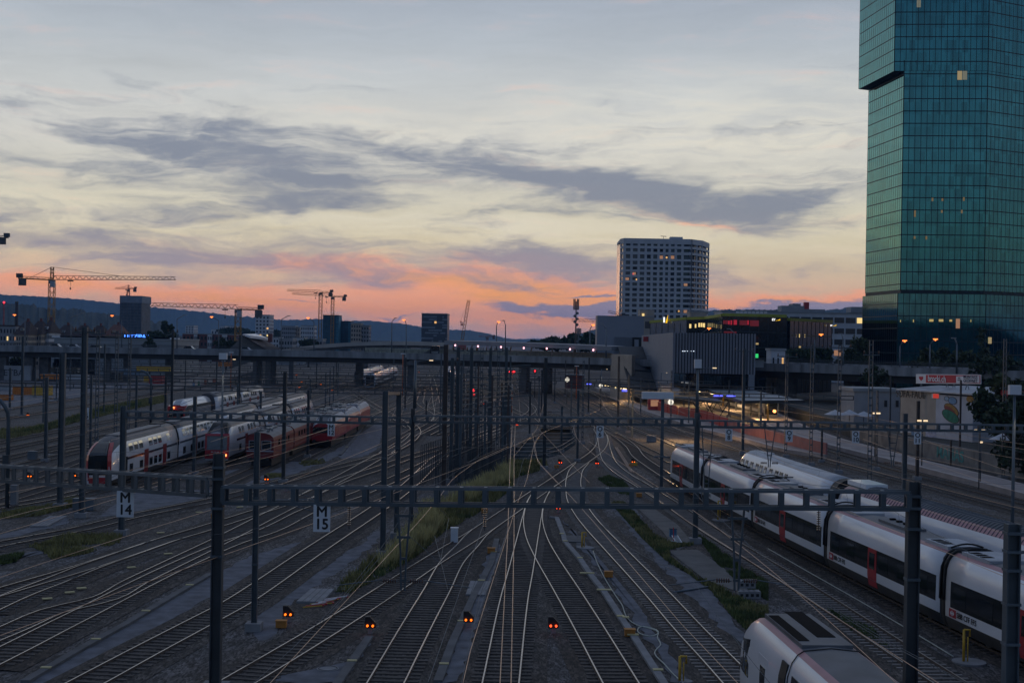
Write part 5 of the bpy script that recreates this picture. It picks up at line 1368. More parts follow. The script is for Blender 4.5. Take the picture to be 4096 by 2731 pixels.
def block(label, u0, u1, vt, Y, depth=14, wall=None, rows=6, cols=5, cat='building', name='apartment_building', wf=.55, hf=.55, lit=.04, base=0.0, roof='flat', win=None, turn=0.0, roofm=None, group=None, skip=None, lits=None, zt=None, side=True):
    um = (u0+u1)/2
    a, b = atY(u0, vt, Y + turn), atY(u1, vt, Y - turn)
    z1 = atY(um, vt, Y).z
    p, q = Vector((a.x, a.y, 0)), Vector((b.x, b.y, 0))
    d, n, L = frame_on(p, q)
    o = thing(name, label, cat, tuple((p+q)/2 + Vector((0, 0, base))), group)
    pl_ = [p, q, q - n*depth, p - n*depth]
    mb = MB(); mb.prism([(v.x, v.y) for v in pl_], base, z1); mb.build('wall', wall or m_wall_w, o)
    if roof == 'flat':
        mb = MB(); mb.prism([(v.x, v.y) for v in (p + n*.25 - d*.25, q + n*.25 + d*.25, q - n*(depth+.2) + d*.25, p - n*(depth+.2) - d*.25)], z1, z1+.5); mb.build('roof', roofm or m_roofm, o)
    elif roof == 'hip':
        h = min(depth*.38, 5.5); e = .5
        P = [p + n*e - d*e, q + n*e + d*e, q - n*(depth+e) + d*e, p - n*(depth+e) - d*e]
        r0 = p - n*depth/2 + d*min(depth*.35, L*.3); r1 = q - n*depth/2 - d*min(depth*.35, L*.3)
        Z0 = Vector((0, 0, z1)); ZH = Vector((0, 0, z1+h))
        mb = MB(); mb.face([P[0]+Z0, P[1]+Z0, r1+ZH, r0+ZH]); mb.face([P[1]+Z0, P[2]+Z0, r1+ZH]); mb.face([P[2]+Z0, P[3]+Z0, r0+ZH, r1+ZH]); mb.face([P[3]+Z0, P[0]+Z0, r0+ZH]); mb.face([P[3]+Z0, P[2]+Z0, P[1]+Z0, P[0]+Z0])
        rf = mb.build('roof', roofm or m_rooft, o)
        for k in range(max(1, int(L/7))):
            c = p + d*(L*(k+.5)/max(1, int(L/7))) - n*depth*.12
            mb = MB(); mb.box((c.x, c.y, z1+h*.38), (1.2, 1.6, 1.1), math.atan2(d.y, d.x)); mb.build('dormer', wall or m_wall_w, rf)
            mb = MB(); mb.box((c.x + n.x*.85, c.y+n.y*.85, z1+h*.38), (.8, .1, .7), math.atan2(d.y, d.x)); mb.build('skylight', m_winrefl, rf)
        c = r0.lerp(r1, .6); mb = MB(); mb.box((c.x, c.y, z1+h+.3), (.9, .9, 1.6)); mb.build('chimney', m_wall_br, rf)
    if rows:
        windows(o, p, q, max(base, 1.0), z1-.4, cols, rows, wf, hf, win, lit, skip=skip, lits=lits)
        if side and depth > 6:
            if p.x > 0: windows(o, p - n*depth, p, max(base, 1.0), z1-.4, max(1, int(cols*depth/max(L, 1)*.8)), rows, wf, hf, win, lit*.5, limit=12)
            else: windows(o, q, q - n*depth, max(base, 1.0), z1-.4, max(1, int(cols*depth/max(L, 1)*.8)), rows, wf, hf, win, lit*.5, limit=12)
    return o, p, q, z1, d, n

# ------------------------------------------------------------------ road viaduct
fe = [Vector(p) for p in ((-420, 425, 0), (-250, 408, 0), (-150, 402, 0), (-50, 396, 0), (1, 373, 0), (24, 350, 0), (46, 320, 0), (70, 285, 0), (100, 250, 0), (150, 200, 0))]
VP = resample(spline(fe, 4), 4.0)
VT = []
for i in range(len(VP)):
    d = (VP[min(i+1, len(VP)-1)] - VP[max(i-1, 0)]).normalized(); VT.append(Vector((-d.y, d.x, 0)))   # pointing away from the viewer
via = thing('road_viaduct', 'long grey concrete road viaduct crossing above all the tracks', 'viaduct', (0, 380, 0))
def vloft(prof, name, m):
    mb = MB(); mb.loft([[(p.x + t.x*a, p.y + t.y*a, z) for a, z in prof] for p, t in zip(VP, VT)], closed=True); return mb.build(name, m, via, autofix=True)
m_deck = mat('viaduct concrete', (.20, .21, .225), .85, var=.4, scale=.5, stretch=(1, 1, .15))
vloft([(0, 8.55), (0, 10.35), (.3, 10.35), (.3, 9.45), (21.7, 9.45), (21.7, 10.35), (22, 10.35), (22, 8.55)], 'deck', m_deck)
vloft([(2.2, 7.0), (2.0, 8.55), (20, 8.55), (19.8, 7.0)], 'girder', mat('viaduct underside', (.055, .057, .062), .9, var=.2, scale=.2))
mb = MB()
for off in (.05, 21.9):
    for z in (10.75, 11.15): mb.tube([(p.x + t.x*off, p.y + t.y*off, z) for p, t in zip(VP, VT)], .045, 5)
for i in range(0, len(VP), 1):
    for off in (.05,): p = VP[i] + VT[i]*off; mb.bar((p.x, p.y, 10.3), (p.x, p.y, 11.2), .07)
mb.build('railing', m_mastd, via)
def via_at(u):
    best = None
    for i, p in enumerate(VP):
        uu = 2048 + p.x/p.y*FPX
        if best is None or abs(uu-u) < best[0]: best = (abs(uu-u), i)
    return best[1]
for u, off, w in ((6, 4, 2.4), (84, 4, 2.8), (139, 6, 2.8), (436, 4, 1.5), (498, 9, 1.6), (1004, 3, 1.6), (1028, 8, 1.6), (1056, 4, 1.6), (1082, 9, 1.6), (1638, 4, 2.2), (2076, 4, 2.4), (2100, 9, 2.8), (2420, 5, 3.0), (2330, 15, 2.4), (640, 12, 1.8), (1350, 14, 2.0), (-150, 5, 2.8), (3120, 4, 3.5), (3300, 8, 3.0), (3480, 4, 2.4)):
    i = via_at(u); p = VP[i] + VT[i]*off
    mb = MB()
    if u in (2100, 2420): mb.tube([(p.x, p.y, 0), (p.x, p.y, 7.4)], w*.5, 14)
    else: mb.box((p.x, p.y, 3.7), (w, w*.8, 7.4), math.atan2(VT[i].y, VT[i].x)-math.pi/2)
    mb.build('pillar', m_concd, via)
m_lampoff = mat('pale lamp head', (.22, .23, .25), .4, var=.1)
def street_lamp(hu, hv, pu, lit, label, off=None):
    i = via_at(pu); o_ = off if off is not None else (.8 if not lit else 20.5)
    p = VP[i] + VT[i]*o_
    # correct x for the pole column
    y = p.y; base = atY(pu, 1400, y); p = Vector((base.x, y, 9.45)); h = atY(hu, hv, y)
    if p.z > 9.5: p.z = 9.45
    o = thing('street_lamp', label, 'street lamp', tuple(p), 'street lamps along the viaduct')
    elb = Vector((atY(pu, hv + 14, y).x, y, h.z-1.2))
    mb = MB(); mb.tube([tuple(p), tuple(elb)], [.2, .13], 8); mb.build('pole', m_steel, o)
    mb = MB(); mb.tube([tuple(elb), (h.x, h.y, h.z)], .11, 6); a = mb.build('arm', m_lampoff if not lit else m_steel2, o)
    s = 1 if h.x > elb.x else -1
    mb = MB(); mb.box((h.x+s*.2, h.y, h.z), (.9, .4, .2)); 
    if lit: mb.tube([(h.x+s*.2, h.y, h.z-.05), (h.x+s*.2, h.y, h.z-.35)], [.26, .14], 8)
    mb.build('lamp_head', m_sod if lit else m_lampoff, a)
SL = [(61, 1259, 100, 1), (326, 1253, 284, 0), (451, 1262, 487, 1), (737, 1260, 708, 0), (849, 1267, 875, 1), (1153, 1263, 1125, 0), (1235, 1271, 1256, 1), (1579, 1272, 1567, 0), (1618, 1279, 1625, 1), (1992, 1287, 1986, 1), (2016, 1282, 2022, 0), (2370, 1299, 2360, 1), (2412, 1295, 2425, 0), (2833, 1313, 2808, 1), (2919, 1315, 2943, 0), (3281, 1337, 3259, 1), (3366, 1335, 3373, 0), (3615, 1362, 3600, 1), (3738, 1356, 3720, 1), (3819, 1352, 3828, 0)]
for k, (hu, hv, pu, lit) in enumerate(SL):
    nb = sum(1 for x in SL[:k] if x[3] == lit)
    street_lamp(hu, hv, pu, lit, f"{'lit amber' if lit else 'unlit pale'} street lamp, {ordinal(nb)} {'lit' if lit else 'unlit'} one from the left on the viaduct")
# cars on the deck
def car(u, off, paint, label, lit=False, L=4.4, H=1.45, flip=1, van=False):
    i = via_at(u); p = VP[i] + VT[i]*off; a = math.atan2(VT[i].y, VT[i].x) - math.pi/2
    o = thing('parked_car' if False else 'car', label, 'car', (p.x, p.y, 9.46))
    def W_(x, y, z): return (p.x + math.cos(a)*x*flip - math.sin(a)*y, p.y + math.sin(a)*x*flip + math.cos(a)*y, 9.46+z)
    prof = [(-L/2, .35), (-L/2, .85), (-L*.33, .95), (-L*.2, H), (L*.16, H), (L*.31, .95), (L/2, .78), (L/2, .35)] if not van else [(-L/2, .35), (-L/2, H), (L*.3, H), (L*.42, 1.1), (L/2, .95), (L/2, .35)]
    mb = MB(); mb.loft([[W_(x, y, z) for x, z in prof] for y in (-.85, .85)], closed=True, smooth=False); mb.build('body', paint, o, autofix=True)
    mb = MB(); mb.hexa([W_(-L*.28, -.87, .98), W_(L*.25, -.87, .98), W_(L*.25, .87, .98), W_(-L*.28, .87, .98), W_(-L*.19, -.87, H-.08), W_(L*.14, -.87, H-.08), W_(L*.14, .87, H-.08), W_(-L*.19, .87, H-.08)]); mb.build('side_windows', m_glassd, o, autofix=True)
    for x in (-L*.31, L*.31):
        for y in (-.86, .86):
            mb = MB(); mb.tube([W_(x, y-.08, .33), W_(x, y+.08, .33)], .33, 12); mb.build('wheel', m_dark, o)
    for y in (-.6, .6):
        mb = MB(); mb.box(W_(L/2, y, .7), (.16, .3, .18), a); mb.build('headlight', m_head if lit else m_glassd, o)
m_silver = mat('silver car paint', (.42, .43, .45), .25, .4, var=.05, coat=.5); m_carb = mat('black car paint', (.015, .015, .018), .2, var=.05, coat=.6)
car(222, 4, m_silver, 'silver saloon car on the viaduct by the tall yellow crane mast', H=1.7)
car(255, 8, m_wall_w, 'small white car following the silver saloon on the viaduct', H=1.6)
car(370, 4, m_carb, 'black car with lit headlights on the viaduct left of the tall masts', True)
car(735, 4, m_silver, 'long grey car with lit headlight on the viaduct', True, L=4.9, H=1.75)
car(945, 8, m_wall_w, 'white car on the viaduct before the gabled house', H=1.65)

# station canopy riding on the viaduct
c0, c1 = atY(1777, 1360, 392), atY(2446, 1385, 352)
can = thing('station_canopy', 'long flat grey station canopy with pink lamps on top of the viaduct', 'canopy', ((c0.x+c1.x)/2, 370, 9.45))
CPn = [atY(1777, 1362, 396), atY(1960, 1367, 386), atY(2200, 1375, 367), atY(2446, 1385, 349)]
mb = MB(); mb.loft([[(p.x + a*.5, p.y + a, z) for a, z in ((0, p.z-1.15), (0, p.z), (9, p.z+.15), (9, p.z-1.0))] for p in CPn], closed=True); mb.build('roof_slab', mat('canopy fascia', (.20, .215, .24), .7, var=.1, scale=.2), can, autofix=True)
mb = MB(); mb.loft([[(p.x + a*.5, p.y + a, p.z-1.18) for a in (.4, 8.6)] for p in CPn], cap=(False, False)); mb.build('soffit', mat('warm timber soffit', (.16, .10, .07), .7, var=.2), can)
m_pinkl = emit('pink white lamp', (1, .42, .50), 3)
for u, v in ((1821, 1378), (1912, 1382), (2004, 1385), (2095, 1389), (2187, 1391), (2280, 1394), (2373, 1397)):
    yy = 394 - (u-1777)*.066; p = atY(u, v+2, yy - 1)
    mb = MB(); mb.tube([(p.x, p.y, p.z-.28), (p.x, p.y, p.z+.2)], .2, 8); mb.build('lamp', m_pinkl, can)
for i in range(9):
    t = i/8; p = CPn[0].lerp(CPn[3], t); mb = MB(); mb.bar((p.x+2, p.y+4, 9.45), (p.x+2.6, p.y+4, p.z-1.1), .35); mb.build('column', m_wall_b, can)
# people-free glass wall and pale rear wall of the platform
gw = thing('glass_wind_wall', 'pale glazed wind screen under the viaduct station canopy', 'wall', (6, 368, 9.45))
mb = MB()
for i in range(1, len(VP)-1):
    p = VP[i]+VT[i]*7
    if -46 < p.x < 26:
        q = VP[i+1]+VT[i+1]*7; mb.hexa([(p.x, p.y, 9.5), (q.x, q.y, 9.5), (q.x, q.y+.1, 9.5), (p.x, p.y+.1, 9.5), (p.x, p.y, 11.6), (q.x, q.y, 11.6), (q.x, q.y+.1, 11.6), (p.x, p.y+.1, 11.6)])
mb.build('panel_wall', mat('pale greenish screen', (.23, .235, .19), .35, var=.35, scale=1.2), gw)
ku = thing('stair_kiosk', 'dark glazed stair box at the left end of the viaduct station', 'kiosk', tuple(atY(1740, 1420, 394)))
p = atY(1740, 1440, 391); mb = MB(); mb.box((p.x, p.y-.5, 10.2), (2.6, 3, 4.6)); mb.build('shell', m_tband, ku); mb = MB(); mb.box((p.x, p.y-2.05, 10.7), (2.0, .12, .45)); mb.build('sign_strip', m_roofm, ku)
mb = MB(); mb.hexa([(p.x-9, p.y-1.5, 6.3), (p.x-1.3, p.y-1.5, 8.0), (p.x-1.3, p.y+1, 8.0), (p.x-9, p.y+1, 6.3), (p.x-9, p.y-1.5, 7.2), (p.x-1.3, p.y-1.5, 11.5), (p.x-1.3, p.y+1, 11.5), (p.x-9, p.y+1, 7.2)]); mb.build('stair', m_concd, ku)
# curved pale flyover behind
cf = thing('curved_flyover', 'pale curved concrete flyover bending behind the road viaduct', 'flyover', tuple(atY(1400, 1400, 450)))
cpts = [atY(1080, 1408, 440), atY(1160, 1396, 455), atY(1250, 1384, 465), atY(1380, 1374, 470), atY(1540, 1369, 470), atY(1680, 1370, 462), atY(1790, 1374, 455)]
CF = spline(cpts, 6)
mb = MB(); mb.loft([[(p.x, p.y+a, p.z+z) for a, z in ((0, -1.0), (0, .3), (7, .3), (7, -1.0))] for p in CF], closed=True); mb.build('deck', mat('pale flyover concrete', (.36, .34, .32), .8, var=.1, scale=.2), cf, autofix=True)
mb = MB(); mb.loft([[(p.x, p.y+a, p.z+z) for a, z in ((1, -1.9), (1, -1.0), (6, -1.0), (6, -1.9))] for p in CF], closed=True); mb.build('girder', m_concd, cf, autofix=True)
for k in range(2, len(CF)-1, 5): p = CF[k]; mb = MB(); mb.box((p.x, p.y+3.5, p.z/2-1), (1.4, 1.4, max(p.z-2, 1))); mb.build('pillar', m_concd, cf)

# ------------------------------------------------------------------ glass tower
def tglass():
    m = bpy.data.materials.new('teal tower glass'); m.use_nodes = True
    t = m.node_tree; b = t.nodes['Principled BSDF']
    b.inputs['Metallic'].default_value = 1.0; b.inputs['Roughness'].default_value = .045; b.inputs['Coat Weight'].default_value = .75; b.inputs['Coat Roughness'].default_value = .03; b.inputs['Coat IOR'].default_value = 1.5; b.inputs['Coat Tint'].default_value = (.85, 1, .97, 1)
    b.inputs['Specular Tint'].default_value = (.62, .92, .86, 1)
    tc = nd(t, 'ShaderNodeTexCoord'); mp = nd(t, 'ShaderNodeMapping'); mp.inputs['Scale'].default_value = (.62, .62, .2877); t.links.new(tc.outputs['Object'], mp.inputs[0])
    vo = nd(t, 'ShaderNodeTexWhiteNoise', noise_dimensions='3D')
    fl = nd(t, 'ShaderNodeVectorMath', operation='FLOOR'); t.links.new(mp.outputs[0], fl.inputs[0]); t.links.new(fl.outputs[0], vo.inputs['Vector'])
    mr = nd(t, 'ShaderNodeMapRange'); mr.inputs['To Min'].default_value = .78; mr.inputs['To Max'].default_value = 1.18; t.links.new(vo.outputs['Value'], mr.inputs['Value'])
    sc = nd(t, 'ShaderNodeVectorMath', operation='SCALE'); sc.inputs[0].default_value = (.030, .160, .182); t.links.new(mr.outputs[0], sc.inputs['Scale'])
    t.links.new(sc.outputs[0], b.inputs['Base Color'])
    n = nd(t, 'ShaderNodeTexNoise'); n.inputs['Scale'].default_value = .7; t.links.new(tc.outputs['Object'], n.inputs['Vector'])
    bp = nd(t, 'ShaderNodeBump'); bp.inputs['Strength'].default_value = .05; bp.inputs['Distance'].default_value = .05; t.links.new(n.outputs['Fac'], bp.inputs['Height']); t.links.new(bp.outputs['Normal'], b.inputs['Normal'])
    return m
m_tg = tglass()
m_mull = mat('dark mullion', (.012, .022, .028), .5, .3, var=.1)
tw = thing('glass_tower', 'huge teal glass office tower with an overhanging upper block', 'skyscraper', (120, 392, 0))
F = Vector((1549.6/FPX*380, 380, 0)); Rr = Vector((1884.4/FPX*378, 378, 0)); Lb = Vector((1409.2/FPX*407, 407, 0)); R2 = Rr + Vector((11.8, 6.5, 0)).normalized()*34; Bk = Lb + Vector((46, 22, 0))
def zv(u, v, Y): return atY(u, v, Y).z
z_base = zv(3600, 1172, 380); z_over = zv(3580, 281, 379); FLH = 3.476
def tblock(pl_, z0, z1, rows0, name):
    """closed glass prism plus a mullion grid on each visible wall; rows0: level of one floor line"""
    n = len(pl_)
    for i in range(n):
        a, b = pl_[i], pl_[(i+1) % n]; d, nn, L = frame_on(a, b)
        mb = MB(); mb.face([(a.x, a.y, z0), (b.x, b.y, z0), (b.x, b.y, z1), (a.x, a.y, z1)]); mb.build('glass_facade', m_tg, tw)
        if nn.y < .25:
            cols = max(1, round(L/1.6)); g = MB()
            for c in range(cols+1):
                p = a + d*(L*c/cols) + nn*.05; w = .15 if 0 < c < cols else .26
                g.box((p.x - nn.x*.06, p.y - nn.y*.06, (z0+z1)/2), (w, .05, z1-z0), math.atan2(d.y, d.x))
            k = math.ceil((z0-rows0)/FLH)
            while rows0 + k*FLH < z1:
                z = rows0 + k*FLH; p = (a+b)/2 + nn*.05; g.box((p.x - nn.x*.055, p.y - nn.y*.055, z), (L, .06, .26), math.atan2(d.y, d.x)); k += 1
            g.build('mullion_grid', m_mull, tw)
    mb = MB(); mb.prism([(p.x, p.y) for p in pl_], z0-.02, z0+.05); mb.build('soffit', m_mull, tw)
    mb = MB(); mb.prism([(p.x, p.y) for p in pl_], z1-.05, z1+.02); mb.build('roof', m_mull, tw)
rows0 = zv(3600, 623+19, 380)
low = [Lb, F, Rr, R2, Bk]
tblock(low, z_base+.9, z_over+3, rows0, 'low')
dl = (F-Rr).normalized()
Fu = F + dl*2.75; Lu = Lb + dl*2.6 + Vector((-.2, .8, 0))
tblock([Lu, Fu, Rr + Vector((0, -.06, 0)), R2 + Vector((.3, -.1, 0)), Bk + Vector((1, 1, 0))], z_over, 128, rows0, 'up')
dF = Vector((dl.y, -dl.x, 0)); dF = dF if dF.y < 0 else -dF
base_pl = [Lb + dl*.7, F + dl*.8 + dF*.7, Rr + dF*.7 + Vector((.4, 0, 0)), R2 + Vector((.6, -.6, 0)), Bk]
tblock(base_pl, 0, z_base-.1, zv(3600, 1362, 380), 'base')
mb = MB(); mb.prism([(p.x, p.y) for p in (Lb + Vector((.1, .1, 0)), F + Vector((.1, .1, 0)), Rr + Vector((-.1, .1, 0)), R2, Bk)], z_base-.1, z_base+.95); mb.build('recess_band', m_mull, tw)
dfr, nfr, Lfr = frame_on(F, Rr)
def towerlit(x0, x1, z0, z1, m, push=.06, label=None):
    a, b = F + dfr*x0 + nfr*push, F + dfr*x1 + nfr*push
    mb = MB(); mb.hexa([(a.x, a.y, z0), (b.x, b.y, z0), (b.x - nfr.x*.03, b.y-nfr.y*.03, z0), (a.x-nfr.x*.03, a.y-nfr.y*.03, z0), (a.x, a.y, z1), (b.x, b.y, z1), (b.x-nfr.x*.03, b.y-nfr.y*.03, z1), (a.x-nfr.x*.03, a.y-nfr.y*.03, z1)])
    mb.build('lit_window', m, tw)
def tl(u0, u1, v0, v1, m, push=.03):
    x0 = (atY(u0, v0, 379) - F).dot(dfr); x1 = (atY(u1, v0, 379) - F).dot(dfr)
    towerlit(x0, x1, zv(u0, v1, 379), zv(u0, v0, 379), m, push)
m_tl1 = emit('tower window warm', (1, .76, .38), .26); m_tl2 = emit('tower window dim', (.8, .8, .6), .16); m_tl3 = emit('tower ceiling lamp', (1, .72, .25), .4)
tl(3829, 3847, 284, 321, m_tl1); tl(3849, 3867, 284, 321, m_tl2); tl(3670, 3686, -30, 28, m_tl2)
m_tl4 = emit('faint ceiling lamp', (1, .66, .28), .13)
for x, y0, y1 in ((340, 308, 342), (475, 308, 322), (575, 308, 325), (428, 245, 262), (478, 248, 262), (585, 243, 262), (338, 440, 455), (397, 440, 458)):
    u = 3396 + x/1.28; tl(u-3, u+4, 600+y0/1.28, 600+y1/1.28, m_tl4)
for x0, x1, y0, y1, m in ((1075, 1130, 425, 458, m_tl3), (1200, 1260, 425, 458, m_tl3), (1340, 1375, 430, 458, m_tl3), (1425, 1478, 420, 548, m_litd), (860, 872, 430, 465, m_tl3), (690, 700, 435, 465, m_tl3), (1617, 1626, 430, 465, m_tl3)):
    tl(3396 + x0/3.36, 3396 + x1/3.36, 1150+y0/3.36, 1150+y1/3.36, m, .74)
drg, nrg, Lrg = frame_on(Rr + dF*.7, R2)
a = Rr + dF*.72 + drg*2.1 + nrg*.3; mb = MB(); mb.box((a.x, a.y, zv(3982, 1362, 380)), (1.3, .1, 1.8), math.atan2(drg.y, drg.x)); mb.build('lit_window', m_tl1, tw)

# ------------------------------------------------------------------ grid tower block and its neighbours
gt = thing('grid_tower_block', 'tall pale grey residential tower with a square grid facade and loggias', 'tower block', tuple(atY(2640, 1350, 750)))
YG = 750
gl = Vector((atY(2497, 1100, YG).x, YG, 0)); gr = Vector((atY(2762, 1100, YG).x, YG, 0)); gs = Vector((atY(2806, 1100, YG+9).x, YG+9, 0)); gs2 = Vector((atY(2832, 1100, YG+28).x, YG+28, 0)); gl2 = gl + Vector((-1.5, 6, 0))
ztop = zv(2640, 955, YG)
core = [gl2 + Vector((.8, .8, 0)), gl + Vector((.8, .9, 0)), gr + Vector((-.3, .9, 0)), gs + Vector((-.9, .8, 0)), gs2 + Vector((-1, 0, 0)), gs2 + Vector((-4, 25, 0)), gl2 + Vector((0, 30, 0))]
mb = MB(); mb.prism([(p.x, p.y) for p in core], 0, ztop-1.2); mb.build('glazing', mat('tower block glazing', (.055, .065, .08), .2, var=.5, scale=.25, spec=.7), gt)
m_grid = mat('pale grid concrete', (.44, .45, .48), .8, var=.08, scale=.3)
# crop (2000 + x/2.09, 900 + y/2.09) in the photograph
cols = [1047, 1097, 1157, 1215, 1268, 1322, 1370, 1415, 1466, 1522, 1592]
ys = [148, 188, 238, 293, 342, 385, 430, 475, 520, 564, 608, 654, 698, 742, 786, 830, 874, 918, 962]
mb = MB()
wl_ = [(gl2, gl, [0, 1]), (gl, gr, None), (gr, gs, [0, .5, 1]), (gs, gs2, [0, .5, 1])]
for a, b, fr_ in wl_:
    d, n_, L = frame_on(a, b)
    if fr_ is None: fr_ = [min(1, max(0, (Vector((atY(2000+x/2.09, 1100, YG).x, YG, 0)) - a).dot(d)/L)) for x in cols] + [1]; fr_[0] = 0
    for f in fr_: p = a + d*(L*f); mb.box((p.x, p.y, ztop/2), (1.35 if a is gl else .8, .9, ztop), math.atan2(d.y, d.x))
    for k, y in enumerate(ys):
        z = zv(2640, 900+y/2.09, YG) - .0; h = 1.25 if k > 2 else 1.5
        if z < 3: continue
        p = (a+b)/2; mb.box((p.x, p.y-.02, z), (L+.5, 1.0, h if a is gl else h*.9), math.atan2(d.y, d.x))
mb.build('facade_grid', m_grid, gt)
mb = MB(); mb.prism([(p.x, p.y) for p in (gl2 + Vector((-.5, 0, 0)), gl + Vector((-.3, -.6, 0)), gr + Vector((0, -.6, 0)), gs + Vector((.5, -.4, 0)), gs2 + Vector((.6, 0, 0)), gs2 + Vector((-3, 26, 0)), gl2 + Vector((0, 31, 0)))], ztop-1.6, ztop); rf = mb.build('roof', m_grid, gt)
p = atY(2704, 948, YG+10); mb = MB(); mb.box((p.x, p.y, ztop+.9), (7, 5, 1.8)); mb.build('roof_house', m_grid, rf)
p = atY(2654, 948, YG+8); mb = MB(); mb.bar((p.x, p.y, ztop), (p.x, p.y, ztop+2), .2); mb.bar((p.x-1.6, p.y, ztop+2.1), (p.x+1.6, p.y, ztop+1.9), .3); mb.build('antenna', m_mastd, rf)
def gcell(x, y, m, w=26, h=26):
    p = atY(2000+x/2.09, 900+y/2.09, YG+.75); mb = MB(); mb.box((p.x, p.y, p.z), (w/2.09*YG/FPX, .12, h/2.09*YG/FPX)); mb.build('lit_window', m, gt)
for x, y, m in ((1348, 270, m_litd), (1393, 272, m_litw), (1441, 270, m_litd), (1110, 410, m_litr), (1063, 453, m_litd), (1142, 456, m_litw), (1552, 497, m_litd), (1495, 720, m_litw), (1550, 722, m_litd), (1120, 408, m_litd)):
    gcell(x, y, m, 14 if m in (m_litw, m_litr) else 30, 14 if m in (m_litw, m_litr) else 26)
for r, y in enumerate(ys[:-6]):
    for c in range(10):
        x = (cols[c]+cols[c+1])/2 if c < 10 else 0
        hsh = (r*7 + c*13 + (r*c) % 5) % 9
        if hsh in (0, 4): gcell((x), y+23, m_black if hsh == 0 else mat('pale blind', (.11, .13, .16), .6, var=.1), 30, 24)
bb, *_ = block('cream block with three rows of broad dark windows before the grid tower', 2495, 2612, 1268, 610, 16, m_wall_b, 4, 3, wf=.62, hf=.5, lit=0, zt=None)
p = atY(2588, 1300, 612); z_ = atY(2588, 1243, 612).z; mb = MB(); mb.box((p.x, p.y+5, z_-2), (6.6, 9, 5)); mb.build('roof_house', m_wall_b, bb)
p = atY(2573, 1260, 611.8); mb = MB(); mb.box((p.x, p.y+.2, p.z), (1.0, .2, 1.4)); mb.build('lit_window', m_lity, bb)
block('brown penthouse block at the right foot of the grid tower', 2762, 2826, 1248, 640, 12, m_wall_b, 2, 2, lit=0)
# checkered office cube
cu, p, q, z1, d, n = block('dark glass office cube with scattered pale panels far behind the viaduct', 1687, 1790, 1256, 900, 30, mat('dark cube facade', (.03, .045, .07), .3, var=.2), 0, 0, name='office_cube')
rr = random.Random(5)
L = (q-p).length
rows, colsn = 16, 15
pn = MB(); cnt = 0
for r in range(rows):
    c = 0
    while c < colsn:
        run = rr.randint(1, 4)
        if rr.random() < .62:
            a = p + d*(L*(c+.06)/colsn) + n*.12; run_ = min(run, colsn-c); b = p + d*(L*(c+run_-.06)/colsn) + n*.12
            zz = 2 + (z1-3)*(r+.5)/rows; hh = (z1-3)/rows*.30
            mb = MB(); mb.hexa([(a.x, a.y, zz-hh), (b.x, b.y, zz-hh), (b.x, b.y+.2, zz-hh), (a.x, a.y+.2, zz-hh), (a.x, a.y, zz+hh), (b.x, b.y, zz+hh), (b.x, b.y+.2, zz+hh), (a.x, a.y+.2, zz+hh)])
            if cnt < 95: mb.build('facade_panel', mat('pale cube panel', (.16, .20, .25), .5, var=.2, scale=.1), cu)
            cnt += 1
        c += run
pp = atY(1742, 1289, 899.7); mb = MB(); mb.box((pp.x, pp.y, pp.z), (1.4, .15, 1.4)); mb.build('lit_window', m_litw, cu)
# skyline on the left
m_scaf = mat('blue scaffold net', (.03, .11, .17), .7, var=.25, scale=.4); m_scafl = mat('light blue scaffold net', (.05, .22, .32), .7, var=.2, scale=.4)
tC, p, q, z1, d, n = block('dark banded high-rise under construction with a crane on its roof', 483, 566, 1190, 900, 22, mat('unfinished facade', (.075, .095, .13), .6, var=.35, scale=.25), 0, 0, name='high_rise')
for k in range(19):
    z = z1*(k+1)/20; mb = MB(); mb.prism([(v.x, v.y) for v in (p + n*.5 - d*.4, q + n*.5 + d*.4, q - n*23 + d*.4, p - n*23 - d*.4)], z, z+.7); mb.build('floor_slab', mat('slab edge', (.12, .135, .16), .8, var=.2, scale=.5), tC)
for j in range(7):
    a = p + d*((q-p).length*j/6) + n*.3; mb = MB(); mb.box((a.x, a.y, z1/2), (.5, .4, z1)); mb.build('facade_post', MATS['slab edge'], tC)
mb = MB(); mb.prism([(v.x, v.y) for v in (p + n*.6 - d*.5, q + n*.6 + d*.5, q - n*22.6 + d*.5, p - n*22.6 - d*.5)], z1-3.5, z1+1.2); mb.build('top_screen', mat('formwork screen', (.17, .20, .25), .7, var=.25, scale=.5), tC)
block('white tower block with paired square windows behind the short yellow crane', 1022, 1078, 1261, 1000, 18, m_wall_w, 11, 4, lit=.08, wf=.5, hf=.5)
block('pale low block with regular dark windows left of the blue scaffolding', 1128, 1180, 1305, 1000, 16, m_wall_g, 7, 7, lit=.02)
block('plain cream side block joined to the pale low block', 1180, 1199, 1310, 1005, 16, m_wall_b, 7, 2, lit=0, wf=.3)
block('second white block with square windows beside the tall thin crane mast', 1203, 1254, 1304, 980, 16, m_wall_w, 7, 6, lit=.06, wf=.5)
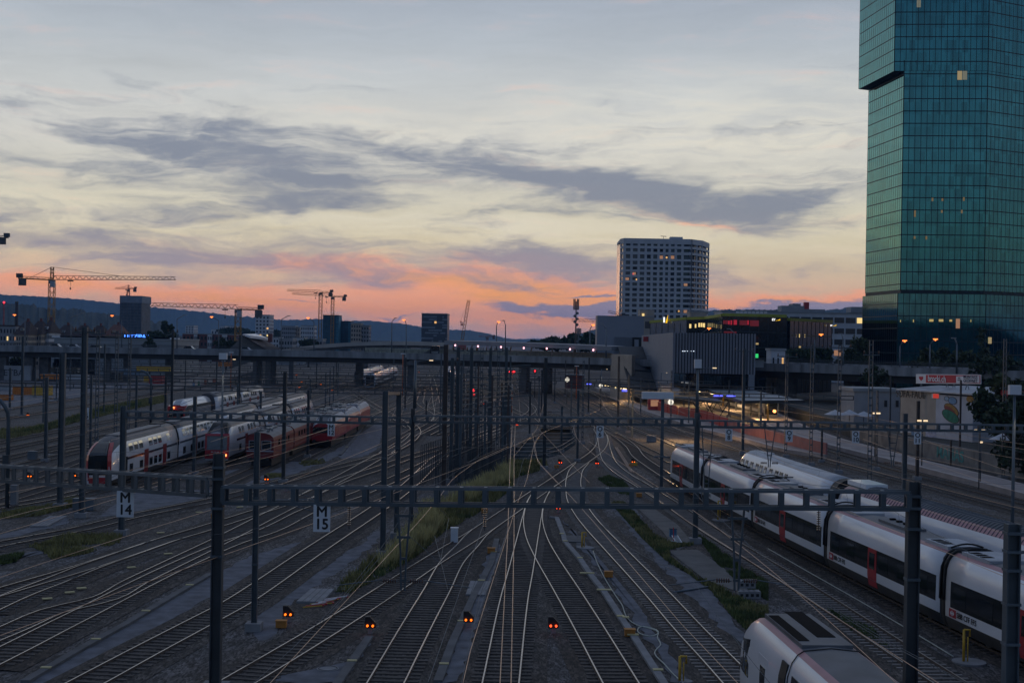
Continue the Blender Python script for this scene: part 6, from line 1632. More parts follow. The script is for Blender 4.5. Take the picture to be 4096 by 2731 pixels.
for u0, u1, vt, lab in ((1293, 1354, 1263, 'taller block wrapped in blue scaffold netting with cranes above'), (1355, 1403, 1287, 'lower block wrapped in dark blue scaffold netting')):
    s_, p, q, z1, d, n = block(lab, u0, u1, vt, 880 if u0 < 1300 else 890, 16, m_scaf, 0, 0, name='scaffolded_building', roofm=m_mastd)
    mb = MB(); mb.prism([(v.x, v.y) for v in (q + n*.3 - d*1.6, q + n*.35 + d*.3, q - n*16 + d*.3, q - n*16 - d*1.6)], 0, z1-.3); mb.build('side_net', m_scafl, s_)
    g = MB(); L = (q-p).length
    for k in range(14): zz = z1*(k+.5)/14; a = p + n*.4; b = q + n*.4; g.bar((a.x, a.y, zz), (b.x, b.y, zz), .12)
    for k in range(9): a = p.lerp(q, k/8) + n*.4; g.bar((a.x, a.y, 0), (a.x, a.y, z1+1.5), .12)
    g.build('scaffold', m_mastd, s_)
block('beige block with balconies right of the scaffolded buildings', 1404, 1444, 1294, 870, 14, m_wall_b, 8, 4, lit=.06)
block('grey-beige block stepping down toward the flyover', 1444, 1476, 1303, 875, 14, m_wall_g, 8, 3, lit=.05)
for i, (u0, u1, vt, Y, rows, cols_, w) in enumerate(((730, 775, 1336, 760, 4, 3, m_wall_br), (775, 785, 1338, 757, 4, 2, m_wall_w), (785, 830, 1337, 760, 4, 3, m_wall_br), (830, 845, 1338, 757, 4, 2, m_wall_w), (845, 888, 1338, 760, 4, 3, m_wall_br), (888, 905, 1339, 757, 4, 2, m_wall_w), (905, 940, 1340, 760, 4, 3, m_wall_br))):
    block(f"{'brick-red' if w is m_wall_br else 'narrow pale blue-grey'} section, {ordinal(i)} from the left in the terrace behind the shorter yellow crane", u0, u1, vt, Y, 12, w, rows, cols_, lit=.06, name='terrace_house', group='alternating brick and pale terrace')
for i, (u0, u1, vt, Y) in enumerate(((742, 775, 1303, 1500), (880, 900, 1305, 1500), (912, 940, 1305, 1480))):
    block(f'faint pale high block at the foot of the hills, {ordinal(i)} from the left', u0, u1, vt, Y, 20, m_wall_w, 9, 3, lit=0, group='faint blocks at the hill foot')
for i, (u0, u1, vt, Y, w, rows, lit) in enumerate(((1060, 1115, 1351, 720, m_wall_w, 5, .05), (1115, 1170, 1357, 700, m_wall_g, 4, .03), (1170, 1215, 1352, 730, m_wall_w, 4, .04), (1215, 1290, 1358, 740, m_wall_g, 4, .06), (560, 615, 1330, 1300, m_wall_g, 4, .02), (615, 640, 1335, 1250, m_wall_w, 3, .02), (600, 650, 1352, 780, m_wall_br, 3, .1), (950, 985, 1340, 1100, m_wall_g, 3, 0), (690, 730, 1345, 1100, m_wall_g, 3, .03), (845, 880, 1318, 1700, m_wall_w, 3, 0), (1480, 1560, 1364, 1400, m_wall_g, 2, .1), (1560, 1640, 1366, 1500, m_concd, 2, .08))):
    block(f'low distant city building, {ordinal(i)} of the scattered ones along the skyline', u0, u1, vt, Y, 14, w, rows, max(2, int((u1-u0)/11)), lit=lit, name='distant_building', group='low distant buildings')
# old tenements with dark pitched roofs
for i, (u0, u1, vt, Y, w) in enumerate(((0, 62, 1305, 560, m_wall_g), (56, 112, 1338, 530, m_wall_b), (110, 165, 1336, 540, m_wall_b), (165, 196, 1331, 545, m_wall_w), (215, 285, 1343, 640, m_wall_g), (285, 350, 1345, 640, m_wall_b), (350, 415, 1346, 640, m_wall_g), (415, 490, 1342, 640, m_wall_b), (-90, 0, 1320, 560, m_wall_g))):
    nm = ('flat grey tenement with a lit ground window at the left picture edge', 'first pitched-roof tenement left of the yellow crane', 'second pitched-roof tenement left of the yellow crane', 'white gable-end tenement touching the yellow crane mast', 'dark-roofed terrace house just right of the crane mast', 'second dark-roofed terrace house right of the crane mast', 'third dark-roofed terrace house right of the crane mast', 'reddish-roofed house before the high-rise under construction', 'grey tenement mostly outside the left picture edge')[i]
    block(nm, u0, u1, vt, Y, 14, w, 5 if i < 4 else 4, 6 if i else 5, wf=.45, hf=.55, lit=.03, name='tenement_house', roof='flat' if i in (0, 8) else 'hip', roofm=m_roofr if i == 7 else m_rooft, group='old tenement houses')
hl, p, q, z1, d, n = block('long low hall with plain grey roof just behind the viaduct', 217, 690, 1358, 470, 40, m_roofm, 0, 0, name='industrial_hall')
for k in range(14):
    a = p + d*((q-p).length*(k+.5)/14) - n*3; mb = MB(); mb.box((a.x, a.y, z1+.7), (6, 2.2, .5), math.atan2(d.y, d.x)); mb.build('roof_skylight', m_white, hl)
lw = block('pale depot office with a row of small windows seen below the viaduct', 158, 380, 1435, 470, 10, m_wall_g, 1, 18, wf=.4, hf=.5, lit=0, name='depot_office')[0]
# gabled house with the white-painted roof window
gh = thing('gabled_house', 'steep grey gabled hall with a bright roof panel behind the viaduct', 'house', tuple(atY(985, 1400, 455)))
a, b, c = atY(918, 1394, 455), atY(1054, 1398, 455), atY(972, 1345, 455)
mb = MB(); mb.loft([[(a.x, y, 0), (a.x, y, a.z), (c.x, y, c.z), (b.x, y, b.z), (b.x, y, 0)] for y in (455, 480)], None, closed=True); mb.build('wall', mat('grey board wall', (.13, .125, .12), .85, var=.2), gh, autofix=True)
mb = MB(); mb.hexa([(c.x-.3, 453.6, c.z+.15), (b.x+1.2, 453.6, b.z-.3), (b.x+1.2, 482, b.z-.3), (c.x-.3, 482, c.z+.15), (c.x-.3, 453.6, c.z+.55), (b.x+1.2, 453.6, b.z+.1), (b.x+1.2, 482, b.z+.1), (c.x-.3, 482, c.z+.55)]); mb.build('roof', m_rooft, gh)
mb = MB(); mb.hexa([(c.x+.2, 453.4, c.z+.35), (c.x+2.6, 453.4, c.z-.5), (c.x+5.0, 476, c.z-1.3), (c.x+.2, 476, c.z+.5), (c.x+.2, 453.4, c.z+.75), (c.x+2.6, 453.4, c.z+.35), (c.x+5.0, 476, c.z-.5), (c.x+.2, 476, c.z+1.0)]); mb.build('skylight', m_white, gh)
mb = MB(); mb.box((c.x+6.5, 470, c.z-.4), (1.4, 1.4, 3)); mb.build('chimney', m_wall_br, gh)
# chimney and mast at the far left
ch = thing('factory_chimney', 'dark round factory chimney behind the left tenements', 'chimney', tuple(atY(66, 1350, 700)))
p = atY(67, 1205, 700); mb = MB(); mb.tube([(p.x, 700, 0), (p.x, 700, p.z)], [1.0, .75], 14); mb.build('shaft', mat('soot brick', (.04, .032, .032), .9, var=.3), ch); mb = MB(); mb.tube([(p.x, 700, p.z-1), (p.x, 700, p.z)], .85, 14); mb.build('crown_ring', m_concd, ch)
p = atY(16, 1213, 800); tm = thing('radio_mast', 'thin red and white mast with a red lamp at the left picture edge', 'mast', (p.x, 800, 0))
mb = MB(); mb.tube([(p.x, 800, 0), (p.x, 800, p.z)], [.7, .4], 6); mb.build('shaft', mat('faded red steel', (.25, .06, .06), .7, var=.5, scale=.4), tm); mb = MB(); mb.tube([(p.x, 800, p.z), (p.x, 800, p.z+1)], .5, 8); mb.build('lamp', m_tail, tm)
p = atY(555, 1347, 520); sg = thing('neon_sign', 'small glowing blue rooftop sign right of the high-rise', 'sign', tuple(p)); 
text_obj('LETZIPARK', 'lettering', 2.3, emit('blue neon', (.06, .22, 1), 3.0), sg, p, (1, 0, 0), (0, 0, 1), 'CENTER', .06, .02); mb = MB(); mb.box((p.x, p.y+.4, p.z), (13, .3, 2.2)); mb.build('back_panel', m_mastd, sg)
# telecom masts
for (u, vt, vb, Y, lab, big) in ((2305, 1205, 1373, 520, 'tall slim telecom mast crowned with panel antennas right of the canopy', 1), (2314, 1311, 1373, 560, 'short telecom mast with dish clusters beside the tall one', 0)):
    p = atY(u, vt, Y); t = thing('telecom_mast', lab, 'antenna mast', (p.x, Y, 0))
    mb = MB(); mb.tube([(p.x, Y, 0), (p.x, Y, p.z)], [.42, .2], 8); mb.build('pole', m_mastb if big else m_mast, t)
    for k in range(6):
        a_ = k*math.pi/3; mb = MB(); mb.box((p.x+math.cos(a_)*.95, Y+math.sin(a_)*.95, p.z-1.2 if big else p.z-1.5), (.36, .36, 4.2 if big else 2.6)); mb.build('panel_antenna', m_mastd if big else m_steel, t)
    for k in range(5):
        mb = MB(); mb.tube([(p.x+.5*(-1)**k, Y-.7, p.z-4.6-k*1.1), (p.x+.5*(-1)**k, Y-.4, p.z-4.6-k*1.1)], .55, 10); mb.build('dish', m_steel, t)

# ------------------------------------------------------------------ cranes
m_cry = mat('yellow crane steel', (.30, .16, .03), .6, var=.3, scale=.5); m_crr = mat('red crane steel', (.26, .06, .05), .6, var=.3, scale=.5); m_crg = mat('grey crane steel', (.16, .13, .12), .6, var=.2)
def lattice(mb, p, q, w, step, th, up=(0, 0, 1), m=0):
    p, q = Vector(p), Vector(q); d = (q-p); L = d.length; d.normalize(); u = Vector(up)
    if abs(d.dot(u)) > .9: u = Vector((0, 1, 0))
    a = d.cross(u).normalized()*w/2; b = a.cross(d).normalized()*w/2
    for s, t in ((-1, -1), (1, -1), (1, 1), (-1, 1)): mb.bar(p + a*s + b*t, q + a*s + b*t, th, m=m)
    n = max(2, int(L/step))
    cs = ((-1, -1), (1, -1), (1, 1), (-1, 1))
    for i in range(n):
        f0, f1 = i/n, (i+1)/n
        for k in range(4):
            (s0, t0), (s1, t1) = cs[k], cs[(k+1) % 4]
            if i % 2: s0, t0, s1, t1 = s1, t1, s0, t0
            mb.bar(p + d*(L*f0) + a*s0 + b*t0, p + d*(L*f1) + a*s1 + b*t1, th*.7, m=m)
def tri_jib(mb, p, q, h, w, step, th, m=0):
    p, q = Vector(p), Vector(q); d = q-p; L = d.length; d.normalize(); a = Vector((-d.y, d.x, 0)).normalized()*w/2; u = Vector((0, 0, h))
    mb.bar(p-a, q-a, th, m=m); mb.bar(p+a, q+a, th, m=m); mb.bar(p+u, q+u*.75, th, m=m)
    n = int(L/step)
    for i in range(n):
        f0, f1, fm = i/n, (i+1)/n, (i+.5)/n; uu = u*(1-.25*fm)
        for s in (-1, 1): mb.bar(p + d*(L*f0) + a*s, p + d*(L*fm) + uu, th*.6, m=m); mb.bar(p + d*(L*fm) + uu, p + d*(L*f1) + a*s, th*.6, m=m)
def tower_crane(label, mu, vtop, vjib, jl, jr, Y, m, mw=2.0, apex=True, base=0.0, th=.22, cab=True, jm=None, dy=(0, 0), tiltr=0):
    """jl/jr: photo columns (and rows) of the jib tip and the counter-jib end"""
    p = atY(mu, vjib, Y); o = thing('tower_crane', label, 'crane', (p.x, Y, base))
    mb = MB(); lattice(mb, (p.x, Y, base), (p.x, Y, p.z-1.5), mw, mw*1.1, th); mb.build('mast', m, o)
    tip = atY(*jl, Y+dy[0]); ce = atY(*jr, Y+dy[1])
    mb = MB(); tri_jib(mb, (p.x, Y, p.z), tip, 1.6*mw/2, 1.4*mw/2, 2.3*mw/2, th*.8); mb.build('jib', jm or m, o)
    mb = MB(); lattice(mb, (p.x, Y, p.z+.3), (ce.x, ce.y, ce.z+.3), mw*.5, 2.2, th*.7); mb.bar((p.x, Y, p.z), ce, mw*.6, .3); mb.build('counter_jib', m, o)
    cw = Vector((p.x, Y, p.z)).lerp(ce, .88); mb = MB(); mb.box((cw.x, cw.y, cw.z-mw*.75), (mw*1.3, mw*.7, mw*1.3)); mb.build('counterweight', m_concd, o)
    cw = Vector((p.x, Y, p.z)).lerp(ce, .97); mb = MB(); mb.box((cw.x, cw.y, cw.z+mw*.5), (mw*1.1, mw*.7, mw*.8)); mb.build('winch_house', m_mastd, o)
    if cab: mb = MB(); mb.box((p.x+mw*.35, Y-mw*.6, p.z-mw*.9), (mw*.8, mw*.9, mw*1.1)); mb.build('cab', mat('crane cab', (.30, .34, .40), .4, var=.1), o)
    mb = MB(); mb.tube([(p.x, Y, p.z-1.7), (p.x, Y, p.z-.2)], mw*.7, 10); mb.build('slew_ring', m_crg, o)
    tr_ = Vector((p.x, Y, p.z)).lerp(tip, .15); mb = MB(); mb.box((tr_.x, tr_.y, tr_.z-.5), (mw, mw*.6, .5)); mb.bar((tr_.x, tr_.y, tr_.z-.5), (tr_.x, tr_.y, tr_.z-3.5), .1); mb.box((tr_.x, tr_.y, tr_.z-3.9), (.5, .5, .9)); mb.build('hook_trolley', m_mastd, o)
    if apex:
        t = atY(mu, vtop, Y); mb = MB(); lattice(mb, (p.x, Y, p.z), (p.x, Y, t.z), mw*.5, mw*.8, th*.8); mb.build('apex', m, o)
        mb = MB(); mb.bar((p.x, Y, t.z), Vector((p.x, Y, p.z+mw*.8)).lerp(tip + Vector((0, 0, mw*.6)), .56), th*.6); mb.bar((p.x, Y, t.z), Vector((p.x, Y, p.z)).lerp(ce, .7), th*.6); mb.build('stay_rod', m_mastd, o)
    return o
tower_crane('tall yellow tower crane with hook trolley and pointed apex on the left', 208, 1068, 1119, (702, 1119), (74, 1112), 600, m_cry, 2.3, True, th=.26, jm=m_crg)
tower_crane('shorter yellow flat-top crane with jib pointing left before the white tower block', 953, 1200, 1236, (606, 1224), (1046, 1239), 600, m_cry, 2.4, False, th=.26, jm=mat('pale orange jib', (.30, .19, .11), .6, var=.2))
tower_crane('small tower crane standing on the high-rise under construction', 514, 1140, 1156, (461, 1155), (543, 1155), 905, m_crr, 1.5, True, base=zv(514, 1187, 900), th=.22, cab=False)
tower_crane('thin crane with higher jib above the blue scaffolded block', 1283, 1160, 1170, (1149, 1164), (1328, 1170), 890, m_cry, 2.0, False, th=.24, cab=False)
tower_crane('thin crane with lower jib rising from the blue scaffolded block', 1331, 1180, 1187, (1168, 1177), (1383, 1188), 875, m_cry, 1.8, False, th=.24, cab=False)
tower_crane('red crane with long level jib left of the grid tower', 2477, 1262, 1288, (2286, 1285), (2500, 1290), 640, m_crr, 1.7, False, th=.2)
tower_crane('red crane with short raised jib just above the level one', 2480, 1235, 1262, (2432, 1249), (2494, 1264), 690, m_crr, 1.7, False, th=.2)
tower_crane('crane whose counter-jib tip enters the left picture edge high up', -160, 920, 955, (-420, 955), (33, 950), 560, m_crg, 2.0, True, th=.25)
for (u, v0, v1, Y, lab) in ((1950, 1342, 1360, 900, 'tiny red crane on the horizon beside the lit lamp'),):
    tower_crane(lab, u, v0, v0+4, (1915, v0+5), (1978, v0+4), Y, m_crr, 1.2, False, th=.2, cab=False)
cc = thing('crawler_crane', 'slim leaning crawler crane boom right of the office cube', 'crane', tuple(atY(1848, 1365, 800)))
a, b = atY(1848, 1365, 800), atY(1875, 1200, 800)
mb = MB(); lattice(mb, a, b, 1.5, 2.2, .25); mb.build('boom', m_cry, cc)
a2, b2 = atY(1852, 1300, 800), atY(1842, 1284, 800)
mb = MB(); lattice(mb, a2, b2, .8, 1.6, .2); mb.bar(b2, atY(1846, 1340, 800), .12); mb.bar(b2, b, .1); mb.bar(atY(1842, 1298, 800), a2, .6); mb.build('back_mast', m_crr, cc)
mb = MB(); c_ = atY(1848, 1370, 800); mb.box((c_.x, 800, c_.z-3), (5, 4, 4)); mb.box((c_.x, 800, c_.z-6), (8, 5, 2)); mb.build('undercarriage', m_crr, cc)
# ------------------------------------------------------------------ ribbed station hall beside the viaduct
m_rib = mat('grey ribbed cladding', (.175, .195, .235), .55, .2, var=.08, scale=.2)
m_ribp = mat('plain grey cladding', (.20, .22, .265), .6, .1, var=.06, scale=.2)
YH = 292
ha, hb = atY(2698, 1400, YH), atY(3019, 1400, YH-3)
zt, zb_ = atY(2698, 1330, YH).z, atY(2860, 1494, YH).z
hall = thing('ribbed_hall', 'big grey hall with vertically ribbed cladding over the platforms', 'station building', (ha.x, YH, 0))
d, n, L = frame_on(Vector((ha.x, ha.y, 0)), Vector((hb.x, hb.y, 0)))
P4 = [Vector((ha.x, ha.y, 0)), Vector((hb.x, hb.y, 0)), Vector((hb.x+1, hb.y+30, 0)), Vector((ha.x, ha.y+71, 0))]
mb = MB(); mb.prism([(p.x, p.y) for p in (P4[0] - n*.2, P4[1] - n*.2, P4[2], Vector((ha.x+.1, ha.y+30, 0)))], zb_, zt-.1); mb.build('upper_volume', mat('rib shadow sheet', (.05, .058, .075), .7, var=.08), hall)  # sheet darkened so the gaps between ribs read as shade
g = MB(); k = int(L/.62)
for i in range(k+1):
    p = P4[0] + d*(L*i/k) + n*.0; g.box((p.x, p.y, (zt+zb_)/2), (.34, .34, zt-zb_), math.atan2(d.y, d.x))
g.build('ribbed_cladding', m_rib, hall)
g = MB(); p = P4[1] - d*.6; g.box((p.x, p.y+.2, zb_/2), (1.25, 1.0, zb_), 0); g.build('leg', m_rib, hall)
# sloping-edged side wall
g = MB(); X0 = ha.x
sec = [(ha.y, 0.2), (ha.y, zt), (ha.y+71, zt-.3), (ha.y+71, 13.3), (ha.y+33, 3.6), (ha.y+33, .2)]
g.loft([[(x, y, z) for y, z in sec] for x in (X0-.35, X0-.02)], closed=True); g.build('side_wall', m_ribp, hall, autofix=True)
g = MB()
for i in range(14):
    if i in (3, 7, 8): continue
    u = 2731 + i*8.7; p = atY(u, 1404, YH-.4); g2 = MB(); g2.box((p.x, p.y-.1, p.z), (.26, .14, .13)); g2.build('facade_light', emit('cool facade light', (.75, .85, 1), 1.6), hall)
p = atY(2820, 1436, YH-.5); g = MB(); g.tube([(p.x, p.y-.2, p.z), (p.x, p.y, p.z)], .26, 10); g.build('red_signal_light', m_tail, hall)  # red signal light from in front of the hall, attached to its face
st = thing('stair_roof', 'dark shingled roof sloping down from the viaduct to the platform', 'roof', tuple(atY(2550, 1460, 335)))
a, b, c, e = atY(2472, 1385, 352), atY(2570, 1386, 360), atY(2632, 1556, 322), atY(2520, 1540, 318)
g = MB(); up = Vector((0, 0, .7)); g.hexa([e - up, c - up, b - up, a - up, e, c, b, a]); g.build('roof_slope', mat('dark shingles', (.045, .048, .052), .8, var=.25, scale=1.5), st, autofix=True)
g = MB()
for f in (.33, .62, .86): g.bar(a.lerp(e, f) + Vector((0, -.2, .1)), b.lerp(c, f) + Vector((0, -.2, .1)), .3, .2)
g.build('roof_joint', m_mastd, st)
g = MB(); q = atY(2462, 1400, 349); g.prism([(q.x-1.2, q.y), (a.x+1.0, q.y-.5), (a.x+2.5, 330), (q.x+2.2, 326)], 0, 11.4); g.build('end_wall', m_wall_b, st)
rb = thing('rear_ribbed_box', 'low grey ribbed box behind the end of the station canopy', 'station building', tuple(atY(2455, 1380, 385)))
a, b = atY(2388, 1346, 385), atY(2575, 1346, 385); g = MB(); g.box(((a.x+b.x)/2, 389, (a.z+8)/2+4), (b.x-a.x, 8, a.z-4)); g.build('volume', m_ribp, rb)
g = MB()
for i in range(24): x = atY(2460, 1346, 385).x + i*.33; g.box((x, 384.9, (a.z+9)/2), (.15, .3, a.z-9))
g.build('ribbed_cladding', m_rib, rb)
g = MB(); q = atY(2550, 1366, 384); g.box((q.x, 384.3, q.z-.4), (2.8, .8, 3.2)); g.build('portal', m_black, rb)
g = MB(); q = atY(2547, 1366, 383); g.box((q.x, 383.6, q.z-.6), (1.2, .3, 2.4)); g.build('door', m_rib, rb)
pj = atY(2586, 1356, 300); sgn = thing('wall_sign', 'small dark red sign sticking out of the sloping hall wall', 'sign', tuple(pj)); g = MB(); g.box((ha.x-1.0, 345, atY(2586, 1356, 345).z), (1.3, .2, 1.3)); g.build('panel', m_tred, sgn); g = MB(); g.box((ha.x-.3, 345, atY(2586, 1356, 345).z), (.3, .2, .5)); g.build('bracket', m_mastd, sgn)

# ------------------------------------------------------------------ platforms
m_plat = mat('warm platform asphalt', (.31, .265, .25), .9, var=.2, scale=.5)
m_edge = mat('pale platform edge', (.52, .47, .44), .8, var=.12)
def curve(uvs, z=.55): return [Vector((p.x, p.y, 0)) for p in spline([at(u, v, z) for u, v in uvs], 3)]
def strip(name, E, F_, z, m, kind='structure', z0=0):
    mb = MB(); n = min(len(E), len(F_))
    def res(c, k): 
        out = []
        for i in range(k):
            t = i*(len(c)-1)/(k-1); j = min(int(t), len(c)-2); out.append(c[j].lerp(c[j+1], t-j))
        return out
    k = 40; E, F_ = res(E, k), res(F_, k)
    mb.loft([[(a.x, a.y, z0), (a.x, a.y, z), (b.x, b.y, z), (b.x, b.y, z0)] for a, b in zip(E, F_)], closed=True)
    return mb.build(name, m, kind=kind, autofix=True), E, F_
eA = curve([(2370, 1545), (2418, 1568), (2546, 1630), (2680, 1676), (2797, 1711), (2997, 1760), (3143, 1797), (3300, 1818)])
wA = curve([(2420, 1545), (2480, 1572), (2660, 1648), (2800, 1675), (2905, 1712), (2985, 1735), (3166, 1782), (3306, 1817)], .55)
_, EA, WA = strip('platform', eA, wA, .55, m_plat)
eB = curve([(2600, 1545), (2740, 1590), (2869, 1632), (2979, 1662), (3089, 1709), (3226, 1754), (3419, 1804), (3610, 1850), (3850, 1911), (4096, 1974), (4400, 2055)])
fB = curve([(2740, 1545), (2860, 1570), (3000, 1600), (3110, 1650), (3260, 1716), (3396, 1761), (3515, 1791), (3694, 1838), (3991, 1908), (4096, 1935), (4400, 2010)])
_, EB, FB = strip('platform', eB, fB, .56, m_plat)
for E, F_, z in ((EA, WA, .565), (EB, FB, .575), (FB, EB, .58)):
    a = [p.lerp(q, min(.45/max((q-p).length, .5), .5)) for p, q in zip(E, F_)]; b = [p.lerp(q, min(.75/max((q-p).length, .5), .5)) for p, q in zip(E, F_)]
    strip('path', a, b, z, m_edge, z0=.5)
wl_ = thing('platform_wall', 'low pink wall dividing the two platforms, bright red at its far part', 'wall', tuple(WA[20]))
m_pink = mat('faded pink wall', (.30, .115, .105), .85, var=.2, scale=.5)
m_redw = mat('red fence panel', (.42, .045, .03), .7, var=.18, scale=.6)
for i in range(len(WA)-1):
    a, b = WA[i], WA[i+1]; 
    if a.y > 285: continue
    g = MB(); red = a.y > 222; h = (1.75 if red else 1.5) * (1 if a.y > 178 else max(.3, (a.y-158)/20))
    g.bar((a.x, a.y, .5+h/2), (b.x - (b.x-a.x)*(.14 if red else 0), b.y - (b.y-a.y)*(.14 if red else 0), .5+h/2), .22, h); g.build('red_panel' if red else 'wall_section', m_redw if red else m_pink, wl_)
def cap_pt(u, v, z): return at(u, v, z)
pr = thing('platform_roof', 'long light grey platform roof tapering toward the ribbed hall', 'roof', tuple(at(2990, 1580, 4.5)))
cs = [at(2964, 1602, 4.5), at(3214, 1600, 4.5), at(2900, 1545, 4.6), at(2791, 1543, 4.6)]
cs[2] = Vector((cs[2].x+2, cs[2].y+10, 4.6)); cs[3] = Vector((cs[3].x, cs[3].y+10, 4.6))
g = MB(); up = Vector((0, 0, .35)); g.hexa([c - up for c in cs] + cs); g.build('roof_sheet', m_roofm, pr, autofix=True)
g = MB()
for i in range(4): a, b = cs[i], cs[(i+1) % 4]; g.bar(a - Vector((0, 0, .25)), b - Vector((0, 0, .25)), .22, .5)
g.build('fascia', m_tskirt, pr)
g = MB()
for i in range(9):
    t = (i+.5)/9; c = cs[0].lerp(cs[3], t).lerp(cs[1].lerp(cs[2], t), .5); g2 = MB(); g2.box((c.x, c.y, 2.4), (.3, .3, 3.7)); g2.build('column', m_yellow if i % 3 == 0 else m_mastd, pr)
m_tubew = emit('warm tube light', (1, .74, .34), 7)
for s, nn in ((.14, 10), (.86, 7)):
    for i in range(nn):
        t = (i+.5)/nn; c = cs[0].lerp(cs[3], t).lerp(cs[1].lerp(cs[2], t), s); g2 = MB(); g2.box((c.x, c.y, 4.08), (1.0, .16, .1)); g2.build('tube_light', m_tubew, pr)
pr2 = thing('dark_canopy', 'dark greenish flat canopy on V-shaped trusses above the red fence', 'roof', tuple(at(2790, 1595, 4.2)))
cs2 = [at(2700, 1588, 4.2), at(2885, 1604, 4.2), at(2870, 1594, 4.2), at(2690, 1575, 4.2)]
g = MB(); g.hexa([c - Vector((0, 0, .3)) for c in cs2] + cs2); g.build('roof_sheet', m_mastd, pr2, autofix=True)
for f in (.62, .92):
    c = cs2[0].lerp(cs2[1], f); g = MB()
    for s in (-1, 1): g.bar((c.x, c.y, .6), (c.x+s*2.0, c.y, 4), .16); g.bar((c.x+s*1, c.y, 2.2), (c.x, c.y, 4), .12)
    g.bar((c.x-2, c.y, 3.9), (c.x+2, c.y, 3.9), .16); g.build('truss', m_dark, pr2)
ky = thing('red_kiosk', 'small red lit kiosk on the platform left of the clock', 'kiosk', tuple(at(2618, 1640, .55)))
p = at(2618, 1640, .55); g = MB(); g.box((p.x, p.y+1, 1.9), (2.6, 2, 2.6)); g.build('body', m_tred, ky); g = MB(); g.box((p.x, p.y-.05, 2.0), (1.6, .1, 1.3)); g.build('window', m_litd, ky)
for (u, v, Y, r, lab) in ((2683, 1608, 262, .55, 'round lit station clock right of the white signal box'), (2269, 1518, 300, .5, 'round lit clock by the brick platform wall'), (2403, 1543, 320, .45, 'round lit clock on the lamp pole at the canopy end')):
    p = atY(u, v, Y); t = thing('station_clock', lab, 'clock', (p.x, Y, .55))
    g = MB(); g.tube([(p.x, Y+.12, p.z), (p.x, Y-.02, p.z)], r, 20, smooth=False); g.build('dial', emit('clock dial', (1, .93, .78), 1.0), t)
    g = MB(); g.bar((p.x, Y-.05, p.z), (p.x+r*.55, Y-.05, p.z+r*.35), .07, .04); g.bar((p.x, Y-.05, p.z), (p.x-r*.2, Y-.05, p.z-r*.5), .07, .04); g.build('hands', m_letter, t)
    g = MB(); g.tube([(p.x, Y+.05, .55), (p.x, Y+.05, p.z-r)], .06, 6); g.build('post', m_mastd, t)
m_disp = emit('blue display', (.10, .12, 1), 2.6)
for i, (u0, u1, v, Y) in enumerate(((2855, 2891, 1584, 250), (2907, 2941, 1585, 246), (2487, 2508, 1562, 290), (2347, 2365, 1534, 310))):
    a, b = atY(u0, v, Y), atY(u1, v, Y); t = thing('departure_display', ('blue departure display left of the dark mast under the roof', 'blue departure display right of the dark mast under the roof', 'small blue display beneath the stair roof', 'tiny blue display under the viaduct edge')[i], 'display', tuple(a), 'blue departure displays')
    g = MB(); g.box(((a.x+b.x)/2, Y, a.z), (b.x-a.x, .12, .36)); g.build('screen', m_disp, t); g = MB(); g.box(((a.x+b.x)/2, Y+.16, a.z), (b.x-a.x+.1, .16, .48)); g.build('housing', m_dark, t)
    g = MB()
    for k in (.2, .8): g.bar((a.x+(b.x-a.x)*k, Y+.15, a.z+.2), (a.x+(b.x-a.x)*k, Y+.15, a.z+.9), .06)
    g.build('hanger', m_mastd, t)
# row of lamps under the far platform roof and the real light they give
fr_ = thing('far_platform_roof', 'dark far platform roof with a row of yellow tube lamps', 'roof', tuple(at(2740, 1550, 4.3)))
a, b = at(2660, 1535, 4.2), at(2790, 1566, 4.2)
g = MB(); g.hexa([a + Vector((-.5, 0, 0)), b + Vector((-.5, 0, 0)), b + Vector((5, 3, 0)), a + Vector((5, 3, 0)), a + Vector((-.5, 0, .3)), b + Vector((-.5, 0, .3)), b + Vector((5, 3, .3)), a + Vector((5, 3, .3))]); g.build('roof_sheet', m_tskirt, fr_, autofix=True)
for i in range(9): c = a.lerp(b, (i+.5)/9); g = MB(); g.box((c.x+.6, c.y, 4.12), (.9, .2, .12)); g.build('tube_light', m_tubew, fr_)
a2, b2 = at(2420, 1540, 3.8), at(2505, 1556, 3.8)
fr2 = thing('stair_underside_roof', 'low dark roof with a row of small yellow lamps below the viaduct stair', 'roof', tuple(a2))
g = MB(); g.hexa([a2 + Vector((-1, 0, .1)), b2 + Vector((-1, 0, .1)), b2 + Vector((4, 3, .1)), a2 + Vector((4, 3, .1)), a2 + Vector((-1, 0, .5)), b2 + Vector((-1, 0, .5)), b2 + Vector((4, 3, .5)), a2 + Vector((4, 3, .5))]); g.build('roof_sheet', m_tskirt, fr2, autofix=True)
for i in range(8): c = a2.lerp(b2, (i+.5)/8); g = MB(); g.box((c.x, c.y, 3.78), (.7, .2, .12)); g.build('tube_light', m_tubew, fr2)
def lamp_light(loc, e, parent, col=(1, .62, .28), r=.6):
    ld = bpy.data.lights.new('tube_glow', 'POINT'); ld.energy = e; ld.color = col; ld.shadow_soft_size = r
    o = bpy.data.objects.new('tube_glow', ld); COL.objects.link(o); o.parent = parent; o.location = Vector(loc) - worldloc(parent)
for t in (.12, .5, .88):
    c = cs[0].lerp(cs[3], t).lerp(cs[1].lerp(cs[2], t), .4); lamp_light((c.x, c.y, 3.7), 1700, pr)
c = a.lerp(b, .5); lamp_light((c.x+1, c.y-1, 3.6), 2000, fr_)
c = at(2700, 1665, 3.6); lamp_light((c.x, c.y, 3.6), 1900, ky)
c = a2.lerp(b2, .5); lamp_light((c.x, c.y-1, 3.2), 1500, fr2)
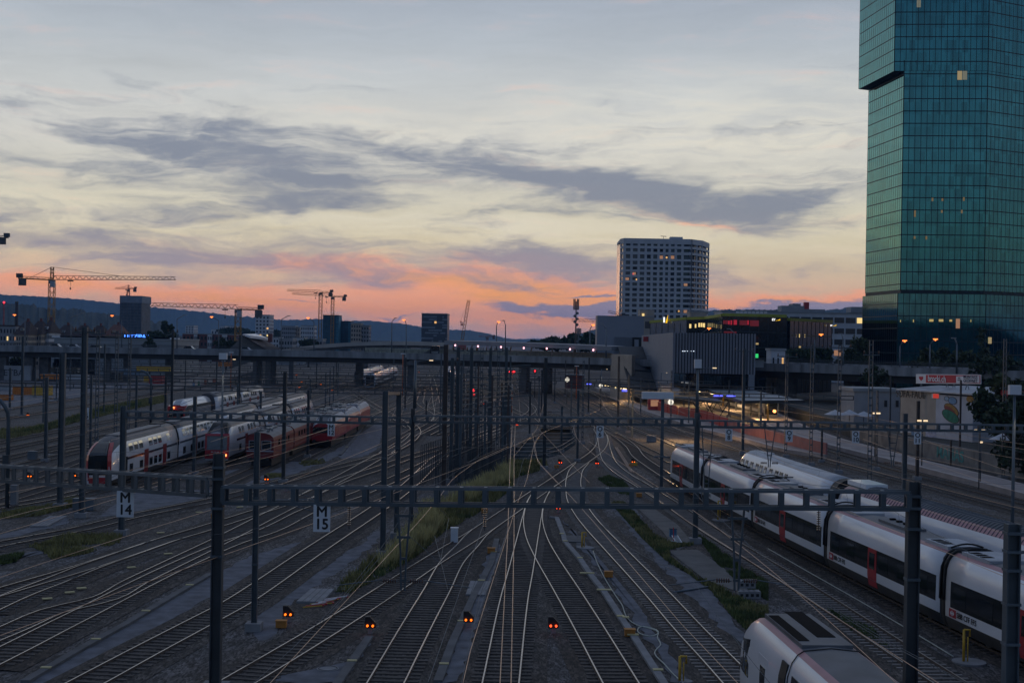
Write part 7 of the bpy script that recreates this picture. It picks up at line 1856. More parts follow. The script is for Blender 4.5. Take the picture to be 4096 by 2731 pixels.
# white signal box on its pole
p = atY(2652, 1580, 132); sb = thing('signal_box', 'long white box-shaped sign on a grey pole in front of the platform', 'sign', (p.x, 132, 0))
a, b = atY(2568, 1567, 132), atY(2692, 1596, 132); g = MB(); g.box(((a.x+b.x)/2, 132, (a.z+b.z)/2), (b.x-a.x, .9, a.z-b.z)); g.build('box', m_sign, sb)
pp = atY(2648, 1960, 132); g = MB(); g.box((p.x, 132.2, p.z/2), (.3, .26, p.z)); g.build('pole', m_mast, sb); g = MB(); g.box((p.x, 132, 3.2), (1.6, .14, .14)); g.build('bracket', m_steel, sb)
bw = thing('brick_platform_hut', 'reddish brick hut at the far platform end under the viaduct', 'hut', tuple(at(2300, 1560, 0)))
a, b = at(2265, 1553, 0), at(2345, 1560, 0); g = MB(); g.box(((a.x+b.x)/2, a.y+3, 2), (b.x-a.x, 5, 4)); g.build('wall', m_wall_br, bw); g = MB(); g.box(((a.x+b.x)/2, a.y+3, 4.15), (b.x-a.x+.6, 5.6, .3)); g.build('roof', m_roofm, bw)

# ------------------------------------------------------------------ dark glass offices with the lime rim
m_og = mat('black office glass', (.008, .012, .014), .07, var=.3, scale=.3, spec=.45)
m_og2 = mat('blue office glass', (.055, .10, .14), .10, .55, var=.25, scale=.25, spec=1.0)
m_lime = mat('lime roof rim', (.30, .32, .035), .6, var=.12, scale=.4)
m_ey = emit('white sign light', (1, 1, 1), 1.1); m_eyb = emit('yellow sign light', (1, .55, .0), .9)
ey = thing('glass_office', 'dark glass office building with lime green roof rim and lit rooftop signs', 'office building', tuple(atY(3000, 1400, 405)))
def gwall(u0, u1, va, vb, Ya, Yb, m, zb=0.0, rim=.85, depth=14, step=2.6, nm='glass_wall'):
    p, q = atY(u0, va, Ya), atY(u1, vb, Yb); d, n, L = frame_on(p, q)
    mb = MB(); A_, B_ = Vector((p.x, p.y, 0)), Vector((q.x, q.y, 0)); bk = -n*depth
    mb.hexa([A_ + Vector((0, 0, zb)), B_ + Vector((0, 0, zb)), B_ + bk + Vector((0, 0, zb)), A_ + bk + Vector((0, 0, zb)), A_ + Vector((0, 0, p.z)), B_ + Vector((0, 0, q.z)), B_ + bk + Vector((0, 0, q.z)), A_ + bk + Vector((0, 0, p.z))]); mb.build(nm, m, ey, autofix=True)
    mb = MB(); e = n*.35
    mb.hexa([A_+e+Vector((0, 0, p.z)), B_+e+Vector((0, 0, q.z)), B_+bk+Vector((0, 0, q.z)), A_+bk+Vector((0, 0, p.z)), A_+e+Vector((0, 0, p.z+rim)), B_+e+Vector((0, 0, q.z+rim)), B_+bk+Vector((0, 0, q.z+rim)), A_+bk+Vector((0, 0, p.z+rim))]); mb.build('roof_rim', m_lime, ey, autofix=True)
    g = MB(); k = max(1, int(L/step))
    for i in range(k+1): c = A_ + d*(L*i/k) + n*.04; g.box((c.x, c.y, (p.z+zb)/2), (.09, .12, p.z-zb), math.atan2(d.y, d.x))
    for f in (.25, .42, .6, .8): c = (A_+B_)/2 + n*.04; g.bar(A_ + n*.04 + Vector((0, 0, zb+(p.z-zb)*f)), B_ + n*.04 + Vector((0, 0, zb+(q.z-zb)*f)), .14, .3)
    g.build('mullion_grid', m_mull, ey)
    return A_, B_, d, n
gwall(2601, 2747, 1293, 1279, 440, 425, m_og2)
gwall(2747, 2820, 1279, 1277, 425, 424, m_og, depth=11)
gwall(2820, 2889, 1277, 1266, 424.5, 403, m_og2)
gwall(2890, 3147, 1264, 1270, 402, 400, m_og)
gwall(3160, 3328, 1283, 1291, 408, 428, m_og)
def eyq(x0, x1, y0, y1, Y, m, nm='lit_window'):
    a, b = atY(2720+x0/3.36, 1150+y0/3.36, Y), atY(2720+x1/3.36, 1150+y1/3.36, Y); mb = MB(); mb.box(((a.x+b.x)/2, Y, (a.z+b.z)/2), (b.x-a.x, .08, abs(a.z-b.z))); mb.build(nm, m, ey)
for x0, x1, y0, y1, m in ((125, 150, 490, 545, m_lity), (200, 218, 490, 540, m_lity), (248, 268, 475, 530, m_lity), (278, 296, 475, 530, m_lity), (304, 318, 478, 530, m_lity), (318, 334, 478, 535, m_lity)): eyq(x0, x1, y0, y1, 422.5, m)
m_redg = emit('deep red interior', (.9, .03, .07), .30); m_redd = emit('dim red interior', (.9, .06, .10), .08); m_yel2 = emit('dim yellow interior', (1, .7, .3), .35); m_grn = emit('green interior', (.05, 1, .25), .6)
for x0, x1, y0, y1, m in ((580, 640, 440, 490, m_redd), (645, 668, 445, 495, m_redg), (680, 700, 440, 500, m_redg), (722, 764, 435, 500, m_redg), (800, 900, 440, 505, m_redd), (905, 925, 440, 500, m_redg), (940, 1060, 440, 520, m_redd), (1070, 1096, 450, 475, m_redg), (590, 760, 588, 612, m_redd), (1068, 1100, 600, 690, m_redd),
                     (1018, 1075, 742, 768, m_yel2), (1125, 1165, 785, 800, m_lity), (1290, 1320, 718, 732, m_lity), (1010, 1055, 890, 945, m_grn), (1120, 1210, 895, 945, m_grn)): eyq(x0, x1, y0, y1, 400.9, m)
for x0, x1, y0, y1, m in ((1535, 1565, 628, 668, m_yel2), (1575, 1610, 625, 670, m_lity), (1620, 1640, 628, 668, m_yel2), (1655, 1680, 628, 670, m_lity), (1575, 1625, 785, 810, m_yel2)): eyq(x0, x1, y0, y1, 409 + (x0-1475)*.033, m)
for (x, y, Y, s) in ((1235, 447, 400.4, 1.0), (2018, 520, 426, .62)):
    o_ = atY(2720+x/3.36, 1150+y/3.36, Y); h = 30/3.36*Y/FPX*s
    text_obj('EY', 'lettering', h*1.35, m_ey, ey, o_ + Vector((0, -.15, h*.5)), (1, 0, 0), (0, 0, 1), 'LEFT', .05, .03)
    w = 95/3.36*Y/FPX*s; x0 = o_.x + h*1.55; mb = MB(); mb.hexa([(x0, o_.y-.2, o_.z), (x0+w*.8, o_.y-.2, o_.z+h*.35), (x0+w*.8, o_.y, o_.z+h*.35), (x0, o_.y, o_.z), (x0+.1, o_.y-.2, o_.z+.05), (x0+w, o_.y-.2, o_.z+h*1.25), (x0+w, o_.y, o_.z+h*1.25), (x0+.1, o_.y, o_.z+.05)]); mb.build('sign_beam', m_eyb, ey, autofix=True)
o_ = atY(2656, 1284, 432); mb = MB(); mb.box((o_.x, o_.y-.3, o_.z+.4), (.5, .15, 1.7)); mb.build('sign_letter', m_ey, ey)
mb = MB(); mb.hexa([(o_.x+.4, o_.y-.4, o_.z-.6), (o_.x+1.0, o_.y-.4, o_.z-.6), (o_.x+1.0, o_.y-.2, o_.z-.6), (o_.x+.4, o_.y-.2, o_.z-.6), (o_.x+1.2, o_.y-.4, o_.z+2), (o_.x+1.25, o_.y-.4, o_.z+2), (o_.x+1.25, o_.y-.2, o_.z+2), (o_.x+1.2, o_.y-.2, o_.z+2)]); mb.build('sign_beam', m_eyb, ey)
for i in range(8):
    p = atY(2950 + i*16, 1254, 408); mb = MB(); mb.hexa([(p.x-.5, p.y, p.z-.2), (p.x+.5, p.y, p.z-.2), (p.x+.9, p.y+2, p.z+.6), (p.x-.1, p.y+2, p.z+.6), (p.x-.5, p.y, p.z-.1), (p.x+.5, p.y, p.z-.1), (p.x+.9, p.y+2, p.z+.7), (p.x-.1, p.y+2, p.z+.7)]); mb.build('solar_panel', m_roofm, ey)
sb_, p, q, z1, d, n = block('long white office block with dark window bands behind the dark glass office', 2888, 3470, 1252, 540, 20, m_wall_w, 6, 13, wf=.86, hf=.5, lit=.05, name='striped_office')
for (u0, u1, v0, v1, YY) in ((3126, 3217, 1222, 1250, 548), (2980, 3130, 1238, 1252, 556), (3171, 3203, 1214, 1223, 550), (3217, 3300, 1236, 1252, 556), (3404, 3460, 1227, 1250, 545)):
    a, b = atY(u0, v0, YY), atY(u1, v1, YY); mb = MB(); mb.box(((a.x+b.x)/2, YY+4, (a.z+b.z)/2), (b.x-a.x, 8, a.z-b.z)); mb.build('roof_house', m_wall_g, sb_)
p = atY(3225, 1214, 560); mb = MB(); mb.box((p.x, 560, p.z-2.5), (2, 2, 6)); mb.build('red_stack', m_tred, sb_)
block('small pale cube house with a lit window between hall and glass office', 3085, 3141, 1402, 320, 6, m_wall_w, 2, 3, lit=.3, wf=.35, name='small_house')
gb = thing('grey_cabinet_hut', 'plain grey hut on the viaduct right of the ribbed hall', 'hut', tuple(atY(3036, 1460, 296))); a, b = atY(3019, 1441, 296), atY(3056, 1470, 296); mb = MB(); mb.box(((a.x+b.x)/2, 298, (a.z+b.z)/2), (b.x-a.x, 3, a.z-b.z)); mb.build('wall', m_roofm, gb); mb = MB(); mb.box(((a.x+b.x)/2, 298, a.z+.08), (b.x-a.x+.3, 3.3, .16)); mb.build('roof', m_concd, gb)

# ------------------------------------------------------------------ raised ground on the right, its wall and houses
ZT = 2.1
mb = MB(); mb.prism([(53.2, 206), (54.2, 176), (56.6, 150), (60, 126), (66, 98), (72, 80), (260, 80), (260, 330), (60, 330), (55, 250)], -.2, ZT); mb.build('terrain', mat('dark weedy earth', (.040, .042, .038), .95, var=.45, scale=.4), kind='structure')
rw = thing('retaining_wall', 'concrete retaining wall with teal graffiti beyond the far platform', 'wall', (54, 175, 0))
RW = spline(Z([(52.9, 210), (53.9, 176), (56.2, 150), (59.6, 126), (65.6, 98)]), 4)
mb = MB(); mb.loft([[(p.x, p.y, 0), (p.x, p.y, ZT+.15), (p.x+.5, p.y, ZT+.15), (p.x+.5, p.y, 0)] for p in RW], closed=True); mb.build('wall', mat('stained wall concrete', (.17, .165, .16), .9, var=.35, scale=.5), rw, autofix=True)
a, b = at(3675, 1830, .2), at(3750, 1850, .2)
i = min(range(len(RW)), key=lambda k: abs(RW[k].y-167)); p = RW[i]; dd = (RW[i+1]-RW[i-1]).normalized()
text_obj('MAFIAS', 'graffiti', 1.9, mat('teal spray paint', (.05, .22, .22), .8, var=.3), rw, (p.x-.02, p.y, 1.1), dd, (0, 0, 1), 'CENTER', .01, .045, 1.35)
# painted house
hz = ZT
A0, A1_, A2_ = at(3600, 1733, hz), at(3755, 1750, hz), at(3890, 1768, hz)
A0.z = A1_.z = A2_.z = 0
ph = thing('painted_house', 'cream flat-roofed house with graffiti and a colourful mural on its front', 'house', (A0.x, A0.y, hz))
d, n, L = frame_on(A0, A2_)
zr_ = atY(3600, 1560, A0.y).z
mb = MB(); A1p = A0 + d*((A1_-A0).length)
mb.prism([(v.x, v.y) for v in (A0, A1p, A1p - n*18, A0 - n*18)], hz-.2, zr_); mb.build('wall', mat('cream house wall', (.36, .32, .275), .85, var=.12, scale=.5), ph)
mb = MB(); mb.prism([(v.x, v.y) for v in (A1p + n*.02, A2_ + n*.02, A2_ - n*18, A1p - n*17.9)], hz-.2, zr_-.25); mb.build('mural_wall', mat('pale mural ground', (.44, .46, .52), .8, var=.1, scale=.6), ph)
mb = MB(); 
sec = []
for k in range(9): t = k/8; c = A0 - d*.4 + d*((L+.8)*t); hh = .35 + .35*math.sin(t*math.pi)*(1 if t < .6 else .6) + .12*math.sin(t*17); sec.append([c + n*.5 + Vector((0, 0, zr_)), c + n*.5 + Vector((0, 0, zr_+.2)), c - n*5 + Vector((0, 0, zr_+.2+hh)), c - n*18 + Vector((0, 0, zr_+.3)), c - n*18 + Vector((0, 0, zr_))])
mb.loft(sec, closed=True); mb.build('roof', mat('pale felt roof', (.42, .43, .45), .6, var=.3, scale=.6), ph, autofix=True)
def onwall(u, v, off=.06):
    # point on the front wall plane seen at a photo point
    x, y = unroll(u, v); dirv = Vector((x/FPX, 1, -y/FPX)); o = Vector((0, 0, CZ)); A_ = A0 + n*off
    t = (A_ - o).dot(n)/dirv.dot(n); return o + dirv*t
def wallpoly(pts, m, name, off=.06):
    P = [onwall(*q, off) for q in pts]; mb = MB(); mb.loft([[v for v in P], [v - n*.07 for v in P]], closed=True, cap=(True, True)); return mb.build(name, m, ph, autofix=True)
def ell(cx, cy, a_, b_, rot, k=22, off=0, t0=0, t1=1): return [B6(cx + a_*math.cos(th)*math.cos(rot) - b_*math.sin(th)*math.sin(rot), cy + a_*math.cos(th)*math.sin(rot) + b_*math.sin(th)*math.cos(rot)) for th in [2*math.pi*(t0 + (t1-t0)*i/k) for i in range(k)]]
p1_, p2_ = onwall(*B6(690, 92)), onwall(*B6(960, 92))
text_obj('SOFA-FAUL', 'graffiti', 1.5, m_letter, ph, (p1_+p2_)/2, d, (0, 0, 1), 'CENTER', .01, .0, .92)
p1_ = onwall(*B6(1000, 110)); text_obj('noir', 'graffiti', .7, m_concd, ph, p1_, d, (0, 0, 1), 'CENTER', .01, 0)
wallpoly([B6(1110, 78), B6(1212, 80), B6(1212, 146), B6(1110, 142)], m_sign, 'sign_board', .09); wallpoly([B6(1128, 84), B6(1203, 86), B6(1203, 142), B6(1128, 138)], emit('red sign', (1, .05, .03), .35), 'sign_panel', .13)
m_mg = mat('mural green', (.03, .17, .11), .8, var=.25); m_mo = mat('mural ochre', (.34, .19, .05), .8, var=.25); m_mr = mat('mural red', (.24, .07, .05), .8, var=.2); m_mb = mat('mural blue', (.16, .27, .42), .8, var=.2)
wallpoly(ell(1375, 300, 118, 66, .72), m_letter, 'mural_outline', .065); wallpoly(ell(1375, 300, 110, 58, .72), m_mo, 'mural_shape', .08); wallpoly(ell(1360, 320, 100, 44, .75), m_mr, 'mural_shape', .095)
wallpoly(ell(1362, 385, 132, 70, .62), m_letter, 'mural_outline', .10); wallpoly(ell(1362, 385, 124, 62, .62), m_mg, 'mural_shape', .115)
wallpoly(ell(1390, 175, 62, 50, .4), m_letter, 'mural_outline', .07); wallpoly(ell(1390, 175, 55, 43, .4), m_mb, 'mural_shape', .085); wallpoly(ell(1310, 145, 34, 34, 0), m_letter, 'mural_outline', .09); wallpoly(ell(1310, 145, 27, 27, 0), mat('mural pale blue', (.30, .40, .52), .8), 'mural_shape', .105)
wallpoly(ell(1625, 155, 50, 42, .2), m_mo, 'mural_shape', .07)
for i, (x0, y0, x1, y1, m) in enumerate(((840, 520, 870, 640, m_mb), (920, 560, 960, 660, m_sign), (1030, 560, 1165, 690, mat('mural lilac', (.38, .40, .52), .8, var=.4, scale=2)), (690, 560, 830, 600, m_sign))): wallpoly([B6(x0, y0), B6(x1, y0+8), B6(x1, y1+6), B6(x0, y1)], m, 'mural_patch', .075)
# roof banner
bn = thing('roof_banner', 'long white and red advertising banner reading brocki.ch on the painted house roof', 'banner', tuple(onwall(3790, 1530)))
def onb(x, y, off=-3.0): return onwall(*A(5, x, y), off)
def bpoly(pts, m, name, off): P = [onb(x, y, off) for x, y in pts]; mb = MB(); mb.loft([P, [v - n*.08 for v in P]], closed=True); return mb.build(name, m, bn, autofix=True)
bpoly([(900, 1160), (1772, 1170), (1772, 1297), (900, 1288)], m_sign, 'board', -3.0)
bpoly([(1033, 1172), (1762, 1180), (1762, 1284), (1033, 1277)], mat('banner red', (.45, .025, .04), .6, var=.05), 'red_field', -2.95)
bpoly([(1440, 1192), (1750, 1184), (1750, 1276), (1440, 1281)], m_sign, 'white_field', -2.9)
bpoly([(942, 1195), (992, 1195), (992, 1225), (967, 1252), (942, 1225)], MATS['banner red'], 'shield', -2.94)
c = onb(1180, 1228, -2.9); text_obj('brocki.ch', 'lettering', 1.22, m_white, bn, c, d, (0, 0, 1), 'CENTER', .008, 0, .92, fat=.022)
c = onb(1630, 1203, -2.85); text_obj('MONTAGS', 'lettering', .62, mat('navy lettering', (.02, .03, .07), .6), bn, c, d, (0, 0, 1), 'CENTER', .008, .006)
c = onb(1630, 1255, -2.85); text_obj('GEÖFFNET', 'lettering', .62, MATS['navy lettering'], bn, c, d, (0, 0, 1), 'CENTER', .008, .006)
c = onb(1480, 1214, -2.85); text_obj('NEU', 'lettering', .26, MATS['navy lettering'], bn, c, d, (0, 0, 1), 'CENTER', .008, .003); c = onb(1480, 1242, -2.85); text_obj('AUCH', 'lettering', .26, MATS['navy lettering'], bn, c, d, (0, 0, 1), 'CENTER', .008, .003)
for x in (970, 1320, 1410, 1590):
    a, b, c = onb(x, 1290, -3.1), onb(x-35, 1345, -3.1), onb(x+35, 1345, -3.1); mb = MB(); mb.bar(a, b - Vector((0, 0, .6)), .07); mb.bar(a, c - Vector((0, 0, .6)), .07); mb.build('support', m_steel, bn)
block('low white house with two small dark windows left of the painted house', 3417, 3601, 1566, 214, 9, m_wall_g, 2, 8, wf=.5, hf=.35, lit=0, base=0, side=False, skip=lambda r, c: r or c not in (5, 7), name='low_house', zt=None)
rb2 = thing('red_container', 'dark red container at the right picture edge behind the lamp mast', 'container', tuple(atY(4085, 1600, 165))); p = atY(4100, 1600, 165); mb = MB(); mb.box((p.x+1.5, 168, p.z-1.5), (5, 5, 5)); mb.build('body', m_tred, rb2)
mb = MB(); mb.box((p.x+1.5, 165.4, p.z-1.5), (.1, .1, 4.6)); mb.build('door_rod', m_mastd, rb2)
for i, (u, v, s) in enumerate(((3340, 1648, 3.2), (3398, 1648, 3.0), (3455, 1654, 3.0), (4010, 1745, 3.0))):
    p = atY(u, v, 196 if i < 3 else 150); t = thing('parasol', ('first pale parasol from the left beyond the far platform', 'second pale parasol from the left beyond the far platform', 'third pale parasol, closest to the cream painted house', 'small pale parasol under the dark tree at right')[i], 'parasol', (p.x, p.y, ZT), 'garden parasols')
    mb = MB(); mb.loft([[(p.x + math.cos(k*math.pi/4)*r, p.y + math.sin(k*math.pi/4)*r, z) for k in range(8)] for r, z in ((s*.5, p.z-.35), (.05, p.z+.35))], closed=True); mb.build('canopy', m_wall_w, t, autofix=True); mb = MB(); mb.tube([(p.x, p.y, ZT), (p.x, p.y, p.z)], .05, 6); mb.build('pole', m_mastd, t)
for i, (u, v, Y) in enumerate(((3502, 1656, 150), (3690, 1686, 140), (3919, 1725, 133), (3924, 1768, 140), (4092, 1664, 150), (4070, 1615, 180))):
    p = atY(u, v, Y); t = thing('path_lamp', ('twin white lamp above the low house parasols', 'twin white lamp in front of the painted house', 'V-shaped twin lamp by the dark tree', 'small lower lamp below the V-shaped twin lamp', 'amber lamp at the right picture edge', 'green signal lamp beside the big white lamp box')[i], 'lamp', (p.x, Y, 0 if i in (2, 3) else ZT), 'small lamps on the right')
    m = (m_lampglow, m_lampglow, m_lampglow, m_lampglow, m_sod, emit('green signal', (.05, 1, .25), 8))[i]
    for s in ((-1, 1) if i < 3 else (0,)): mb = MB(); mb.box((p.x+s*.32, Y, p.z+abs(s)*.1), (.4 if s else .3, .2, .16)); mb.build('lamp_head', m, t)
    mb = MB(); mb.tube([(p.x, Y, ZT if i not in (2, 3) else .5), (p.x, Y, p.z)], .06, 6); mb.build('post', m_mastd, t)

# ------------------------------------------------------------------ depot behind the left yard
def container(label, u0, u1, vt, vb, m, depth=2.6, name='freight_container', cat='container', rib=True, Y=None):
    p = at((u0+u1)/2, vb, 0); Y = Y or p.y; a, b = atY(u0, vt, Y), atY(u1, vb, Y)
    o = thing(name, label, cat, ((a.x+b.x)/2, Y, 0), 'depot containers and wagons'); w = b.x-a.x; h = max(a.z-max(b.z, .1), .6); zc = max(b.z, .1)+h/2
    mb = MB(); mb.box(((a.x+b.x)/2, Y+depth/2, zc), (w, depth, h)); mb.build('body', m, o)
    g = MB(); k = max(2, int(w/.5))
    for i in range(k): g.box((a.x + w*(i+.5)/k, Y-.03, zc), (.14, .08, h*.92))
    g.build('ribbing', m, o); g = MB(); g.box(((a.x+b.x)/2, Y+depth/2, zc+h/2+.04), (w+.1, depth+.1, .08)); g.build('top_rim', m_concd, o)
m_trw = mat('wagon dirty white', (.36, .37, .39), .7, var=.2, scale=.4)
container('long yellow wagon row under the viaduct right of the tall masts', 545, 682, 1463, 1486, m_yellow, name='work_wagon', cat='wagon', Y=330)
container('orange container with white top beside the viaduct pillars', 160, 232, 1496, 1520, m_orange, Y=360)
container('white wagon behind the orange container', 232, 345, 1495, 1525, m_trw, name='work_wagon', cat='wagon', Y=362)
container('yellow container in the depot behind the low grey masts', 128, 196, 1543, 1582, m_yellow)
container('orange-brown container left of the yellow one', 50, 128, 1547, 1580, m_orange)
container('white container stacked row at the left picture edge', -40, 36, 1540, 1562, m_trw, Y=330)
container('orange skip below the white containers at the left edge', -40, 36, 1578, 1602, m_orange)
container('long pale wagon below the depot office', 158, 310, 1470, 1490, m_trw, name='work_wagon', cat='wagon', Y=420)
container('blue-grey wagon right of the pale one', 465, 560, 1475, 1500, mat('blue grey wagon', (.13, .19, .26), .7, var=.3, scale=.4), name='work_wagon', cat='wagon', Y=370)
container('small red shunting engine under the viaduct', 596, 648, 1500, 1535, m_tred, name='shunting_engine', cat='locomotive', Y=330)
container('yellow plant box beside the red shunting engine', 575, 596, 1505, 1530, m_yellow, Y=331)
container('dark wagon under the viaduct', 440, 480, 1490, 1520, m_tskirt, name='work_wagon', cat='wagon', Y=345)
container('orange wagon at the upper end of the graffiti ramp', 873, 922, 1448, 1466, m_orange, name='work_wagon', cat='wagon', Y=400)
gwl = thing('graffiti_wall', 'pale depot wall with scrawled graffiti between the viaduct pillars', 'wall', tuple(at(65, 1524, 0)))
a, b = atY(14, 1462, 395), atY(118, 1522, 395); mb = MB(); mb.box(((a.x+b.x)/2, 396, (a.z+b.z)/2), (b.x-a.x, 1, a.z-b.z)); mb.build('wall', m_wall_g, gwl)
text_obj('ETBA', 'graffiti', 2.6, m_letter, gwl, ((a.x+b.x)/2-1, 395.45, (a.z+b.z)/2), (1, 0, 0), (0, 0, 1), 'CENTER', .02, 0)
rm_ = thing('ramp_wall', 'long pale ramp wall with faded graffiti rising to the viaduct', 'wall', tuple(at(850, 1530, 0)))
pts = [((690, 1534), (690, 1556), 300), ((760, 1512), (760, 1545), 312), ((860, 1490), (860, 1528), 330), ((960, 1462), (960, 1500), 350), ((1000, 1448), (1000, 1486), 362)]
mb = MB(); mb.loft([[atY(*q, Y), atY(*p, Y), atY(*p, Y) + Vector((0, 4, 0)), atY(*q, Y) + Vector((0, 4, 0))] for p, q, Y in pts], closed=True); mb.build('wall', mat('ramp wall paint', (.30, .29, .29), .85, var=.3, scale=.25), rm_, autofix=True)
for u, v, m, w in ((790, 1533, m_mg, 1.2), (815, 1528, m_mr, 1.6), (850, 1522, m_mr, 2.2), (770, 1538, m_mb, 1.3)): p = atY(u, v, 300+(u-690)*.18); mb = MB(); mb.box((p.x, p.y-.5, p.z), (w, .3, 1.0), .45); mb.build('graffiti', m, rm_)
# ------------------------------------------------------------------ small things on the ground
def dwarf(u, v, red, label):
    p = at(u, v, 0); s = 1.0
    o = thing('dwarf_signal', label, 'signal', (p.x, p.y, 0), 'low ground signals with two lamps')
    mb = MB(); mb.loft([[(p.x-.26, y, .28), (p.x+.26, y, .28), (p.x+.26, y, .52), (p.x-.02, y, .82), (p.x-.26, y, .82)] for y in (p.y-.12, p.y+.15)], closed=True); mb.build('housing', m_dark, o, autofix=True)
    for x in (-.13, .13):
        mb = MB(); mb.tube([(p.x+x, p.y-.20, .40), (p.x+x, p.y-.11, .40)], .055, 10); mb.build('lamp', m_dwr if red else m_dwa, o)
    mb = MB(); mb.box((p.x, p.y, .14), (.22, .2, .3)); mb.build('foot', m_conc, o)
m_dwa = emit('amber signal lamp', (1, .15, .008), 2.4); m_dwr = emit('red orange signal lamp', (1, .075, .02), 2.8)
DW = [(1153, 2486, 0, 'amber ground signal on the gravel beside the yellow cable box, left of the sticks'), (1481, 2532, 0, 'amber ground signal in front of the diagonal track at the bottom'), (1874, 2508, 0, 'amber ground signal on the narrow path left of the centre switch'), (2213, 2532, 1, 'reddish ground signal right of the centre switch'),
      (2233, 2050, 1, 'reddish ground signal on a white foot behind the nearest gantry'), (2068, 1708, 1, 'reddish ground signal left of the open trench'), (2241, 1863, 1, 'reddish ground signal at the corner below the trench railing'), (2388, 1866, 1, 'reddish ground signal between the diverging switch tracks'), (2533, 1860, 0, 'amber ground signal beside the loose spare rails'),
      (113, 1669, 0, 'amber ground signal in the far-left yard before the depot'), (120, 1920, 0, 'amber ground signal seen under the sloping gantry at the left edge'), (297, 1917, 0, 'amber ground signal seen under the sloping gantry left of the train'), (577, 1737, 0, 'amber ground signal left of the red-nosed train'), (1067, 1932, 0, 'amber ground signal above the nearest gantry beam left of centre'), (1144, 1964, 0, 'amber ground signal under the nearest gantry by the bright rails'),
      (1186, 1503, 0, 'far amber ground signal nearest to the viaduct pillars'), (1207, 1532, 0, 'far amber ground signal, second from the viaduct pillars'), (1198, 1554, 0, 'far amber ground signal, third from the viaduct pillars'), (1284, 1542, 0, 'far amber ground signal right of the double-deck train roofs'), (1330, 1566, 0, 'far amber ground signal behind the ribbed locomotives'), (1676, 1492, 0, 'far amber ground signal under the viaduct by the curved rails'), (1937, 1622, 1, 'far reddish signal between the dense masts')]
for u, v, r, l in DW: dwarf(u, v, r, l)
for (u, v, top, lab, col) in ((2050, 1650, 1483, 'tall rusty signal mast with two red lamps near the viaduct', 'r'), (2140, 1560, 1481, 'single red signal lamp under the viaduct edge', 'r'), (1896, 1600, 1574, 'red signal lamp in the dense masts', 'r'), (3155, 1575, 1482, 'thin orange-lit pole right of the hall leg', 'o'), (3384, 1590, 1500, 'second thin orange-lit pole farther right', 'o'), (925, 1470, 1412, 'thin orange-lit pole on the viaduct front', 'o'), (1612, 1460, 1417, 'thin orange-lit pole before the viaduct centre', 'o'), (2307, 1540, 1466, 'orange-lit pole with small sign under the canopy', 'o')):
    p = at(u, v, 0); Y = p.y if v > 1480 and p.y < 330 else 340; t = atY(u, top, Y)
    o = thing('signal_post', lab, 'signal', (t.x, Y, 0), 'thin signal posts')
    mb = MB(); mb.tube([(t.x, Y, 0), (t.x, Y, t.z)], .12, 6); mb.build('post', mat('rust and lamplit orange post', (.40, .10, .03), .7, var=.2) if col == 'o' or 'rusty' in lab else m_mastd, o)  # lamplight on the orange-lit poles is put into the base colour
    if col == 'r':
        for s in ((-.45, .3) if 'two' in lab else (0,)): mb = MB(); mb.tube([(t.x+s, Y-.25, t.z-.2), (t.x+s, Y-.1, t.z-.2)], .24, 10); mb.build('lamp', m_tail, o)
    else: mb = MB(); mb.box((t.x, Y, t.z+.15), (1.1, .3, .22)); mb.build('lamp_hood', m_sign, o)
    mb = MB(); mb.box((t.x, Y, t.z-.2), (.9, .2, .7)); mb.build('target', m_dark, o) if col == 'r' else None
def cbox(u, v, label, m=None, s=(.5, .35, .32)):
    p = at(u, v, 0); o = thing('cable_box', label, 'cable box', (p.x, p.y, 0), 'small cable boxes')
    mb = MB(); mb.box((p.x, p.y, s[2]/2+.05), s); mb.build('case', m or m_orange, o); mb = MB(); mb.box((p.x, p.y, s[2]+.065), (s[0]+.06, s[1]+.06, .03)); mb.build('lid', m or m_orange, o)
m_boxo = mat('ochre cable box', (.42, .17, .03), .7, var=.15)
for u, v, l in ((1125, 2511, 'ochre cable box left of the amber signal near the bottom'), (1965, 2213, 'ochre cable box beside the narrow path left of the switch'), (1938, 2053, 'ochre cable box under the nearest gantry left of the twin wires'), (2408, 2031, 'ochre cable box under the gantry left of the straight track'), (2434, 2309, 'ochre cable box halfway along the cable trough'), (2519, 2546, 'ochre cable box at the bottom end of the cable trough'), (2226, 1873, 'ochre cable box near the trench corner signal'), (2524, 1868, 'orange cable box under the spare rails'), (1025, 1948, 'ochre cable box near the far-left switch'), (1855, 2010, 'yellow cable box in the tall grass'), (858, 2075, 'ochre cable box left of the nearest dark mast'), (2556, 1988, 'small yellow cable box among the grass patches')):
    cbox(u, v, l, m_boxo)
cbox(2540, 1863, 'bright yellow box next to the orange one', m_yellow)
cbox(2605, 1768, 'pale concrete cabinet left of the long white train nose', m_conc, (1.3, .9, .9))
cbox(338, 2040, 'grey switch cabinet behind the M14 sign', m_steel, (1.7, .8, .9)); cbox(1817, 2170, 'white switch cabinet in the tall grass by the masts', m_sign, (.5, .5, 1.0)); cbox(57, 2020, 'concrete post cabinet at the far left', m_conc, (.5, .5, 1.6)); cbox(130, 1838, 'pale grey cabinet in the left yard', m_steel, (.9, .7, .9))
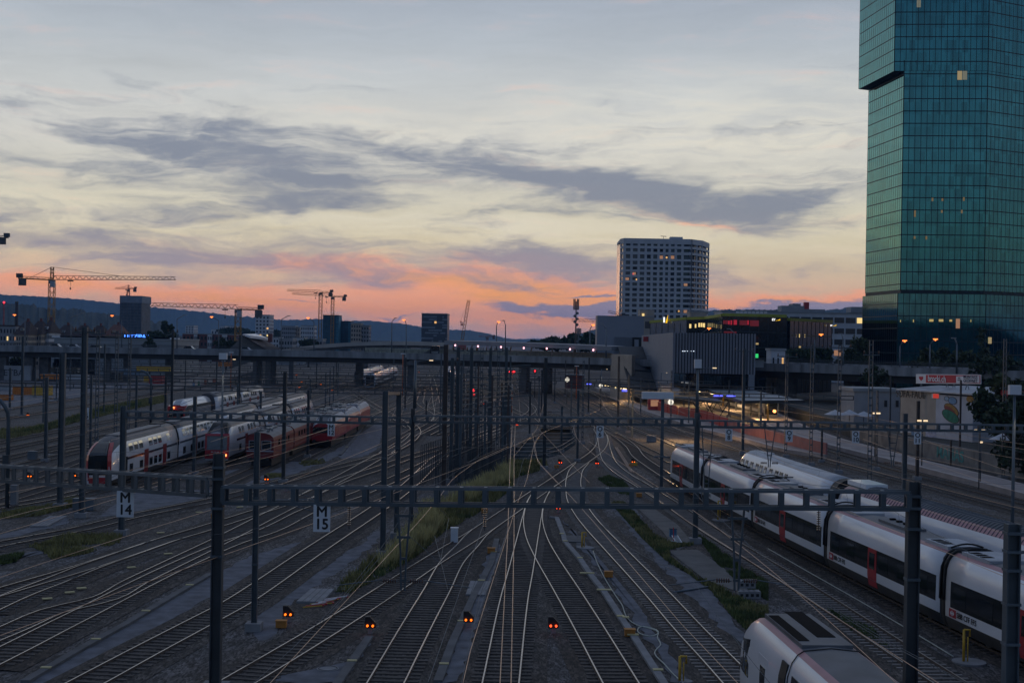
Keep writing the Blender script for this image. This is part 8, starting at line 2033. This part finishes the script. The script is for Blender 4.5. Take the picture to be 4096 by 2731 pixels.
# cable trough with yellow plates
tp = [C3(175, 140), C3(205, 142), C3(236, 222), C3(241, 250), C3(310, 330), C3(360, 405), C3(420, 480), C3(500, 604), C3(560, 692), C3(690, 896), C3(730, 960)]
ct = thing('cable_trough', 'light concrete cable trough zigzagging right of the centre switch', 'cable trough', tuple(at(*tp[4], 0)))
P = [at(u, v, 0) for u, v in tp]; mb = MB()
for a, b in zip(P, P[1:]): mb.bar((a.x, a.y, .07), (b.x, b.y, .07), .34, .16)
mb.build('lid_row', m_conc, ct)
for x, y, w in ((245, 254, .6), (312, 332, .6), (345, 403, 1.6), (422, 480, 1.5), (498, 602, .7), (522, 608, .6), (555, 688, 1.0), (670, 851, .8), (228, 220, .6)):
    p = at(*C3(x, y), 0); mb = MB(); mb.box((p.x, p.y, .17), (w*.55, .28, .05)); mb.build('marker_plate', mat('cream plate', (.50, .43, .22), .7, var=.1), ct)
for pts, lab in (([C2(520, 690), C2(380, 896), C2(330, 960)], 'dull concrete cable trough at the bottom left of the diagonal track'), ([C2(1105, 240), C2(1080, 350), C2(1000, 500), C2(900, 720), C2(835, 896)], 'narrow concrete cable trough beside the path left of the switch'), ([C1(1690, 700), C1(1400, 870), C1(1000, 1110), C1(600, 1330), C1(200, 1568)], 'long concrete edging along the asphalt path at lower left'), ([B3(400, 400), B3(200, 680), B3(0, 910)], 'concrete edging along the ribbed locomotives')):
    P = [at(u, v, 0) for u, v in pts]; o = thing('cable_trough', lab, 'cable trough', tuple(P[0])); mb = MB()
    for a, b in zip(P, P[1:]): mb.bar((a.x, a.y, .06), (b.x, b.y, .06), .38, .14)
    mb.build('lid_row', m_concd, o)
    for k in range(0, len(P)-1): p = P[k].lerp(P[k+1], .6); mb = MB(); mb.box((p.x, p.y, .15), (.42, .22, .04)); mb.build('marker_plate', MATS['cream plate'], o)
# hose
hp = [C3(372, 290), C3(385, 330), C3(405, 375), C3(440, 440), C3(500, 530), C3(578, 632), C3(620, 642), C3(662, 655), C3(668, 672), C3(630, 682), C3(588, 670), C3(580, 645), C3(600, 636), C3(660, 650), C3(668, 690), C3(682, 720), C3(660, 745), C3(655, 762), C3(700, 810), C3(745, 860), C3(790, 900)]
ho = thing('water_hose', 'pale coiled water hose lying on the asphalt between the tracks', 'hose', tuple(at(*hp[5], 0))); P = spline([at(u, v, .04) for u, v in hp], .4); mb = MB(); mb.tube([(p.x, p.y, .05) for p in P], .032, 5); mb.build('hose', mat('pale hose', (.42, .44, .38), .6, var=.1), ho)
ho = thing('water_hose', 'thin dark hose on the gravel beside the long white train', 'hose', tuple(at(3330, 2340, 0))); P = spline([at(u, v, .04) for u, v in (C4(0, 280), C4(200, 395), C4(420, 520), C4(600, 625), C4(760, 720), C4(850, 775))], 1); mb = MB(); mb.tube([(p.x, p.y, .06) for p in P], .03, 5); mb.build('hose', MATS['pale hose'], ho)
def hydrant(u, v, lab, h=1.25, disc=1.0, dx=.9):
    p = at(u, v, 0); o = thing('water_hydrant', lab, 'hydrant', (p.x, p.y, 0), 'yellow standpipes on round covers')
    mb = MB(); mb.tube([(p.x, p.y, 0), (p.x, p.y, .08)], disc, 18, smooth=False); mb.build('cover', m_conc, o)
    mb = MB(); mb.tube([(p.x-.25, p.y, .05), (p.x-.25, p.y, h)], .06, 7); mb.tube([(p.x-.25, p.y, h), (p.x+.02, p.y, h), (p.x+.02, p.y, h-.3)], .05, 6); mb.tube([(p.x-.1, p.y-.1, .1), (p.x-.1, p.y-.1, h*.8)], .03, 5); mb.build('standpipe', m_yellow, o)
hydrant(2342, 2192, 'yellow standpipe on a round cover beside the cable trough', 1.1, .62); hydrant(3876, 2650, 'yellow standpipe on a round cover by the long white train', 1.5, .75); hydrant(2884, 2082, 'yellow standpipe on a round cover behind the nearest gantry', 1.6, .75); hydrant(2742, 2728, 'yellow post at the bottom picture edge by the straight track', 1.1, .3)
# loose rails, sticks, slabs, blocks, ladder
for i, (a, b) in enumerate((((1410, 812), (1622, 1145)), ((1424, 812), (1640, 1150)), ((1440, 815), (1662, 1155)))):
    p, q = at(*B4(*a), 0), at(*B4(*b), 0); o = thing('spare_rail', ('left', 'middle', 'right')[i] + ' one of three loose rails lying beside the switch', 'rail', tuple(p), 'loose spare rails'); mb = MB(); mb.bar((p.x, p.y, .08), (q.x, q.y, .08), .07, .15); mb.build('rail_bar', mat('dull spare rail', (.30, .20, .16), .5, .5, var=.2), o)
rr = random.Random(3)
for i in range(9):
    p = at(*C2(262 + i*13, 550 - i*4.4), 0); a = rr.uniform(.1, .6); Lk = rr.uniform(.7, 1.3); c = ('yellow', 'red', 'white')[i % 3]
    o = thing('marker_stick', f'{c} stick, {ordinal(i)} from the left in the loose pile by the grey slab', 'stick', (p.x, p.y, 0), 'coloured sticks piled by the slab'); mb = MB(); mb.bar((p.x-math.cos(a)*Lk/2, p.y-math.sin(a)*Lk, .06+.03*(i % 3)), (p.x+math.cos(a)*Lk/2, p.y+math.sin(a)*Lk, .08+.03*(i % 3)), .05); mb.build('shaft', (m_yellow, m_red, m_sign)[i % 3], o); mb = MB(); mb.box((p.x+math.cos(a)*Lk/2, p.y+math.sin(a)*Lk, .1), (.1, .1, .08)); mb.build('tip', m_red, o)
def slab(pts, lab, h=.12, m=None):
    P = [at(*q, 0) for q in pts]; o = thing('concrete_slab', lab, 'slab', tuple(P[0])); mb = MB(); mb.prism([(p.x, p.y) for p in P], 0, h); mb.build('plate', m or m_conc, o)
    g = MB(); 
    for k in (.25, .5, .75): g.bar(P[0].lerp(P[1], k) + Vector((0, 0, h)), P[3].lerp(P[2], k) + Vector((0, 0, h)), .03, .015)
    g.build('joint', m_concd, o)
slab([C2(255, 470), C2(360, 472), C2(300, 532), C2(185, 530)], 'pale grooved slab on the gravel beside the stick pile'); slab([C2(985, 435), C2(1077, 437), C2(1052, 500), C2(962, 497)], 'grey slab on the path left of the centre switch'); slab([C3(240, 222), C3(320, 225), C3(322, 252), C3(248, 252)], 'thin grey slab beside the cable trough bend', .08, m_concd); slab([C1(400, 238), C1(540, 236), C1(380, 318), C1(240, 320)], 'pale slab in the weeds at the far left')
p = at(*C2(330, 834), 0); o = thing('manhole_cover', 'round manhole cover in the asphalt at the bottom', 'manhole cover', (p.x, p.y, 0)); mb = MB(); mb.tube([(p.x, p.y, 0), (p.x, p.y, .06)], .48, 20, smooth=False); mb.build('lid', m_conc, o); mb = MB(); mb.tube([(p.x + .4*math.cos(k*.35), p.y + .4*math.sin(k*.35), .065) for k in range(19)], .02, 4); mb.build('rim', m_concd, o)
for i in range(7):
    p = at(*C3(1050 + (i % 4)*24, 505 - (i//4)*14), 0); o = thing('concrete_block', f'grey concrete block, {ordinal(i)} in the stack at the support foot', 'block', (p.x, p.y, 0 if i < 4 else .42), 'stacked concrete blocks'); mb = MB(); mb.box((p.x, p.y, (.21 if i < 4 else .63)), (.36, .7, .4)); mb.build('body', m_conc, o); mb = MB(); mb.box((p.x, p.y-.353, (.21 if i < 4 else .63)), (.16, .02, .16)); mb.build('recess', m_dark, o)
p = at(*C3(760, 250), 0); o = thing('ladder', 'short white ladder lying beside the blue crate', 'ladder', (p.x, p.y, 0)); mb = MB()
for s in (-.2, .2): mb.bar((p.x+s, p.y-.9, .1), (p.x+s-.1, p.y+.9, .35), .05)
for k in range(6): yy = -.8 + k*.32; mb.bar((p.x-.2-.05*(yy+.9)/1.8, p.y+yy, .12+.13*(yy+.9)), (p.x+.2-.05*(yy+.9)/1.8, p.y+yy, .12+.13*(yy+.9)), .04)
mb.build('frame', m_sign, o)
p = at(*C3(738, 225), 0); o = thing('crate', 'small blue crate on the old concrete slab by the ladder', 'crate', (p.x, p.y, 0)); mb = MB(); mb.box((p.x, p.y, .3), (.5, .5, .6)); mb.build('body', mat('blue crate', (.05, .16, .28), .6, var=.2), o); mb = MB(); mb.box((p.x, p.y, .62), (.56, .56, .05)); mb.build('rim', m_concd, o)
p = at(*C3(742, 248), 0); o = thing('track_tool', 'red and white track tool stand before the blue crate', 'tool', (p.x, p.y, 0)); mb = MB(); mb.bar((p.x-.3, p.y, .05), (p.x+.3, p.y, .05), .25, .06); mb.build('base', m_sign, o); mb = MB(); mb.bar((p.x, p.y, .05), (p.x, p.y+.3, 1.0), .06); mb.build('handle', m_red, o)
p, q = at(*C3(740, 486), 0), at(*C3(915, 458), 0); o = thing('steel_pipe', 'long grey pipe lying across the gravel beside the straight track', 'pipe', tuple(p)); mb = MB(); mb.tube([(p.x, p.y, .08), (q.x, q.y, .08)], .06, 8); mb.build('pipe', m_steel, o); mb = MB(); mb.tube([(q.x, q.y, .08), (q.x+.1, q.y, .08)], .08, 8); mb.build('collar', m_steel2, o)
for i, (x, y, k) in enumerate(((1290, 370, 0), (380, 903, 0), (655, 818, 0), (1350, 540, 0), (560, 852, 0), (1055, 650, 0), (1600, 205, 0), (1925, 163, 0))):
    p = at(*C1(x, y), 0); o = thing('marker_plate', f'small cream plate on the ballast, {ordinal(i)} of those between the left tracks', 'plate', (p.x, p.y, 0), 'cream plates on the ballast'); mb = MB(); mb.box((p.x, p.y, .1), (.5, .3, .05), .5); mb.build('plate', MATS['cream plate'], o)
# railings round the trench and the dark fence beside the grass
def railing(pts, lab, h=1.1, panel=False, step=1.8, m=None):
    P = resample([Vector((p.x, p.y, 0)) for p in pts], step); o = thing('railing', lab, 'railing', tuple(P[0]))
    for nm, z in (('top_rail', h), ('middle_rail', h*.55)): mb = MB(); mb.tube([(p.x, p.y, z) for p in P], .035, 5); mb.build(nm, m or m_steel, o)
    for p in P[:98]: mb = MB(); mb.box((p.x, p.y, h/2), (.07, .07, h)); mb.build('post', m or m_mast, o)
railing([pit[9], pit[8], pit[7], pit[6], pit[5], pit[4], pit[3], pit[2]], 'grey tubular railing around the open trench'); 
fa, fb = at(*B3(1690, 1345), 0), at(*B3(2260, 1045), 0)
for k in range(4):
    o_ = Vector((-1.5*k, .6*k, 0)); railing([fa+o_, fa.lerp(fb, .5)+o_, fb+o_], 'dark fence of close tall posts, ' + ('nearest to', 'added row second from', 'added row third from', 'added row farthest from')[k] + ' the tall grass', 2.4+.5*k, False, .5+.1*k, m_mastd)  # rear rows are added to give the mast feet a dense dark look
rr = random.Random(21)
for k in range(34):
    y = 132 + 95*rr.random(); u = 1790 + 270*rr.random() - (y-132)*.4; p = atY(u, 1500, y); z = rr.uniform(7, 12.5); w = rr.uniform(.16, .26)
    o = thing('catenary_mast', 'slim dark mast in the dense thicket of masts left of the open trench', 'mast', (p.x, y, 0), 'thicket of slim masts')
    mb = MB(); mb.box((p.x, y, z/2), (w, w, z)); mb.build('column', m_mast if k % 3 else m_mastb, o); mb = MB(); mb.bar((p.x, y, z-1.2), (p.x + rr.choice((-2.6, 2.6)), y, z-1), .09); mb.build('bracket', m_mast, o)
for k in range(12):
    y = 138 + k*8.5; a = atY(1770 + k*9, 1500, y); b = atY(2050 + k*3, 1500, y + 14); z = 7.4 + (k % 3)*.8
    o = thing('gantry_beam', f'short slanting beam tying the dense masts together, {ordinal(k)} counted from the camera', 'gantry', (a.x, y, z), 'beams between the dense masts')
    mb = MB(); mb.bar((a.x, y, z), (b.x, y+14, z+.2), .13); mb.bar((a.x, y, z-.55), (b.x, y+14, z-.35), .13)
    for j in range(9): q = Vector((a.x, y, z)).lerp(Vector((b.x, y+14, z+.2)), j/8); mb.bar(q, q - Vector((0, 0, .55)), .1)
    mb.build('beam', m_mast, o)
# trees ---------------------------------------------------------------------
def leafmat(name, c, v=.5):
    return mat(name, c, .85, var=v, scale=1.6)
m_leaf1 = leafmat('dark foliage', (.022, .038, .016)); m_leaf2 = leafmat('olive foliage', (.040, .055, .020)); m_bark = mat('bark', (.05, .038, .03), .9, var=.3)
def tree(u, v, rx, rz, Y, label, m=None, base=0.0, n=1500, seed=0, conic=False, s=None):
    c = atY(u, v, Y); rr = random.Random(seed*7+3); o = thing('tree', label, 'tree', (c.x, Y, base), 'trees around the station')
    mb = MB(); top = c.z - rz*.2; mb.tube([(c.x, Y, base), (c.x+.15, Y, (base+top)/2), (c.x, Y, top)], [rx*.09+.08, rx*.06+.06, .05], 7)
    for k in range(5): a = k*1.3+seed; mb.tube([(c.x, Y, base+(top-base)*(.5+.08*k)), (c.x+math.cos(a)*rx*.6, Y+math.sin(a)*rx*.6, c.z+rz*(-.2+.12*k))], [rx*.04+.03, .02], 5)
    mb.build('trunk', m_bark, o)
    mb = MB(); s = s or max(.28, rx*.13)
    nclump = 26; cl = []
    for k in range(nclump):
        while True:
            q = Vector((rr.uniform(-1, 1), rr.uniform(-1, 1), rr.uniform(-1, 1)))
            if q.length < 1 and (not conic or Vector((q.x, q.y)).length < .75*(1-q.z)/1.6+.08): break
        cl.append((q, rr.uniform(.22, .42)))
    for i in range(n):
        q, r = cl[i % nclump]; dv = Vector((rr.gauss(0, 1), rr.gauss(0, 1), rr.gauss(0, 1))); dv = dv.normalized()*r*(rr.random()**.4); w = q + dv
        p = Vector((c.x + w.x*rx, Y + w.y*rx, c.z + w.z*rz)); a = Vector((rr.gauss(0, 1), rr.gauss(0, 1), rr.gauss(0, 1))).normalized(); b = a.cross(Vector((rr.gauss(0, 1), rr.gauss(0, 1), rr.gauss(0, 1)))).normalized(); z = s*rr.uniform(.6, 1.3)
        mb.face([p - a*z, p - b*z*.6, p + a*z, p + b*z*.6])
    mb.build('crown', m or m_leaf1, o)
for i, (u, v, rx, rz, Y, b, m, con, lab) in enumerate(((3700, 1478, 5.2, 4.2, 300, ZT, m_leaf2, 0, 'rounded olive tree at the foot of the glass tower, left of the banner'), (3790, 1482, 4.4, 4.6, 296, ZT, m_leaf1, 0, 'dark round tree just above the banner middle'), (3870, 1490, 4.2, 4.4, 292, ZT, m_leaf2, 0, 'olive tree above the right part of the banner'), (3938, 1470, 3.8, 8.5, 285, ZT, m_leaf1, 1, 'tall dark conical tree in front of the glass tower'),
        (3990, 1530, 4.6, 5, 260, ZT, m_leaf1, 0, 'dark tree right of the conical one'), (4015, 1660, 3.4, 4.0, 160, ZT, m_leaf1, 0, 'big dark tree beside the mural wall'), (4070, 1730, 3.0, 3.6, 145, ZT, m_leaf1, 0, 'dark bushy tree at the right edge behind the lamp mast'), (4080, 1640, 3.6, 4.2, 170, ZT, m_leaf2, 0, 'olive tree at the extreme right edge'), (3502, 1532, 2.6, 3.6, 262, ZT, m_leaf1, 0, 'narrow dark tree right of the glass tower base corner'), (3395, 1446, 2.8, 3.6, 330, 9, m_leaf1, 0, 'small dark tree on the street before the striped office'), (3432, 1428, 3.2, 5, 345, 8, m_leaf2, 0, 'slender tree against the left foot of the glass tower'),
        (3180, 1445, 5, 2.6, 345, 7, m_leaf1, 0, 'low dark tree group left piece before the glass office'), (3260, 1440, 5, 2.8, 350, 7, m_leaf1, 0, 'low dark tree right piece before the glass office'), (645, 1348, 5.5, 5.5, 520, 0, m_leaf1, 0, 'round dark tree behind the viaduct above the long hall'), (905, 1385, 4, 2.8, 480, 0, m_leaf1, 0, 'small dark tree left of the gabled house'), (1050, 1385, 3.2, 3.6, 490, 0, m_leaf1, 0, 'small dark tree right of the gabled house'), (1235, 1378, 5, 2.2, 650, 0, m_leaf1, 0, 'low shrubby tree beside the flyover start'), (48, 1446, 3.2, 3.2, 430, 0, m_leaf2, 0, 'tree under the viaduct at the left edge'), (600, 1378, 2.2, 2.0, 440, 0, m_leaf1, 0, 'small tree in front of the long hall'), (1090, 1340, 14, 4, 1150, 0, m_leaf1, 0, 'broad dark tree mass between white tower and pale block'), (2345, 1372, 9, 4, 620, 6, m_leaf1, 0, 'broad tree crown right of the telecom masts'), (2230, 1372, 12, 3, 640, 6, m_leaf1, 0, 'flat tree crown left of the telecom masts'), (940, 1330, 16, 4.5, 1250, 0, m_leaf1, 0, 'dark trees behind the short yellow crane'))):
    tree(u, v, rx, rz, Y, lab, m, b, 1900 if rx > 3 else 1100, i, con)
# grass ---------------------------------------------------------------------
def poly_rand(P, rr):
    x0, x1 = min(p.x for p in P), max(p.x for p in P); y0, y1 = min(p.y for p in P), max(p.y for p in P)
    while True:
        x, y = rr.uniform(x0, x1), rr.uniform(y0, y1); c = False; j = len(P)-1
        for i in range(len(P)):
            if (P[i].y > y) != (P[j].y > y) and x < (P[j].x-P[i].x)*(y-P[i].y)/(P[j].y-P[i].y)+P[i].x: c = not c
            j = i
        if c: return x, y
def grass(uv, n, h, m, seed, w=.05):
    P = gp(uv); rr = random.Random(seed); mb = MB()
    for i in range(n):
        x, y = poly_rand(P, rr); dn = mnoise.noise((x*.45, y*.45, seed)) + .5*mnoise.noise((x*1.6, y*1.6, seed))
        if dn < -.18 + rr.uniform(-.25, .1): continue
        hh = h*rr.uniform(.5, 1.2)*(1+.5*dn); a = rr.uniform(0, 6.28); lx, ly = math.cos(a)*hh*.35, math.sin(a)*hh*.35; ww = w*rr.uniform(.7, 1.5); b = rr.uniform(0, 3.14); cx, sx = math.cos(b)*ww, math.sin(b)*ww
        mb.face([(x-cx, y-sx, 0), (x+cx, y+sx, 0), (x+lx+cx*.3, y+ly+sx*.3, hh)])
    mb.build('grass', m, kind='stuff')
m_dry = mat('dry grass', (.42, .36, .16), .9, var=.45, scale=.8); m_green = mat('green weeds', (.075, .10, .030), .9, var=.5, scale=.9); m_olive = mat('olive weeds', (.20, .18, .065), .9, var=.5, scale=.8)
GS = [C2(345, 478), C2(430, 485), C2(560, 420), C2(690, 345), C2(760, 300), C2(860, 205), C2(1000, 130), C2(1175, 10), B3(2352, 1180), B4(0, 1250), B4(180, 1180), B4(500, 1090), B4(480, 1000), B4(150, 1000), B4(0, 985), B3(2260, 1060), B3(1760, 1420), C2(745, 130), C2(700, 240), C2(560, 310)]
grass(GS, 15000, .5, m_olive, 1); grass([C2(750, 130), C2(1000, 60), C2(1175, -30), B3(2300, 1120), B3(1760, 1420), C2(740, 200), C2(620, 330), C2(560, 380), C2(700, 330), C2(860, 190)], 16000, 1.25, m_dry, 2)
grass(GS, 9000, .3, m_green, 3)
GR = [C3(455, 75), C3(520, 72), C3(640, 205), C3(650, 225), C3(760, 262), C3(840, 262), C3(720, 285), C3(730, 330), C3(850, 420), C3(960, 465), C3(1060, 520), C3(1175, 560), C3(1175, 680), C3(1080, 660), C3(1010, 590), C3(920, 480), C3(800, 390), C3(700, 330), C3(600, 235), C3(540, 170)]
grass(GR, 12000, .22, m_green, 4); grass(GR, 7000, .3, m_olive, 5)
grass([C3(850, 220), C3(900, 250), C3(1040, 360), C3(1175, 440), C3(1175, 520), C3(1060, 455), C3(940, 350)], 5000, .25, m_green, 6)
grass([B4(1180, 1230), B4(1330, 1190), B4(1540, 1270), B4(1660, 1450), B4(1480, 1430), B4(1260, 1290)], 2600, .28, m_green, 7)
grass([C1(230, 470), C1(560, 380), C1(980, 395), C1(960, 440), C1(700, 530), C1(420, 580), C1(350, 520)], 5000, .3, m_olive, 8); grass([C1(0, 560), C1(190, 540), C1(120, 600), C1(0, 620)], 1200, .3, m_green, 9); grass([C1(20, 190), C1(440, 140), C1(560, 90), C1(680, 80), C1(600, 150), C1(300, 230), C1(0, 250)], 4500, .3, m_olive, 10)
grass([B1(0, 700), B1(0, 560), B1(330, 560), B1(900, 420), B1(1250, 290), B1(2200, 110), B1(2250, 190), B1(1560, 340), B1(1100, 450), B1(560, 600), B1(250, 680)], 12000, .45, m_olive, 11, .08); grass([B1(100, 640), B1(600, 520), B1(1250, 330), B1(1900, 200), B1(1900, 250), B1(1250, 400), B1(600, 580)], 6000, .5, m_green, 12, .08)
grass([B2(1220, 1190), B2(1500, 1150), B2(1520, 1200), B2(1300, 1230)], 900, .25, m_olive, 13); grass([B2(1720, 1020), B2(2050, 960), B2(2100, 1010), B2(1800, 1060)], 1100, .25, m_olive, 14)
grass([C4(270, 560), C4(480, 650), C4(560, 740), C4(400, 680)], 1000, .2, m_green, 15)
# evening haze --------------------------------------------------------------
def haze():
    m = bpy.data.materials.new('evening haze'); m.use_nodes = True; t = m.node_tree
    t.nodes.remove(t.nodes['Principled BSDF'])
    v = nd(t, 'ShaderNodeVolumePrincipled'); v.inputs['Color'].default_value = (.24, .52, 1.0, 1); v.inputs['Density'].default_value = HAZE_D; v.inputs['Anisotropy'].default_value = .0
    t.links.new(v.outputs[0], t.nodes['Material Output'].inputs['Volume'])
    mb = MB(); mb.hexa([(-13000, -3900, -5), (13000, -3900, -5), (13000, 11600, -5), (-13000, 11600, -5), (-13000, -3900, 250), (13000, -3900, 250), (13000, 11600, 250), (-13000, 11600, 250)])
    mb.build('haze', m, kind='stuff')
HAZE_D = 7.0e-5
haze()
sun = bpy.data.lights.new('sun', 'SUN'); sun.energy = .06; sun.angle = R(6); sun.color = (1, .55, .32)
so = bpy.data.objects.new('sun', sun); COL.objects.link(so); so.rotation_euler = (R(-88.5), 0, R(3))
